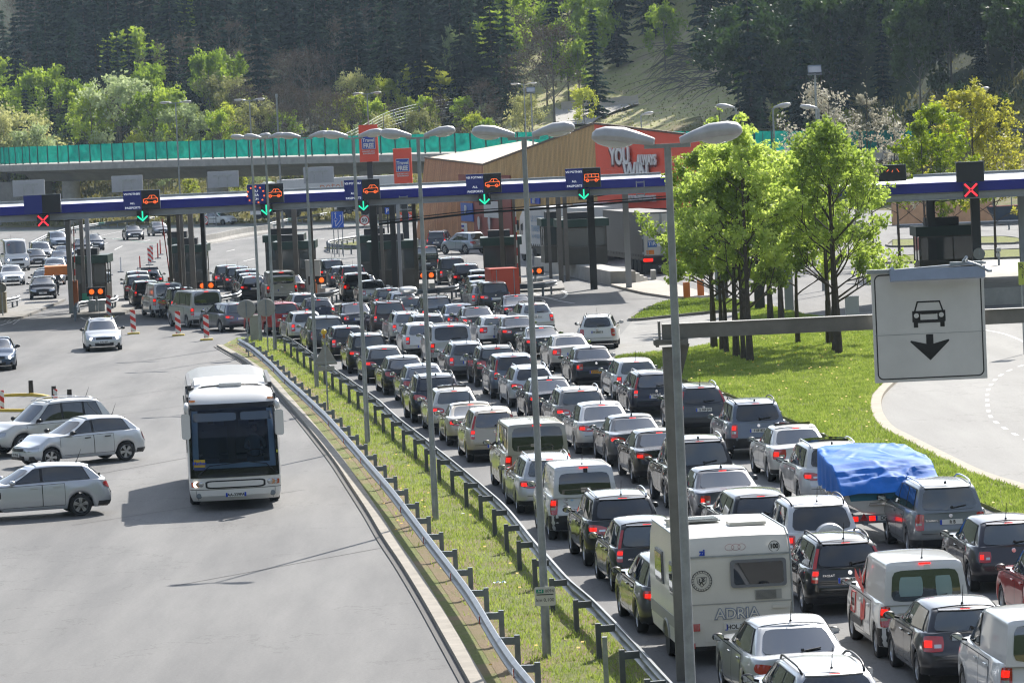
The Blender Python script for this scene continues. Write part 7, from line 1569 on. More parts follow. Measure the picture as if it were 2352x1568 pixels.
J=[((bx_,-1.95,1.30),.15,.8),((bx_,-1.98,1.60),.16,.7),((bx_,-1.98,1.82),.17,.6),((bx_,-1.96,1.94),.06),((bx_-.22,-1.93,1.80),.06),((bx_-.27,-1.75,1.58),.048),((bx_-.16,-1.48,1.56),.036),((bx_+.22,-1.93,1.80),.06),((bx_+.27,-1.75,1.58),.048),((bx_+.16,-1.48,1.56),.036)]
BODYJ=(J,[(0,1),(1,2),(2,3),(2,4),(4,5),(5,6),(2,7),(7,8),(8,9)]); HEADJ=[((bx_,-1.95,1.98),.06),((bx_,-1.93,2.10),.095),((bx_,-1.93,2.20),.085)]
# ---------------- caravan
hd=5.7; wloc=Vector((-1.02,1.75,0)); P=G(1541,1506); a=R(hd); rx=math.cos(a)*wloc.x-math.sin(a)*wloc.y; ry=math.sin(a)*wloc.x+math.cos(a)*wloc.y
cv=empty('caravan',(P.x-rx,P.y-ry,0),'white caravan with a dark rear window, round lion badge and outlined lettering','caravan',rz=a)
CVW=pm('caravan_white',(.66,.64,.58),.4,coat=.3,var=.05,vs_=1.0); CVP=pm('caravan_trim',(.36,.36,.34),.4)
prof=[(0.0,.38),(-.02,.75),(.0,1.2),(.03,1.9),(.08,2.12),(.26,2.36),(.52,2.46),(3.2,2.48),(3.6,2.25),(3.9,1.6),(3.9,.6),(3.7,.42)]; W2=1.07
m=MB(); rows=[]
for x,k in((-W2,1),(-W2+.03,1),(-.6,1),(0,1),(.6,1),(W2-.03,1),(W2,1)):
    i_=.0 if abs(x)<W2 else .03; cr=.02*(1-(x/W2)**2)
    rows.append([Vector((x,y+(i_ if y<1 else -i_),z+(-.02 if abs(x)>=W2 and z>2 else 0)+(cr if z>2.3 else 0))) for y,z in prof]+[Vector((x,prof[0][0],prof[0][1]))])
m.grid(rows); 
for sx in(-1,1): vs=[Vector((sx*W2,y+(.03 if y<1 else -.03),z+(-.02 if z>2 else 0))) for y,z in prof]; m.add(vs,[tuple(range(len(vs))) if sx<0 else tuple(range(len(vs)-1,-1,-1))])
m.build('body',CVW,cv,smooth=True,angle=28)
def cvbox(name,c,d,mat,par=cv): q=MB(); q.box(c,d); return q.build(name,mat,par)
for sx in(-1,1): 
    q=MB(); q.tube([(sx*(W2+.005),y-.0,z) for y,z in prof[:8]],.018,n=6); q.build('edge_trim',STEEL,cv)
q=MB(); R_=rrect(1.05,.52,.06); v=[(.45+x,-.008,1.70+z) for x,z in R_]; q.add(v+[(x,y-.03,z) for x,y,z in v],[tuple(range(len(v),2*len(v)))]+[(i,(i+1)%len(v),len(v)+(i+1)%len(v),len(v)+i) for i in range(len(v))]); q.build('window_frame',pm('window_frame_grey',(.17,.18,.20),.4),cv)
q=MB(); R_=rrect(.93,.41,.05); q.add([(.45+x,-.042,1.70+z) for x,z in R_],[tuple(range(len(R_)))]); q.build('rear_window',GLASS,cv)
cvbox('trim_strip',(0,.035,2.04),(2.1,.02,.03),STEEL); cvbox('trim_strip',(0,.0,1.16),(2.1,.03,.02),CVP)
q=MB(); q.box((.62,-.012,1.29),(.50,.02,.18)); v_=q.build('vent',CVP,cv); q=MB()
for i in range(8): q.box((.58,-.025,1.215+i*.021),(.38,.01,.009))
q.build('vent_slats',pm('vent_dark',(.12,.12,.12),.6),v_)
AD=pm('outline_letter',(.16,.22,.34),.5)
for s_,mt,yy,o_ in(('ADRIA',AD,-.028,.014),('ADRIA',CVW,-.033,.001)): text(s_,'brand_text',mt,cv,face_M((.02,yy,.96),(1,0,0)),.27,.001,sx=1.05,off=o_)
q=MB(); q.box((.05,-.03,.72),(.54,.02,.13)); pp_=q.build('number_plate',WHITE,cv); q=MB(); q.box((-.20,-.044,.72),(.045,.005,.12)); q.build('country_band',EUBL,pp_); text('HOL ZI 213','plate_text',INK,pp_,face_M((.08,-.0405,.716),(1,0,0)),.115,.001,sx=.92,off=.003)
q=MB(); q.lathe([(.001,.006),(.105,.006)],c=(.78,.085,2.17),n=24,M=Matrix.Rotation(R(86),4,'X')); d_=q.build('speed_disc',WHITE,cv); 
q=MB(); q.lathe([(.105,.007),(.095,.007)],c=(.78,.084,2.17),n=24,M=Matrix.Rotation(R(86),4,'X')); q.build('disc_ring',INK,d_); text('100','disc_text',INK,d_,face_M((.78,.072,2.17),(1,0,0),(0,.06,1)),.12,.001,sx=.9,off=.006)
text('zi','name_text',EUBL,cv,face_M((-.58,.06,2.12),(1,0,0)),.15,.001,off=.01)
q=MB()
for cx_,w_ in((-.06,.085),(.06,.085),(.17,.07)): seg(q,[(cx_+w_*math.cos(6.283*i/14),2.19+.06*math.sin(6.283*i/14)) for i in range(14)],.008,y=.085,closed=True)
q.build('maker_emblem',pm('emblem_pink',(.45,.25,.25),.5),cv)
q=MB(); 
seg(q,[(-.62+.19*math.cos(6.283*i/28),1.60+.19*math.sin(6.283*i/28)) for i in range(28)],.012,y=-.012,closed=True); seg(q,[(-.62+.15*math.cos(6.283*i/28),1.60+.15*math.sin(6.283*i/28)) for i in range(28)],.006,y=-.012,closed=True)
for i in range(22):
    a_=6.283*i/22; seg(q,[(-.62+.163*math.cos(a_),1.60+.163*math.sin(a_)),(-.62+.178*math.cos(a_+.05),1.60+.178*math.sin(a_+.05))],.012,y=-.013)
seg(q,[(-.71,1.67),(-.53,1.67),(-.54,1.57),(-.62,1.49),(-.70,1.57)],.008,y=-.012,closed=True)
for pts in([(-.66,1.53),(-.64,1.57),(-.60,1.59),(-.59,1.64),(-.62,1.66)],[(-.60,1.59),(-.56,1.61)],[(-.61,1.62),(-.57,1.65)],[(-.64,1.57),(-.67,1.59),(-.66,1.64)],[(-.62,1.57),(-.59,1.53)]): seg(q,pts,.018,y=-.012)
q.build('club_badge',INK,cv)
for x in(-.80,.86): cvbox('tail_light',(x,-.02,.74),(.22,.04,.14),LAMP)
cvbox('reflector',(-.86,-.01,.40),(.14,.02,.10),LAMP); cvbox('access_flap',(-.3,-.012,.62),(.6,.012,.32),CVW); cvbox('handle',(-.22,-.03,.74),(.05,.04,.12),CVW); cvbox('grab_handle',(.83,-.03,1.06),(.30,.05,.06),CVW)
for (y0,z0_,w_,h_) in((.65,1.60,.50,.62),(2.35,1.68,.95,.62)):
    q=MB(); q.box((-W2-.015,y0,z0_),(.03,w_,h_)); f_=q.build('window_frame',MATS['window_frame_grey'],cv); q=MB(); q.box((-W2-.035,y0,z0_),(.02,w_-.1,h_-.1)); q.build('side_window',GLASS,f_)
cvbox('side_band',(-W2-.004,1.95,.78),(.01,3.85,.22),pm('band_grey',(.34,.33,.30),.5)); 
for sx in(-1,1): q=MB(); q.lathe([(.001,-.09),(.30,-.1),(.32,0),(.30,.1),(.001,.09)],c=(sx*.97,1.75,.32),n=24,M=Matrix.Rotation(R(90),4,'Y')); q.build('wheel',RUB,cv,smooth=True,angle=40)
q=MB(); q.tube([(-W2-.005,1.75+.40*math.cos(t_),.42+.30*math.sin(t_)) for t_ in[math.pi*i/8 for i in range(9)]],.03,n=6); q.build('wheel_arch',CVP,cv)
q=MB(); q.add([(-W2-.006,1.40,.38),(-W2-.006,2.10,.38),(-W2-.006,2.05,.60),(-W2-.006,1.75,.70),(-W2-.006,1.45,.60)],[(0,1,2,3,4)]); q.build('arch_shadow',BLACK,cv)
cvbox('chassis',(0,1.9,.36),(1.7,3.6,.12),BLACK); q=MB(); q.bar((-.7,3.8,.42),(0,5.0,.42),.06,.08); q.bar((.7,3.8,.42),(0,5.0,.42),.06,.08); q.build('drawbar',STEELD,cv)
q=MB(); q.box((-.45,2.1,2.54),(1.0,.62,.03)); sp=q.build('solar_panel_frame',STEEL,cv); q=MB(); q.box((-.45,2.1,2.56),(.92,.54,.02)); q.build('solar_cells',pm('solar_blue',(.02,.03,.06),.15,coat=1),sp)
cvbox('roof_hatch',(.45,1.25,2.52),(.70,.42,.06),CVW); q=MB(); q.lathe([(.06,0),(.05,.12),(.08,.13),(.08,.17),(.001,.18)],c=(-.95,1.75,2.45),n=12); q.build('roof_vent',CVW,cv,smooth=True,angle=40)
# ---------------- boat on its trailer
P=G(2047,1189,.6); bt=empty('boat_trailer',(P.x,P.y,0),'boat trailer with a DO B plate and two red triangles behind the white crossover','trailer',rz=R(6)); 
m=MB(); m.box((0,.05,.60),(1.9,.08,.20)); m.box((-.62,2.6,.52),(.09,5.4,.10)); m.box((.62,2.6,.52),(.09,5.4,.10)); m.box((0,2.2,.45),(2.1,.1,.08)); m.bar((0,5.2,.5),(0,7.0,.5),.1,.1); m.build('frame',STEELD,bt)
for sx in(-1,1): 
    m=MB(); m.lathe([(.001,-.09),(.26,-.1),(.29,0),(.26,.1),(.001,.09)],c=(sx*1.05,2.2,.29),n=22,M=Matrix.Rotation(R(90),4,'Y')); m.build('wheel',RUB,bt,smooth=True,angle=40)
    m=MB(); m.box((sx*.86,-.01,.62),(.14,.04,.11)); m.box((sx*.45,-.01,.62),(.14,.04,.11)); m.build('tail_light',LIT,bt); m=MB(); m.add([(sx*.65-.1,-.02,.57),(sx*.65+.1,-.02,.57),(sx*.65,-.02,.76)],[(0,1,2)]); m.build('red_triangle',LAMP,bt)
m=MB(); m.box((-.12,-.015,.62),(.52,.02,.12)); q_=m.build('number_plate',WHITE,bt); m=MB(); m.box((-.355,-.03,.62),(.045,.01,.11)); m.build('country_band',EUBL,q_); text('DO B','plate_text',INK,q_,face_M((-.12,-.0265,.616),(1,0,0)),.115,.001,off=.003)
bb=empty('covered_boat',(P.x,P.y,.62),'small white boat under a bright blue tarpaulin on the trailer behind the white crossover','boat',rz=R(6))
m=MB(); rows=[]
for y,w_,z0_,z1_ in((0,1.05,.06,.70),(.02,1.10,.02,.72),(1.5,1.16,.0,.74),(3.2,1.05,.04,.80),(4.4,.75,.16,.86),(5.2,.35,.36,.92),(5.6,.04,.62,.96)):
    rows.append([Vector((x*w_,y,z)) for x,z in((-1,z1_),(-.98,lerp(z0_,z1_,.55)),(-.62,lerp(z0_,z1_,.18)),(0,z0_),(.62,lerp(z0_,z1_,.18)),(.98,lerp(z0_,z1_,.55)),(1,z1_))])
m.grid(rows); m.add(rows[0],[tuple(range(7))]); m.build('hull',pm('gelcoat_white',(.62,.61,.57),.25,coat=.8),bb,smooth=True,angle=45)
m=MB(); m.add([(-.95,-.012,.42),(.25,-.012,.42),(.15,-.012,.62),(-1.0,-.012,.62)],[(0,1,2,3)]); m.build('stern_band',pm('stern_teal',(.02,.16,.24),.3),bb); m=MB(); m.box((-.3,-.04,.34),(.45,.06,.05)); m.build('cleat',CHROME,bb)
TB=pm('blue_tarpaulin',(.022,.17,.60),.62,spec=.2,var=.14,vs_=1.6,bump=.10,bs=9)
m=MB(); rows=[]; rng=random.Random(3)
folds=[(rng.uniform(-1.1,1.1),rng.uniform(-.1,3.6),rng.uniform(0,3.14),rng.uniform(.3,1.0),rng.uniform(.012,.034)) for _ in range(34)]
folds+=[(rng.uniform(-1.0,1.0),rng.uniform(-.1,.7),rng.uniform(-.25,.25),rng.uniform(.5,1.1),rng.uniform(.03,.065)) for _ in range(12)]
for iy in range(84):
    y=-.16+iy*5.46/83; f=iy/83; w_=interp(y,[-.16,1.5,3.2,4.4,5.3],[1.19,1.22,1.12,.9,.62]); zt_=interp(y,[-.16,.0,.35,.95,3.6,5.0,5.3],[.60,.80,.98,1.26,1.44,1.36,.9]); row=[]
    for ix in range(81):
        u=ix/40-1; x=w_*math.copysign(min(1,abs(u)*1.24),u); s_=max(0,(abs(u)-.80)/.20); z=zt_*(1-.05*abs(u)**2)-s_*(zt_*.95-.56); d_=0
        for fx,fy,fa,fl_,fh in folds:
            dx,dy=x-fx,y-fy; al=dx*math.cos(fa)+dy*math.sin(fa); ac=-dx*math.sin(fa)+dy*math.cos(fa)
            if abs(al)<fl_ and abs(ac)<.16: d_+=fh*(1-abs(al)/fl_)*max(0,1-abs(ac)/.11)-fh*.5*(1-abs(al)/fl_)*max(0,1-abs(ac+.09)/.07)
        row.append(Vector((x*(1+.02*s_*math.sin(y*9)+d_*.25*s_),y-d_*.6*(1 if y<.6 else 0),z+d_*(1-.7*s_)+.012*math.sin(u*9+y*4))))
    rows.append(row)
m.grid(rows,flip=True); o=m.build('tarpaulin',TB,bb,smooth=True)
for i in range(6):
    for sx in(-1,1):
        y=.2+i*.75; m=MB(); w_=interp(y,[-.16,1.5,3.2,4.4,5.3],[1.19,1.22,1.12,.9,.62]); m.tube([(sx*(w_+.01),y,.62),(sx*(w_*.93),y+.05,.30),(sx*.66,y+.1,-.06)],.008,n=4); m.lathe([(.001,.01),(.025,.0)],c=(sx*(w_+.01),y,.60),n=8); m.build('lashing_rope',pm('rope_white',(.55,.55,.5),.8),bb)
# ---------------- orange box trailer
b=G(1164,709); ob=empty('box_trailer',b,'tall orange box trailer in the queue before the fifth booth','trailer',rz=R(7)); OR=pm('orange_red_panel',(.62,.075,.03),.45,var=.06,vs_=1.0)
m=MB(); m.box((0,1.6,1.32),(1.52,3.1,1.75)); m.build('box',OR,ob)
m=MB()
for sx in(-1,1):
    m.box((sx*.75,.04,1.32),(.04,.04,1.76)); m.tube([(sx*.48,.02,.5),(sx*.48,.02,2.15)],.022,n=6,mi=1)
m.box((0,.04,2.2),(1.54,.05,.04)); m.build('rear_frame',[OR,STEEL],ob)
m=MB(); m.box((0,1.5,.38),(1.3,3.0,.10)); m.lathe([(.001,-.08),(.30,-.09),(.32,0),(.30,.09),(.001,.08)],c=(-.72,1.5,.32),n=20,M=Matrix.Rotation(R(90),4,'Y')); m.lathe([(.001,-.08),(.30,-.09),(.32,0),(.30,.09),(.001,.08)],c=(.72,1.5,.32),n=20,M=Matrix.Rotation(R(90),4,'Y')); m.build('chassis',BLACK,ob)
m=MB(); 
for sx in(-1,1): m.box((sx*.6,.02,.5),(.2,.04,.1))
m.build('tail_light',LIT,ob)
oc=D(127,574,262); m=MB(); 
for i in range(1): m.box((0,0,0),(1.7,2.5,.5)); m.box((0,0,-.28),(1.8,2.6,.06))
o=m.build('lorry_cover',pm('orange_cover',(.70,.22,.05),.6,var=.1)); o.location=(oc.x,oc.y+1,2.1); o.rotation_euler=(0,0,R(6)); tag(o,'bright orange load cover showing above the silver off-roader in the left queue','cover')
# ---------------- extras carried by single vehicles
def V_(l): return BUILT[l]
r,c=V_('silver car carrying a white roof box'); q=MB(); rows=[]
for f,k in((0,.3),(.04,.75),(.15,1),(.6,1),(.9,.8),(1,.2)):
    y=lerp(c.d['yrt']+.2,c.d['yft']+.1,f); rows.append([Vector((.02+math.copysign(abs(math.cos(a_))**.6,math.cos(a_))*.42*(.7+.3*k),y,c.d['H']+.32+math.copysign(abs(math.sin(a_))**.7,math.sin(a_))*.19*k)) for a_ in[6.283*i/16 for i in range(17)]])
q.grid(rows); rb=q.build('roof_box',pm('roof_box_white',(.68,.68,.67),.35,coat=.4),None,smooth=True); rb.matrix_world=r.matrix_basis; rb.location=r.location; rb.rotation_euler=r.rotation_euler; tag(rb,'white roof box on a silver car beside the fifth lamp post','roof box')
r,c=V_('black off-roader with a coloured stripe between the two vans')
for k,cl in enumerate(((.5,.05,.03),(.6,.4,.03),(.1,.35,.08))):
    q=MB(); q.grid([[c.sidep(-1,lerp(1.2,3.6,j/8),.83+.05*(k+i),.02) for j in range(9)] for i in(0,1)],flip=True); q.build('stripe',pm('stripe_%d'%k,cl,.5),r)
r,c=V_('grey estate with a small triangle sticker on the tailgate'); p=c.rearp(-.30,.86,.03); q=MB(); q.add([(p.x-.09,p.y-.015,p.z-.07),(p.x+.09,p.y-.015,p.z-.07),(p.x,p.y-.015,p.z+.09)],[(0,1,2)]); q.build('triangle_sticker',WHITE,r)
r,c=V_('silver white panel van with S+ lettering on its rear doors'); p=c.rearp(.0,.95,.03); text('www.s','door_text',GREYB,r,face_M((.02,p.y-.012,.95),(1,0,0)),.10,.001); text('Servi','door_text',GREYB,r,face_M((.06,p.y-.012,.83),(1,0,0)),.10,.001); text('+','door_text',pm('pale_blue_letter',(.2,.45,.7),.5),r,face_M((-.33,c.rearp(-.33,1.0,.03).y-.01,.99),(1,0,0)),.16,.001)
r,c=V_('white delivery van with red graphics and blinds in its rear windows')
for u0,u1 in((-.66,-.08),(.24,.64)):
    q=MB(); rr=[]
    for i in range(7):
        b_=2*i/6-1; rr.append([c.grear(lerp(u0,u1,(a_*(1-.12*abs(b_)**4)+1)/2),lerp(.2,.66,(b_+1)/2),.018) for a_ in(-1,-.9,-.5,0,.5,.9,1)])
    q.grid(rr); q.build('window_blind',pm('blind_teal',(.28,.40,.40),.25,coat=.8),r,smooth=True)
RG=pm('livery_red',(.55,.04,.03),.4)
for pts in([(2.95,1.45),(3.0,1.28),(2.0,1.05),(1.95,1.15)],[(1.9,1.0),(1.65,.95),(1.7,.62),(2.0,.55)],[(2.15,.9),(1.9,.85),(2.1,.4),(2.2,.45)],[(2.4,1.5),(2.15,1.35),(2.18,1.2),(2.42,1.36)]):
    q=MB(); q.add([c.sidep(-1,y,z,.02) for y,z in pts],[(3,2,1,0)]); q.build('livery_shape',RG,r)
q=MB()
for (y0,z0,y1,z1) in((3.15,.62,3.15,1.0),(3.15,1.0,2.75,1.0),(2.75,1.0,2.75,.62),(2.75,.62,3.15,.62)): q.bar(c.sidep(-1,y0,z0,.02),c.sidep(-1,y1,z1,.02),.02,.02)
q.build('livery_frame',RG,r); pt=c.sidep(-1,2.95,.8,.03); text('KKK','livery_text',INK,r,face_M(pt,(0,-1,0)),.22,.002,sx=.7)
q=MB(); q.grid([[c.sidep(-1,lerp(2.0,3.3,j/6),z,.03) for j in range(7)] for z in(.42,.56)],flip=True); q.build('side_strip',pm('strip_grey',(.07,.07,.075),.6),r)
r,c=V_('tall white delivery van with a red and blue slanted stripe above its windscreen')
def cap(x,z): return Vector((x,lerp(c.d['yft']+.02,c.d['yft']-.32,(z-2.05)/.4)+.24,z))
for k,cl in((0,(.02,.10,.45)),(1,(.55,.03,.03))):
    q=MB(); xo=-.10+k*.24; q.add([cap(xo-.35,2.42),cap(xo-.05,2.42),cap(xo+.55,2.08),cap(xo+.25,2.08)],[(0,1,2,3)]); q.build('roof_stripe',pm('van_stripe_%d'%k,cl,.5),r)
# open boot
r,c=V_('black car with its boot open beside the second booth'); q=MB(); q.add([(-.6,.5,1.44),(.6,.5,1.44),(.55,-.45,1.62),(-.55,-.45,1.62),(-.6,.5,1.40),(.6,.5,1.40),(.55,-.45,1.58),(-.55,-.45,1.58)],[(0,1,2,3),(7,6,5,4),(2,1,5,6),(3,2,6,7),(0,3,7,4)]); q.build('open_tailgate',paint(K,.2),r)
# ---------------- people
def skin_mesh(name,J,E_,mat,parent=None,sub=1):
    me=bpy.data.meshes.new(name); me.from_pydata([j[0] for j in J],E_,[]); o=bpy.data.objects.new(name,me); COL.objects.link(o)
    o.modifiers.new('skin','SKIN'); o.modifiers.new('sub','SUBSURF').levels=sub; o.modifiers['sub'].render_levels=sub; me.skin_vertices[0].data[0].use_root=True
    for i,j in enumerate(J): me.skin_vertices[0].data[i].radius=(j[1],j[1]*(j[2] if len(j)>2 else 1))
    dg=bpy.context.evaluated_depsgraph_get(); m2=bpy.data.meshes.new_from_object(o.evaluated_get(dg)); bpy.data.objects.remove(o)
    m2.materials.clear(); m2.materials.append(mat); o=bpy.data.objects.new(name,m2); COL.objects.link(o); o.parent=parent
    for p in m2.polygons: p.use_smooth=True
    return o
SKIN=pm('skin',(.52,.31,.22),.5); CLO=pm('dark_clothes',(.02,.021,.025),.8); HAIR=pm('dark_hair',(.018,.014,.012),.6)
skin_mesh('shirt',BODYJ[0],BODYJ[1],pm('pale_shirt',(.30,.40,.52),.8),dr); skin_mesh('head',HEADJ,[(0,1),(1,2)],SKIN,dr)
def hand(J,E,i,base,d,up,sc=1.0,curl=.5):   # palm and five fingers grown from joint i
    d=Vector(d).normalized(); up=Vector(up).normalized(); s=d.cross(up).normalized(); p=Vector(base)
    J.append((tuple(p+d*.05*sc),.030*sc,.5)); a=len(J)-1; E.append((i,a))
    for k,(o_,L_) in enumerate(((-.03,.065),(-.01,.078),(.011,.074),(.030,.058))):
        q=p+d*.09*sc+s*o_*sc; J.append((tuple(q),.011*sc)); E.append((a,len(J)-1)); b=len(J)-1
        q2=q+d*L_*.5*sc-up*L_*.2*curl; J.append((tuple(q2),.009*sc)); E.append((b,len(J)-1)); q3=q2+d*L_*.35*sc-up*L_*.6*curl; J.append((tuple(q3),.008*sc)); E.append((len(J)-2,len(J)-1))
    q=p+d*.03*sc-s*.035*sc; J.append((tuple(q),.012*sc)); E.append((a,len(J)-1)); J.append((tuple(q+d*.03-s*.025)),) if False else J.append((tuple(q+d*.03*sc-s*.028*sc),.009*sc)); E.append((len(J)-2,len(J)-1))
gp_=G(131,679); pe=empty('person',gp_,'person in dark clothes climbing out of the black hatchback by the leftmost booth','person',rz=0)
# bent forward to the picture's right, one leg on the ground, hand on the door
J=[((0,0,.92),.13,.8),((.03,0,1.10),.14,.75),((.12,0,1.30),.16,.7),((.20,0,1.42),.09,.8),((.25,0,1.49),.055),((.10,-.02,.48),.075),((.05,.03,.07),.05),((.17,-.06,.045),.045),((-.14,.10,.88),.09),((-.16,.16,.48),.075),((-.24,.18,.07),.05),((-.14,.12,.045),.045),((.06,0,.90),.09),
   ((.22,-.20,1.34),.06),((.34,-.26,1.10),.045),((.46,-.22,.98),.032),((.14,.20,1.34),.06),((.16,.30,1.08),.045),((.30,.30,.95),.032)]
E2=[(0,1),(1,2),(2,3),(3,4),(0,12),(12,5),(5,6),(6,7),(0,8),(8,9),(9,10),(10,11),(2,13),(13,14),(14,15),(2,16),(16,17),(17,18)]
skin_mesh('body',J,E2,CLO,pe)
Jh=[((.46,-.22,.98),.03)]; Eh=[]; hand(Jh,Eh,0,(.46,-.22,.98),(.6,0,-.4),(0,0,1)); skin_mesh('hand',Jh,Eh,SKIN,pe); Jh=[((.30,.30,.95),.03)]; Eh=[]; hand(Jh,Eh,0,(.30,.30,.95),(.6,0,-.4),(0,0,1)); skin_mesh('hand',Jh,Eh,SKIN,pe)
m=MB(); 
for k in range(9):
    pass
rows=[]
for i in range(13):
    th=math.pi*i/12; row=[]
    for j in range(17):
        ph=6.283*j/16; x=math.sin(th)*math.cos(ph); y=math.sin(th)*math.sin(ph); z=math.cos(th)
        rx_=.098*(1+.10*max(0,x)*(1-abs(z))*(1 if abs(y)<.25 else 0)); row.append(Vector((.30+rx_*x+.02*(z<-.3),.078*y,1.59+.118*z)))
    rows.append(row)
m.grid(rows); m.lathe([(.001,.02),(.018,0)],c=(.40,0,1.585),n=6,M=Matrix.Rotation(R(90),4,'Y')); m.lathe([(.02,-.01),(.02,.01)],c=(.30,-.08,1.59),n=8,M=Matrix.Rotation(R(90),4,'X')); m.build('head',SKIN,pe,smooth=True)
m=MB(); rows2=[[Vector((.285+(p.x-.30)*1.07,p.y*1.09,1.60+(p.z-1.59)*1.08)) for p in row] for row in rows[:8]]; m.grid(rows2); m.build('hair',HAIR,pe,smooth=True)
m=MB(); m.box((.395,-.03,1.60),(.01,.02,.012)); m.box((.395,.03,1.60),(.01,.02,.012)); m.build('eyes',INK,pe); m=MB(); m.box((.392,0,1.535),(.012,.04,.008)); m.build('mouth',pm('lips',(.3,.12,.1),.5),pe)
def window_arm(key,lb,sleeve=None,yo=-.95,down=True):
    r,c=V_(key); y=c.d['yfb']+yo; x=-(c.ghw(y,.15)+.03); z=c.d['bc']+.05; pr=empty('person',r.location,lb,'person','arms resting on open car windows',rz=r.rotation_euler.z)
    J=[((x+.16,y-.30,z+.18),.055),((x+.04,y-.14,z+.06),.05),((x-.03,y+.04,z+.01),.042),((x-.07,y+.16,z-.04),.03)]; E=[(0,1),(1,2),(2,3)]
    mt=sleeve or SKIN
    skin_mesh('forearm',J,E,mt,pr); Jh=[((x-.07,y+.16,z-.04),.028)]; Eh=[]; hand(Jh,Eh,0,(x-.07,y+.16,z-.04),(-.25,.35,-.7),(-.8,.2,.3)); skin_mesh('hand',Jh,Eh,SKIN,pr)
window_arm('silver estate between the champagne minibus and the lettered van, arm at its window','bare forearm hanging out of the silver estate behind the champagne minibus')
window_arm('champagne minibus with a tinted rear window beside the guardrail','dark sleeved arm hanging out of the champagne minibus window',CLO,yo=-.85)
window_arm('slate blue car half hidden behind the dark blue crossover, arm at its window','hand hanging from the window of the slate blue car beside the guardrail',CLO)
window_arm('black people carrier with silver roof rails behind the warning sign triangle','dark sleeved arm out of the black people carrier behind the warning sign',CLO)
# =============================================================== trees and ground cover
def cloud(C,Rr,n,size,seed,up=.5,flatz=.75,elong=1.5):
    rg=np.random.default_rng(seed); C=np.array(C); Rr=np.array(Rr); w_=Rr**2; idx=rg.choice(len(C),n,p=w_/w_.sum())
    d=rg.normal(size=(n,3)); d/=np.linalg.norm(d,axis=1)[:,None]; rad=rg.random(n)**.45
    p=C[idx]+d*(rad*Rr[idx])[:,None]*np.array([1,1,flatz])
    nr=rg.normal(size=(n,3)); nr[:,2]+=up; nr/=np.linalg.norm(nr,axis=1)[:,None]
    a=np.cross(nr,rg.normal(size=(n,3))); a/=np.linalg.norm(a,axis=1)[:,None]; b=np.cross(nr,a); s=size*rg.uniform(.6,1.35,n)[:,None]
    v=np.stack([p-a*s*.5*elong,p+b*s*.42,p+a*s*.5*elong,p-b*s*.42],1); return v.reshape(-1,3)
def quads_obj(name,V,mat,parent=None,shade=False):
    n=len(V)//4; me=bpy.data.meshes.new(name); me.vertices.add(len(V)); me.vertices.foreach_set('co',V.astype(np.float32).ravel()); me.loops.add(len(V)); me.loops.foreach_set('vertex_index',np.arange(len(V),dtype=np.int32)); me.polygons.add(n); me.polygons.foreach_set('loop_start',np.arange(0,len(V),4,dtype=np.int32)); me.update(calc_edges=True)
    me.materials.append(mat); o=bpy.data.objects.new(name,me); COL.objects.link(o); o.parent=parent; return o
BARK=pm('bark',(.07,.055,.042),.9,var=.3,vs_=6); BARKG=pm('grey_bark',(.16,.145,.125),.9,var=.3,vs_=5)
# ---- branching skeleton
def branch(mb,p,d,L,r,depth,rg,tips,spread=.6,n=4,upb=.25,kids=3,minr=.008):
    d=d.normalized(); q=p; pts=[p.copy()]; rs=[r]
    for k in range(n):
        d=(d+Vector((rg.gauss(0,.10),rg.gauss(0,.10),rg.gauss(0,.06)+upb*.12))).normalized(); q=q+d*(L/n); pts.append(q.copy()); rs.append(lerp(r,max(minr,r*.45),(k+1)/n))
    mb.tube(pts,rs,n=5 if depth>1 else 4 if depth>0 else 3,cap=False)
    if depth==0: tips.append((q,L)); tips.append((pts[-2],L)); return
    for k in range(kids):
        f=.45+.55*(k+rg.random())/kids; i=min(n-1,int(f*n)); b=pts[i].lerp(pts[i+1],f*n-i); a=rg.random()*6.283
        ref=Vector((0,0,1)) if abs(d.z)<.9 else Vector((1,0,0)); s=d.cross(ref).normalized(); t=s.cross(d); nd=d*(1-spread*.5)+(s*math.cos(a)+t*math.sin(a))*spread+Vector((0,0,upb))
        branch(mb,b,nd,L*rg.uniform(.55,.8),r*.5,depth-1,rg,tips,spread,max(2,n-1),upb,kids,minr)
    tips.append((q,L))
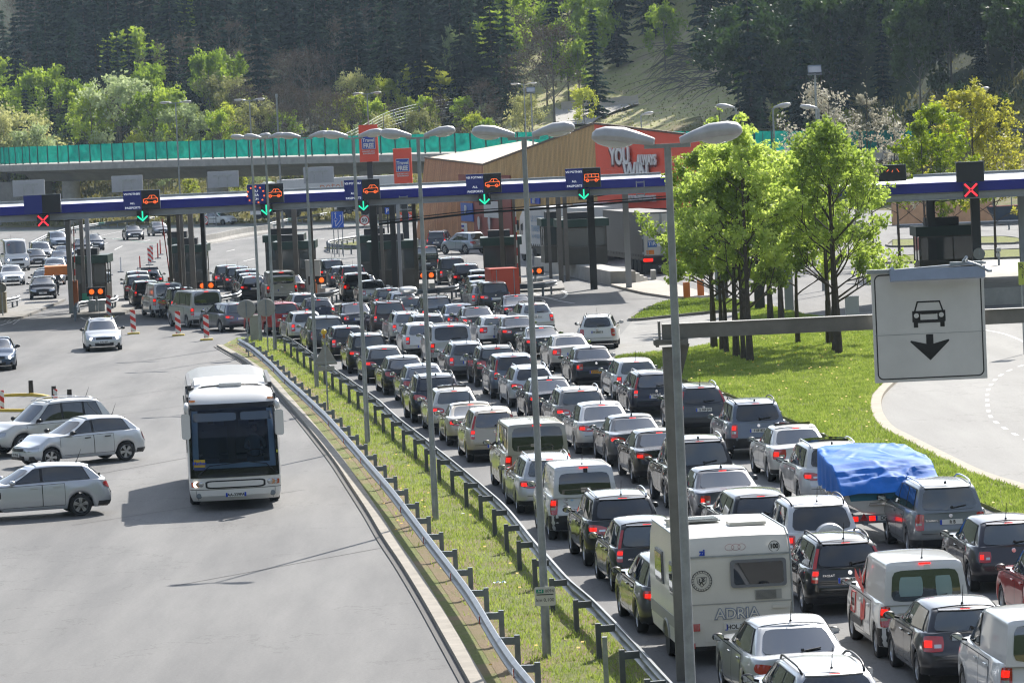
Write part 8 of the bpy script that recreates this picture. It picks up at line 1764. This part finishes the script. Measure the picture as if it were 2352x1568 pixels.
def maple(loc,H_,crown_w,label,seed,z_c=2.2,mat=None,leaf=.17,n=7500,trunk_r=.12,lean=(0,0),group='maples in two clumps on the lawn',name='maple_tree',sparse=1.0):
    rg=random.Random(seed); r=empty(name,loc,label,'tree',group); m=MB(); tips=[]
    top=Vector((lean[0],lean[1],z_c)); m.tube([(0,0,-.1),(lean[0]*.4,lean[1]*.4,z_c*.5),top],[trunk_r*1.25,trunk_r,trunk_r*.85],n=9,cap=False)
    hc=H_-z_c
    m.tube([top,top+Vector((rg.uniform(-.15,.15),0,hc*.5)),top+Vector((0,0,hc*.92))],[trunk_r*.8,trunk_r*.45,.015],n=6,cap=False)
    nb=13
    for k in range(nb):
        f=(k+.5)/nb; a=k*2.4+rg.random()*.5; z=z_c+hc*f*.72; out=crown_w*.5*interp(f,[0,.25,.6,1],[.80,1.0,.80,.35]); d=Vector((math.cos(a),math.sin(a),.55+.5*f)); branch(m,Vector((lean[0],lean[1],z)),d,out*.95,trunk_r*.38*(1-.5*f),2,rg,tips,spread=.55,kids=3)
    tips+=[(top+Vector((rg.uniform(-.3,.3),rg.uniform(-.3,.3),hc*q_)),1) for q_ in(.62,.68,.74,.8,.86)]; m.build('trunk',BARK,r)
    C=[];Rr=[]
    for t,L in tips:
        C.append(tuple(t)); Rr.append(rg.uniform(.20,.42)*crown_w/4.5*sparse)
    V=cloud(C,Rr,n,leaf,seed,up=.6); quads_obj('crown',V,mat or MAPLE,r); return r
MAPLE=foliage('maple_leaves',[(.20,.27,.06),(.36,.45,.11),(.52,.60,.18)],trans=.55,scale=1.3)
GOLD=foliage('golden_leaves',[(.17,.17,.03),(.36,.36,.07),(.48,.45,.10)],trans=.5,scale=1.1)
LIME=foliage('lime_leaves',[(.10,.15,.02),(.26,.33,.04),(.36,.42,.07)],trans=.5,scale=1.1)
PALEB=foliage('pale_blossom',[(.20,.19,.13),(.36,.34,.26),(.46,.44,.36)],trans=.3,scale=2)
# two clumps of maples on the lawn
mps=[((1723,831),9.6,3.9,'maple with the nearest trunk in the left hand clump'),((1708,827),7.8,3.4,'slim maple trunk just behind the nearest one of the left clump'),((1692,821),8.6,3.9,'thick maple second in the left clump'),((1669,812),7.6,3.4,'thin maple in the middle of the left clump'),((1659,806),7.2,3.2,'thin maple near the back of the left clump'),((1640.6,800),8.2,4.2,'maple with the leftmost trunk, its boughs reaching over the pavement'),
     ((1833,790),7.8,3.6,'lone slim maple between the two clumps'),((1905.4,791.5),8.6,4.0,'thick maple at the back of the right hand clump'),((1920,808.6),9.0,4.3,'grey barked maple in the right hand clump'),((1927,813.5),9.4,4.6,'maple with the nearest trunk in the right hand clump'),
     ((1712,742),8.2,4.0,'maple at the back edge of the lawn behind the left clump'),((1770,735),8.3,3.8,'ivy covered maple behind the gap between the clumps'),((1795,737),8.2,3.4,'second ivy covered maple behind the gap between the clumps'),((1585,765),6.6,3.2,None)]
for i,(px,hh,cw,lb) in enumerate(mps):
    if lb is None: continue
    maple(G(px[0],px[1],.08),hh*1.17,cw*1.05,lb,seed=40+i,z_c=1.9 if i!=5 else 2.0,trunk_r=.10 if 'thin' in lb or 'slim' in lb else .14,n=8200,leaf=.125)
# golden and pale young trees beyond the right canopy
def young(x,y,Y,label,mat,w_,seed,n=4200,leaf=.16,zc=.25,sp=1.0,name='young_tree'):
    p=D(x,y,Y); z=HT(p.x,Y); return maple(Vector((p.x,Y,z)),(p.z-z)*1.1,w_*1.1,label,seed,z_c=(p.z-z)*zc,mat=mat,leaf=leaf,n=n,trunk_r=.09,group='young trees beyond the right hand booths',name=name,sparse=sp)
young(1885,178,262,'tall sparse tree with whitish spring leaves behind the floodlight mast',PALEB,4.6,71,n=2300,leaf=.15,sp=1.3); young(1990,186,268,'sparse pale tree between the whitish tree and the lime green one',PALEB,3.2,72,n=1500,leaf=.14); young(2052,240,262,'small thin tree with few pale leaves',PALEB,3.0,73,n=1100,leaf=.14)
young(2150,232,250,'lime green tree left of the golden one',LIME,4.4,74,n=4300); young(2228,178,256,'tall golden leaved tree beyond the right hand booth',GOLD,4.8,75,n=5200); young(2115,275,246,'lime green tree low behind the right hand canopy',LIME,3.8,76,n=3200); young(2275,270,258,'golden tree at the right of the tallest golden one',GOLD,3.6,77,n=2600); young(1650,240,225,'bright green treetop behind the single lamp',MAPLE,2.6,78,n=2600,leaf=.2)
# ---- forest kinds, one mesh each, then copies
def conifer_mesh(seed,H_=20,w_=3.6):
    rg=np.random.default_rng(seed); V=[]; z=H_*.06
    while z<H_*.985:
        f=z/H_; L=w_*(1-f)**.85*(.55+.45*min(1,f*5))*rg.uniform(.8,1.15); nb=int(9+6*(1-f))
        for k in range(nb):
            if rg.random()<.12: continue
            a=rg.random()*6.283; Lb=max(.35,L*rg.uniform(.6,1.15)); nt_=max(2,int(Lb/.33))
            dx,dy=math.cos(a),math.sin(a)
            for j in range(nt_):
                s=(j+.7)/nt_; r_=Lb*s; zz=z-.16*Lb*s*s*1.6+.10*Lb*s; sz=(.85*(1-.35*s)+.15)*rg.uniform(.7,1.25)
                for q in range(2):
                    c=np.array([dx*r_,dy*r_,zz])+rg.normal(size=3)*[.10,.10,.08]; o=np.array([dx,dy,-.30+rg.normal()*.25]); o/=np.linalg.norm(o); sd=np.array([-dy,dx,rg.normal()*.5]); sd/=np.linalg.norm(sd)
                    wv=sz*.36; V+= [c-o*sz*.45,c+sd*wv,c+o*sz*.6-np.array([0,0,.10*sz]),c-sd*wv]
        z+=H_*.040*rg.uniform(.75,1.25)
    return np.array(V)
def proto(V,mat,name): o=quads_obj(name,V,mat); me=o.data; bpy.data.objects.remove(o); return me
CON=foliage('conifer_needles',[(.005,.017,.013),(.014,.036,.024),(.045,.085,.042)],trans=.2,scale=.35,rough=.95)
CON2=foliage('spruce_needles_blue',[(.007,.019,.018),(.017,.040,.031),(.050,.088,.055)],trans=.2,scale=.35,rough=.95)
FOR_L={'fresh':foliage('fresh_leaves',[(.10,.15,.025),(.22,.31,.05),(.34,.42,.08)],trans=.5,scale=.5),'pale':foliage('pale_leaves',[(.20,.25,.11),(.34,.41,.20),(.48,.54,.30)],trans=.4,scale=.5),'olive':foliage('olive_leaves',[(.17,.18,.07),(.32,.33,.13),(.44,.44,.20)],trans=.4,scale=.5),'dark':foliage('dark_leaves',[(.012,.028,.008),(.028,.055,.014),(.055,.09,.022)],trans=.35,scale=.5),'brown':foliage('bare_twigs',[(.060,.046,.036),(.10,.078,.06),(.13,.11,.07)],trans=.1,scale=.6),'lime':foliage('forest_lime',[(.17,.21,.035),(.33,.38,.07),(.45,.48,.10)],trans=.5,scale=.5)}
CONM=[(proto(conifer_mesh(s,20,w_),CON if s%2 else CON2,'crown')) for s,w_ in((1,3.9),(2,3.3),(3,4.3),(4,3.0),(5,3.7))]
_t=MB(); _t.tube([(0,0,-.5),(0,0,10),(0,0,19.6)],[.26,.15,.03],n=6,cap=False); _o=_t.build('trunk',BARK); TRM=_o.data; bpy.data.objects.remove(_o)
def broad_proto(seed,H_=10,w_=6,n=2600,leaf=.34,nb=12,sp=1.0,depth=2,shape=(.55,1,.8,.3)):
    rg=random.Random(seed); m=MB(); tips=[]; zc=H_*.16; m.tube([(0,0,-.5),(.1,0,H_*.45),(0,.1,H_*.9)],[H_*.016,H_*.010,.02],n=5,cap=False)
    for k in range(nb):
        f=(k+.5)/nb; a=k*2.4+rg.random(); z=zc+(H_-zc)*f*.75; out=w_*.5*interp(f,[0,.3,.65,1],shape); branch(m,Vector((0,0,z)),Vector((math.cos(a),math.sin(a),.8)),out,H_*.005*(1-.4*f),depth,rg,tips,spread=.6,n=3,kids=3,minr=.012)
    o=m.build('trunk',BARKG); tm=o.data; bpy.data.objects.remove(o)
    C=[tuple(t) for t,L in tips]; Rr=[rg.uniform(.3,.75)*w_/6*sp for _ in tips]; V=cloud(C,Rr,n,leaf,seed,up=.4); return tm,V
BP={}
for k,(kind,n,leaf,sp,nb,ww) in dict(fresh=('fresh',3000,.30,1.1,12,6),pale=('pale',3600,.24,1.1,13,6.5),olive=('olive',3600,.24,1.1,13,7),dark=('dark',4200,.38,1.25,13,7.5),brown=('brown',1700,.16,1.2,15,6.5),lime=('lime',2600,.28,1.2,12,6)).items():
    BP[k]=[]
    for s in(1,2,3):
        tm,V=broad_proto(100+s*7+len(k),10,ww,n,leaf,nb,sp); BP[k].append((tm,proto(V,FOR_L[kind],'crown')))
def plant(kind,X,Y,Hh,label,group,rg,wsc=1.0,cat='tree'):
    z=HT(X,Y)-.3; con=kind=='conifer'; r=empty({'conifer':'conifer_tree','brown':'bare_tree'}.get(kind,'broadleaf_tree'),(X,Y,z),label,cat,group,rz=rg.random()*6.283)
    if not con: wsc*=.8
    s=Hh/(20 if con else 10); r.scale=(s*wsc,s*wsc,s)
    if con: tm,cm=TRM,rg.choice(CONM)
    else: tm,cm=rg.choice(BP[kind])
    for nm_,me in(('trunk',tm),('crown',cm)): o=bpy.data.objects.new(nm_,me); COL.objects.link(o); o.parent=r
    return r
rg=random.Random(11)
def at_tip(kind,x,y,Y,label,wsc=1.0,group=None):
    p=D(x,y,Y); plant(kind,p.x,Y,max(1.5,p.z-HT(p.x,Y)+.3),label,group,rg,wsc)
one=[('pale',270,166,540,'silvery green willow shaped tree behind the viaduct on the left',1.25),('fresh',345,138,556,'bright green narrow tree right of the silvery one',.85),('olive',500,172,552,'broad golden olive tree behind the first lamp heads',1.3),('olive',552,182,548,'second golden olive tree, overlapping the broad one',1.0),('fresh',175,176,548,'fresh green tree in front of the dark conifers on the left',.9),('fresh',205,200,540,'lower fresh green tree beside the silvery one',.9),
('olive',14,250,525,'pale olive tree cut by the left edge',1.2),('pale',62,285,520,'pale bush standing by the left end of the screens',1.1),('lime',880,170,530,'yellow green tree left of the leaning sparse tree',1.0),('lime',965,135,536,'tall yellow green tree above the red towers',1.1),('lime',1010,155,538,'yellow green tree just right of the tallest yellow green one',1.0),('pale',1045,58,548,'tall leaning tree with sparse fresh leaves',.55),('olive',1070,190,534,'olive tree under the leaning sparse tree',1.1),('lime',925,215,524,'low yellow green tree by the wire fence',1.1),
('fresh',1222,58,575,'tall fresh green tree left of the access road',.8),('fresh',1285,46,580,'tallest fresh green tree above the access road',.8),('lime',1345,118,570,'light green tree directly above the access road',.9),('fresh',1405,100,578,'fresh green tree at the head of the access road',.9),('pale',1455,64,585,'pale thin tree above the fallen branches',.8),('pale',1510,110,588,'pale green tree right of the thin pale one',.9),('fresh',1555,60,600,'green tree high above the fallen branches',.9),('lime',1190,190,540,'low light green tree beside the double lamp',1.1),('pale',1110,240,520,'small pale tree in front of the wire fence',1.0),('fresh',860,225,515,'small green tree above the red tower',1.0),
('lime',1250,120,560,'yellow green tree between the two tall fresh ones above the road',.9),('fresh',1310,82,572,'fresh green tree behind the light green one at the road',.9),('lime',1378,70,582,'airy yellow green tree above the road barrier',.85),('fresh',1430,128,574,'rounded fresh tree right at the road barrier',1.0),('lime',1480,140,580,'low yellow green tree at the upper end of the road',1.0),('pale',1535,175,570,'pale bush at the left end of the fallen branches',1.2),('fresh',1175,120,566,'fresh green tree left of the tall fresh one',.9),('lime',760,215,530,'yellow green bush behind the screens right of the brown trees',1.2),('fresh',640,250,524,'small fresh bush just above the screens',1.2),('pale',420,235,528,'pale green bush above the screens beside the olive tree',1.3),('fresh',1600,120,560,'green tree left of the big dark conifer',.9),('dark',1640,200,520,'dark green bush left of the big dark conifer',1.2),('pale',2180,190,430,'grey green tree behind the lime one on the right',.7)]
for k,x,y,Y,lb,ws_ in one: at_tip(k,x,y,Y,lb,ws_)
for x,y,Y,lb,ws_ in((1712,-70,470,'biggest dark conifer, standing apart on the right half of the hill',.95),(1832,-10,455,'dark pointed conifer behind the floodlight mast',1.0),(240,44,600,'dark conifer with a free pointed tip in the left third',1.0),(313,36,605,'dark conifer right of the free pointed one',1.0),(418,96,590,'dark conifer behind the silvery tree',1.0),(1075,165,540,'small dark spruce among the yellow green trees',1.0),(898,205,528,'thin dark spruce left of the yellow green trees',.8),(1155,30,610,'tall dark conifer in the middle of the hill',1.1),(2262,60,500,'dark conifer near the right edge',1.0),(1745,215,440,'small young spruce at the foot of the right slope',.8),(830,42,600,'dark conifer behind the row of yellow green trees',1.0)): at_tip('conifer',x,y,Y,lb,ws_)
# fill of the hillside
cnt={'conifer':0,'brown':0,'dark':0,'fresh':0,'pale':0,'olive':0,'lime':0}
GN={'conifer':('dark conifer in the dense wood on the hill','dark conifers of the hillside wood'),'brown':('leafless brown tree in the wood behind the viaduct','leafless trees of the hillside wood'),'dark':('dark green leafy tree on the shaded right hand slope','dark leafy trees of the right slope'),'fresh':('fresh green tree dotted among the dark conifers','fresh green trees of the wood'),'pale':('pale green bush at the foot of the wooded hill','pale bushes at the foot of the hill'),'olive':('olive green tree at the foot of the wooded hill','olive trees at the foot of the hill'),'lime':('yellow green bush at the foot of the wooded hill','yellow green bushes at the foot of the hill')}
def px_of(X,Y): return CX+X/Y*FPX
rel=14
while rel<205:
    X=-82
    while X<84:
        x_=X+rg.uniform(-2,2); xb=Ybr(x_); sh=sst((x_-34)/14)*34
        Y=xb+rel-(sh if x_>34 else 0)+rg.uniform(-5,5); xp=px_of(x_,Y)
        step=rg.uniform(3.9,5.6); X+=step
        z=HT(x_,Y)
        if 1400<xp<1690 and rel<105: continue
        if rel<42:
            if rel<24 and x_>-10: continue
            if 1180<xp<1480: continue
            kind=rg.choice(['pale','lime','olive','brown'] if xp<1650 else ['dark','dark','fresh','lime']); hh=rg.uniform(2.8,5.5)
            if rel>34 and xp<1250: hh=rg.uniform(4,7)
        elif rel<75:
            if 1240<xp<1500: 
                if rel<68: continue
            if 560<xp<820: kind='brown' if rg.random()<.8 else 'olive'; hh=rg.uniform(7,11)
            elif xp>1600: kind=rg.choice(['dark','dark','dark','conifer']); hh=rg.uniform(8,13)
            elif xp<420: kind=rg.choice(['conifer','conifer','fresh','brown']); hh=rg.uniform(8,14) if kind!='conifer' else rg.uniform(10,17)
            else: kind=rg.choice(['olive','lime','brown','fresh']); hh=rg.uniform(5,9)
        else:
            u=rg.random()
            if xp>1600: kind='dark' if u<.6 else 'conifer'
            elif 560<xp<900: kind='brown' if u<(.55 if rel<120 else .2) else 'conifer'
            elif 1200<xp<1600: kind='fresh' if u<(.45 if rel<120 else .2) else ('brown' if u<.6 else 'conifer')
            else: kind='brown' if u<.10 else ('fresh' if u<.15 else 'conifer')
            hh=rg.uniform(13,21) if kind=='conifer' else rg.uniform(9,14)
        if cnt['conifer']>=285 and kind=='conifer': kind='dark'
        cnt[kind]+=1; plant(kind,x_,Y,hh,GN[kind][0],GN[kind][1],rg,rg.uniform(.85,1.15))
    rel+=9 if rel<60 else 12
print('trees',cnt)
# fallen branches on the right of the access road
root=empty('fallen_branches',D(1560,200,520),'heap of long bare grey branches lying down the slope above the access road','branches'); m=MB(); r_=random.Random(5)
for i in range(90):
    x0=r_.uniform(1560,1690); y0=r_.uniform(110,215); Y0=r_.uniform(500,530); a=on_terrain(x0,y0)+Vector((0,0,r_.uniform(.3,1.2))); b=on_terrain(x0-r_.uniform(50,150),y0+r_.uniform(10,55))+Vector((0,0,.3)); mid=a.lerp(b,.5)+Vector((0,0,r_.uniform(.2,1.4))); m.tube(catmull([a,mid,b],4),[lerp(.07,.015,k/8) for k in range(9)],n=4,cap=False)
m.build('bare_branches',pm('dead_wood',(.13,.12,.105),.9,var=.3,vs_=3),root,org=root.location)
# undergrowth on the slopes
rgn=np.random.default_rng(9); n=30000; X=rgn.uniform(-95,95,n); rl=rgn.uniform(6,150,n)**1.0; Yb=np.array([Ybr(x) for x in X]); Y=Yb+rl-np.array([sst((x-34)/14)*34 for x in X]); Z=np.array([HT(x,y) for x,y in zip(X,Y)]); nr=rgn.normal(size=(n,3)); nr[:,1]-=.6; nr/=np.linalg.norm(nr,axis=1)[:,None]; a=np.cross(nr,rgn.normal(size=(n,3))); a/=np.linalg.norm(a,axis=1)[:,None]; b=np.cross(nr,a); s=rgn.uniform(.10,.30,n)[:,None]; p=np.stack([X,Y,Z+rgn.uniform(0,.8,n)],1)
V=np.stack([p-a*s*.6,p+b*s*.4,p+a*s*.6,p-b*s*.4],1).reshape(-1,3); tag(quads_obj('undergrowth',V,foliage('undergrowth_leaves',[(.07,.08,.03),(.17,.18,.07),(.30,.30,.13)],trans=.3,scale=.3)),'low undergrowth covering the hillside','undergrowth',kind='stuff')
# ---- blades of grass
def inside(P,x,y):
    c=np.zeros(len(x),bool); n=len(P)
    for i in range(n):
        x1,y1=P[i]; x2,y2=P[(i+1)%n]; cond=((y1>y)!=(y2>y)); xi=(x2-x1)*(y-y1)/((y2-y1)+1e-12)+x1; c^=cond&(x<xi)
    return c
GB_=foliage('grass_blades',[(.13,.18,.04),(.24,.31,.07),(.39,.43,.14)],trans=.4,scale=1.6)
def blades(name,pts,n,h,seed,label,z0=.09,wd=.35):
    P=[(p.x,p.y) for p in pts]; xs_=[p[0] for p in P]; ys_=[p[1] for p in P]; rg_=np.random.default_rng(seed); x=rg_.uniform(min(xs_),max(xs_),n*4); y=rg_.uniform(min(ys_),max(ys_),n*4); k=inside(P,x,y); 
    # patchy cover
    f=np.sin(x*1.7+np.sin(y*.6)*2)*np.sin(y*.83+x*.4)+.5*np.sin(x*5.1+y*2.3); k&=(f+rg_.uniform(-1.2,1.2,n*4))>-.75
    x=x[k][:n]; y=y[k][:n]; m_=len(x); th=rg_.random(m_)*6.283; hh=h*rg_.uniform(.4,1.4,m_); w_=hh*wd*rg_.uniform(.5,1.1,m_)*.5; lx=rg_.normal(size=m_)*hh*.4; ly=rg_.normal(size=m_)*hh*.4
    z=np.full(m_,z0); c,s=np.cos(th)*w_,np.sin(th)*w_
    V=np.stack([np.stack([x-c,y-s,z],1),np.stack([x+c,y+s,z],1),np.stack([x+lx+c*.2,y+ly+s*.2,z+hh],1),np.stack([x+lx-c*.2,y+ly-s*.2,z+hh],1)],1).reshape(-1,3)
    tag(quads_obj(name,V,GB_),label,'grass',kind='stuff')
blades('grass',[p+Vector((.95,0,0)) for p in medW]+medRW,120000,.075,1,'grass growing between the two crash barriers')
blades('grass',gp(lawnL+lawnB),190000,.085,2,'grass of the big lawn right of the queue',z0=.10,wd=.5)
blades('grass',[p+Vector((.35,0,0)) for p in medW]+[p+Vector((1.2,0,0)) for p in medW[::-1]],9000,.09,5,'sparse grass on the bare verge beside the left crash barrier')
blades('grass',gp(isl),12000,.09,3,'grass of the island by the hatched paving',z0=.10,wd=.6)
# rough grass on the bank under the viaduct
n=26000; X=rgn.uniform(-75,60,n); rl=rgn.uniform(4,60,n); Y=np.array([Ybr(x) for x in X])+rl-np.array([sst((x-34)/14)*34 for x in X]); Z=np.array([HT(x,y) for x,y in zip(X,Y)]); th=rgn.random(n)*3.14; c,s=np.cos(th)*.12,np.sin(th)*.05; hh=rgn.uniform(.15,.5,n)
V=np.stack([np.stack([X-c,Y-s,Z-.1],1),np.stack([X+c,Y+s,Z-.1],1),np.stack([X+c*.4+rgn.normal(size=n)*.1,Y,Z+hh],1),np.stack([X-c*.4,Y,Z+hh],1)],1).reshape(-1,3); tag(quads_obj('rough_grass',V,foliage('rough_grass_blades',[(.09,.10,.03),(.19,.18,.07),(.30,.26,.12)],trans=.3,scale=.4)),'rough grass on the bank behind the viaduct','grass',kind='stuff')
# dandelions
rgf=random.Random(4); V=[]
def scatter(poly,n,z):
    P=[(p.x,p.y) for p in poly]; xs_=[p[0] for p in P]; ys_=[p[1] for p in P]; k=0
    while k<n:
        x,y=rgf.uniform(min(xs_),max(xs_)),rgf.uniform(min(ys_),max(ys_))
        if inside(P,np.array([x]),np.array([y]))[0]:
            k+=1; s=.03; V.extend([(x-s,y-s,z),(x+s,y-s,z),(x+s,y+s,z+.02),(x-s,y+s,z+.02)])
scatter(medW+medRW,90,.20); scatter(gp(lawnL+lawnB),160,.22)
tag(quads_obj('dandelions',np.array(V),pm('dandelion_yellow',(.75,.45,.02),.6)),'yellow dandelions dotted over the grass','flowers',kind='stuff')
# =============================================================== the air
HAZE=.00008
hz=bpy.data.materials.new('haze_volume'); hz.use_nodes=True; t=hz.node_tree; t.nodes.clear(); o=t.nodes.new('ShaderNodeOutputMaterial'); v=t.nodes.new('ShaderNodeVolumePrincipled'); v.inputs['Color'].default_value=(.62,.80,1,1); v.inputs['Density'].default_value=HAZE; v.inputs['Anisotropy'].default_value=.3; t.links.new(v.outputs[0],o.inputs['Volume'])
m=MB(); m.box((0,400,87),(1900,2300,178)); o=m.build('haze',hz,kind='stuff')
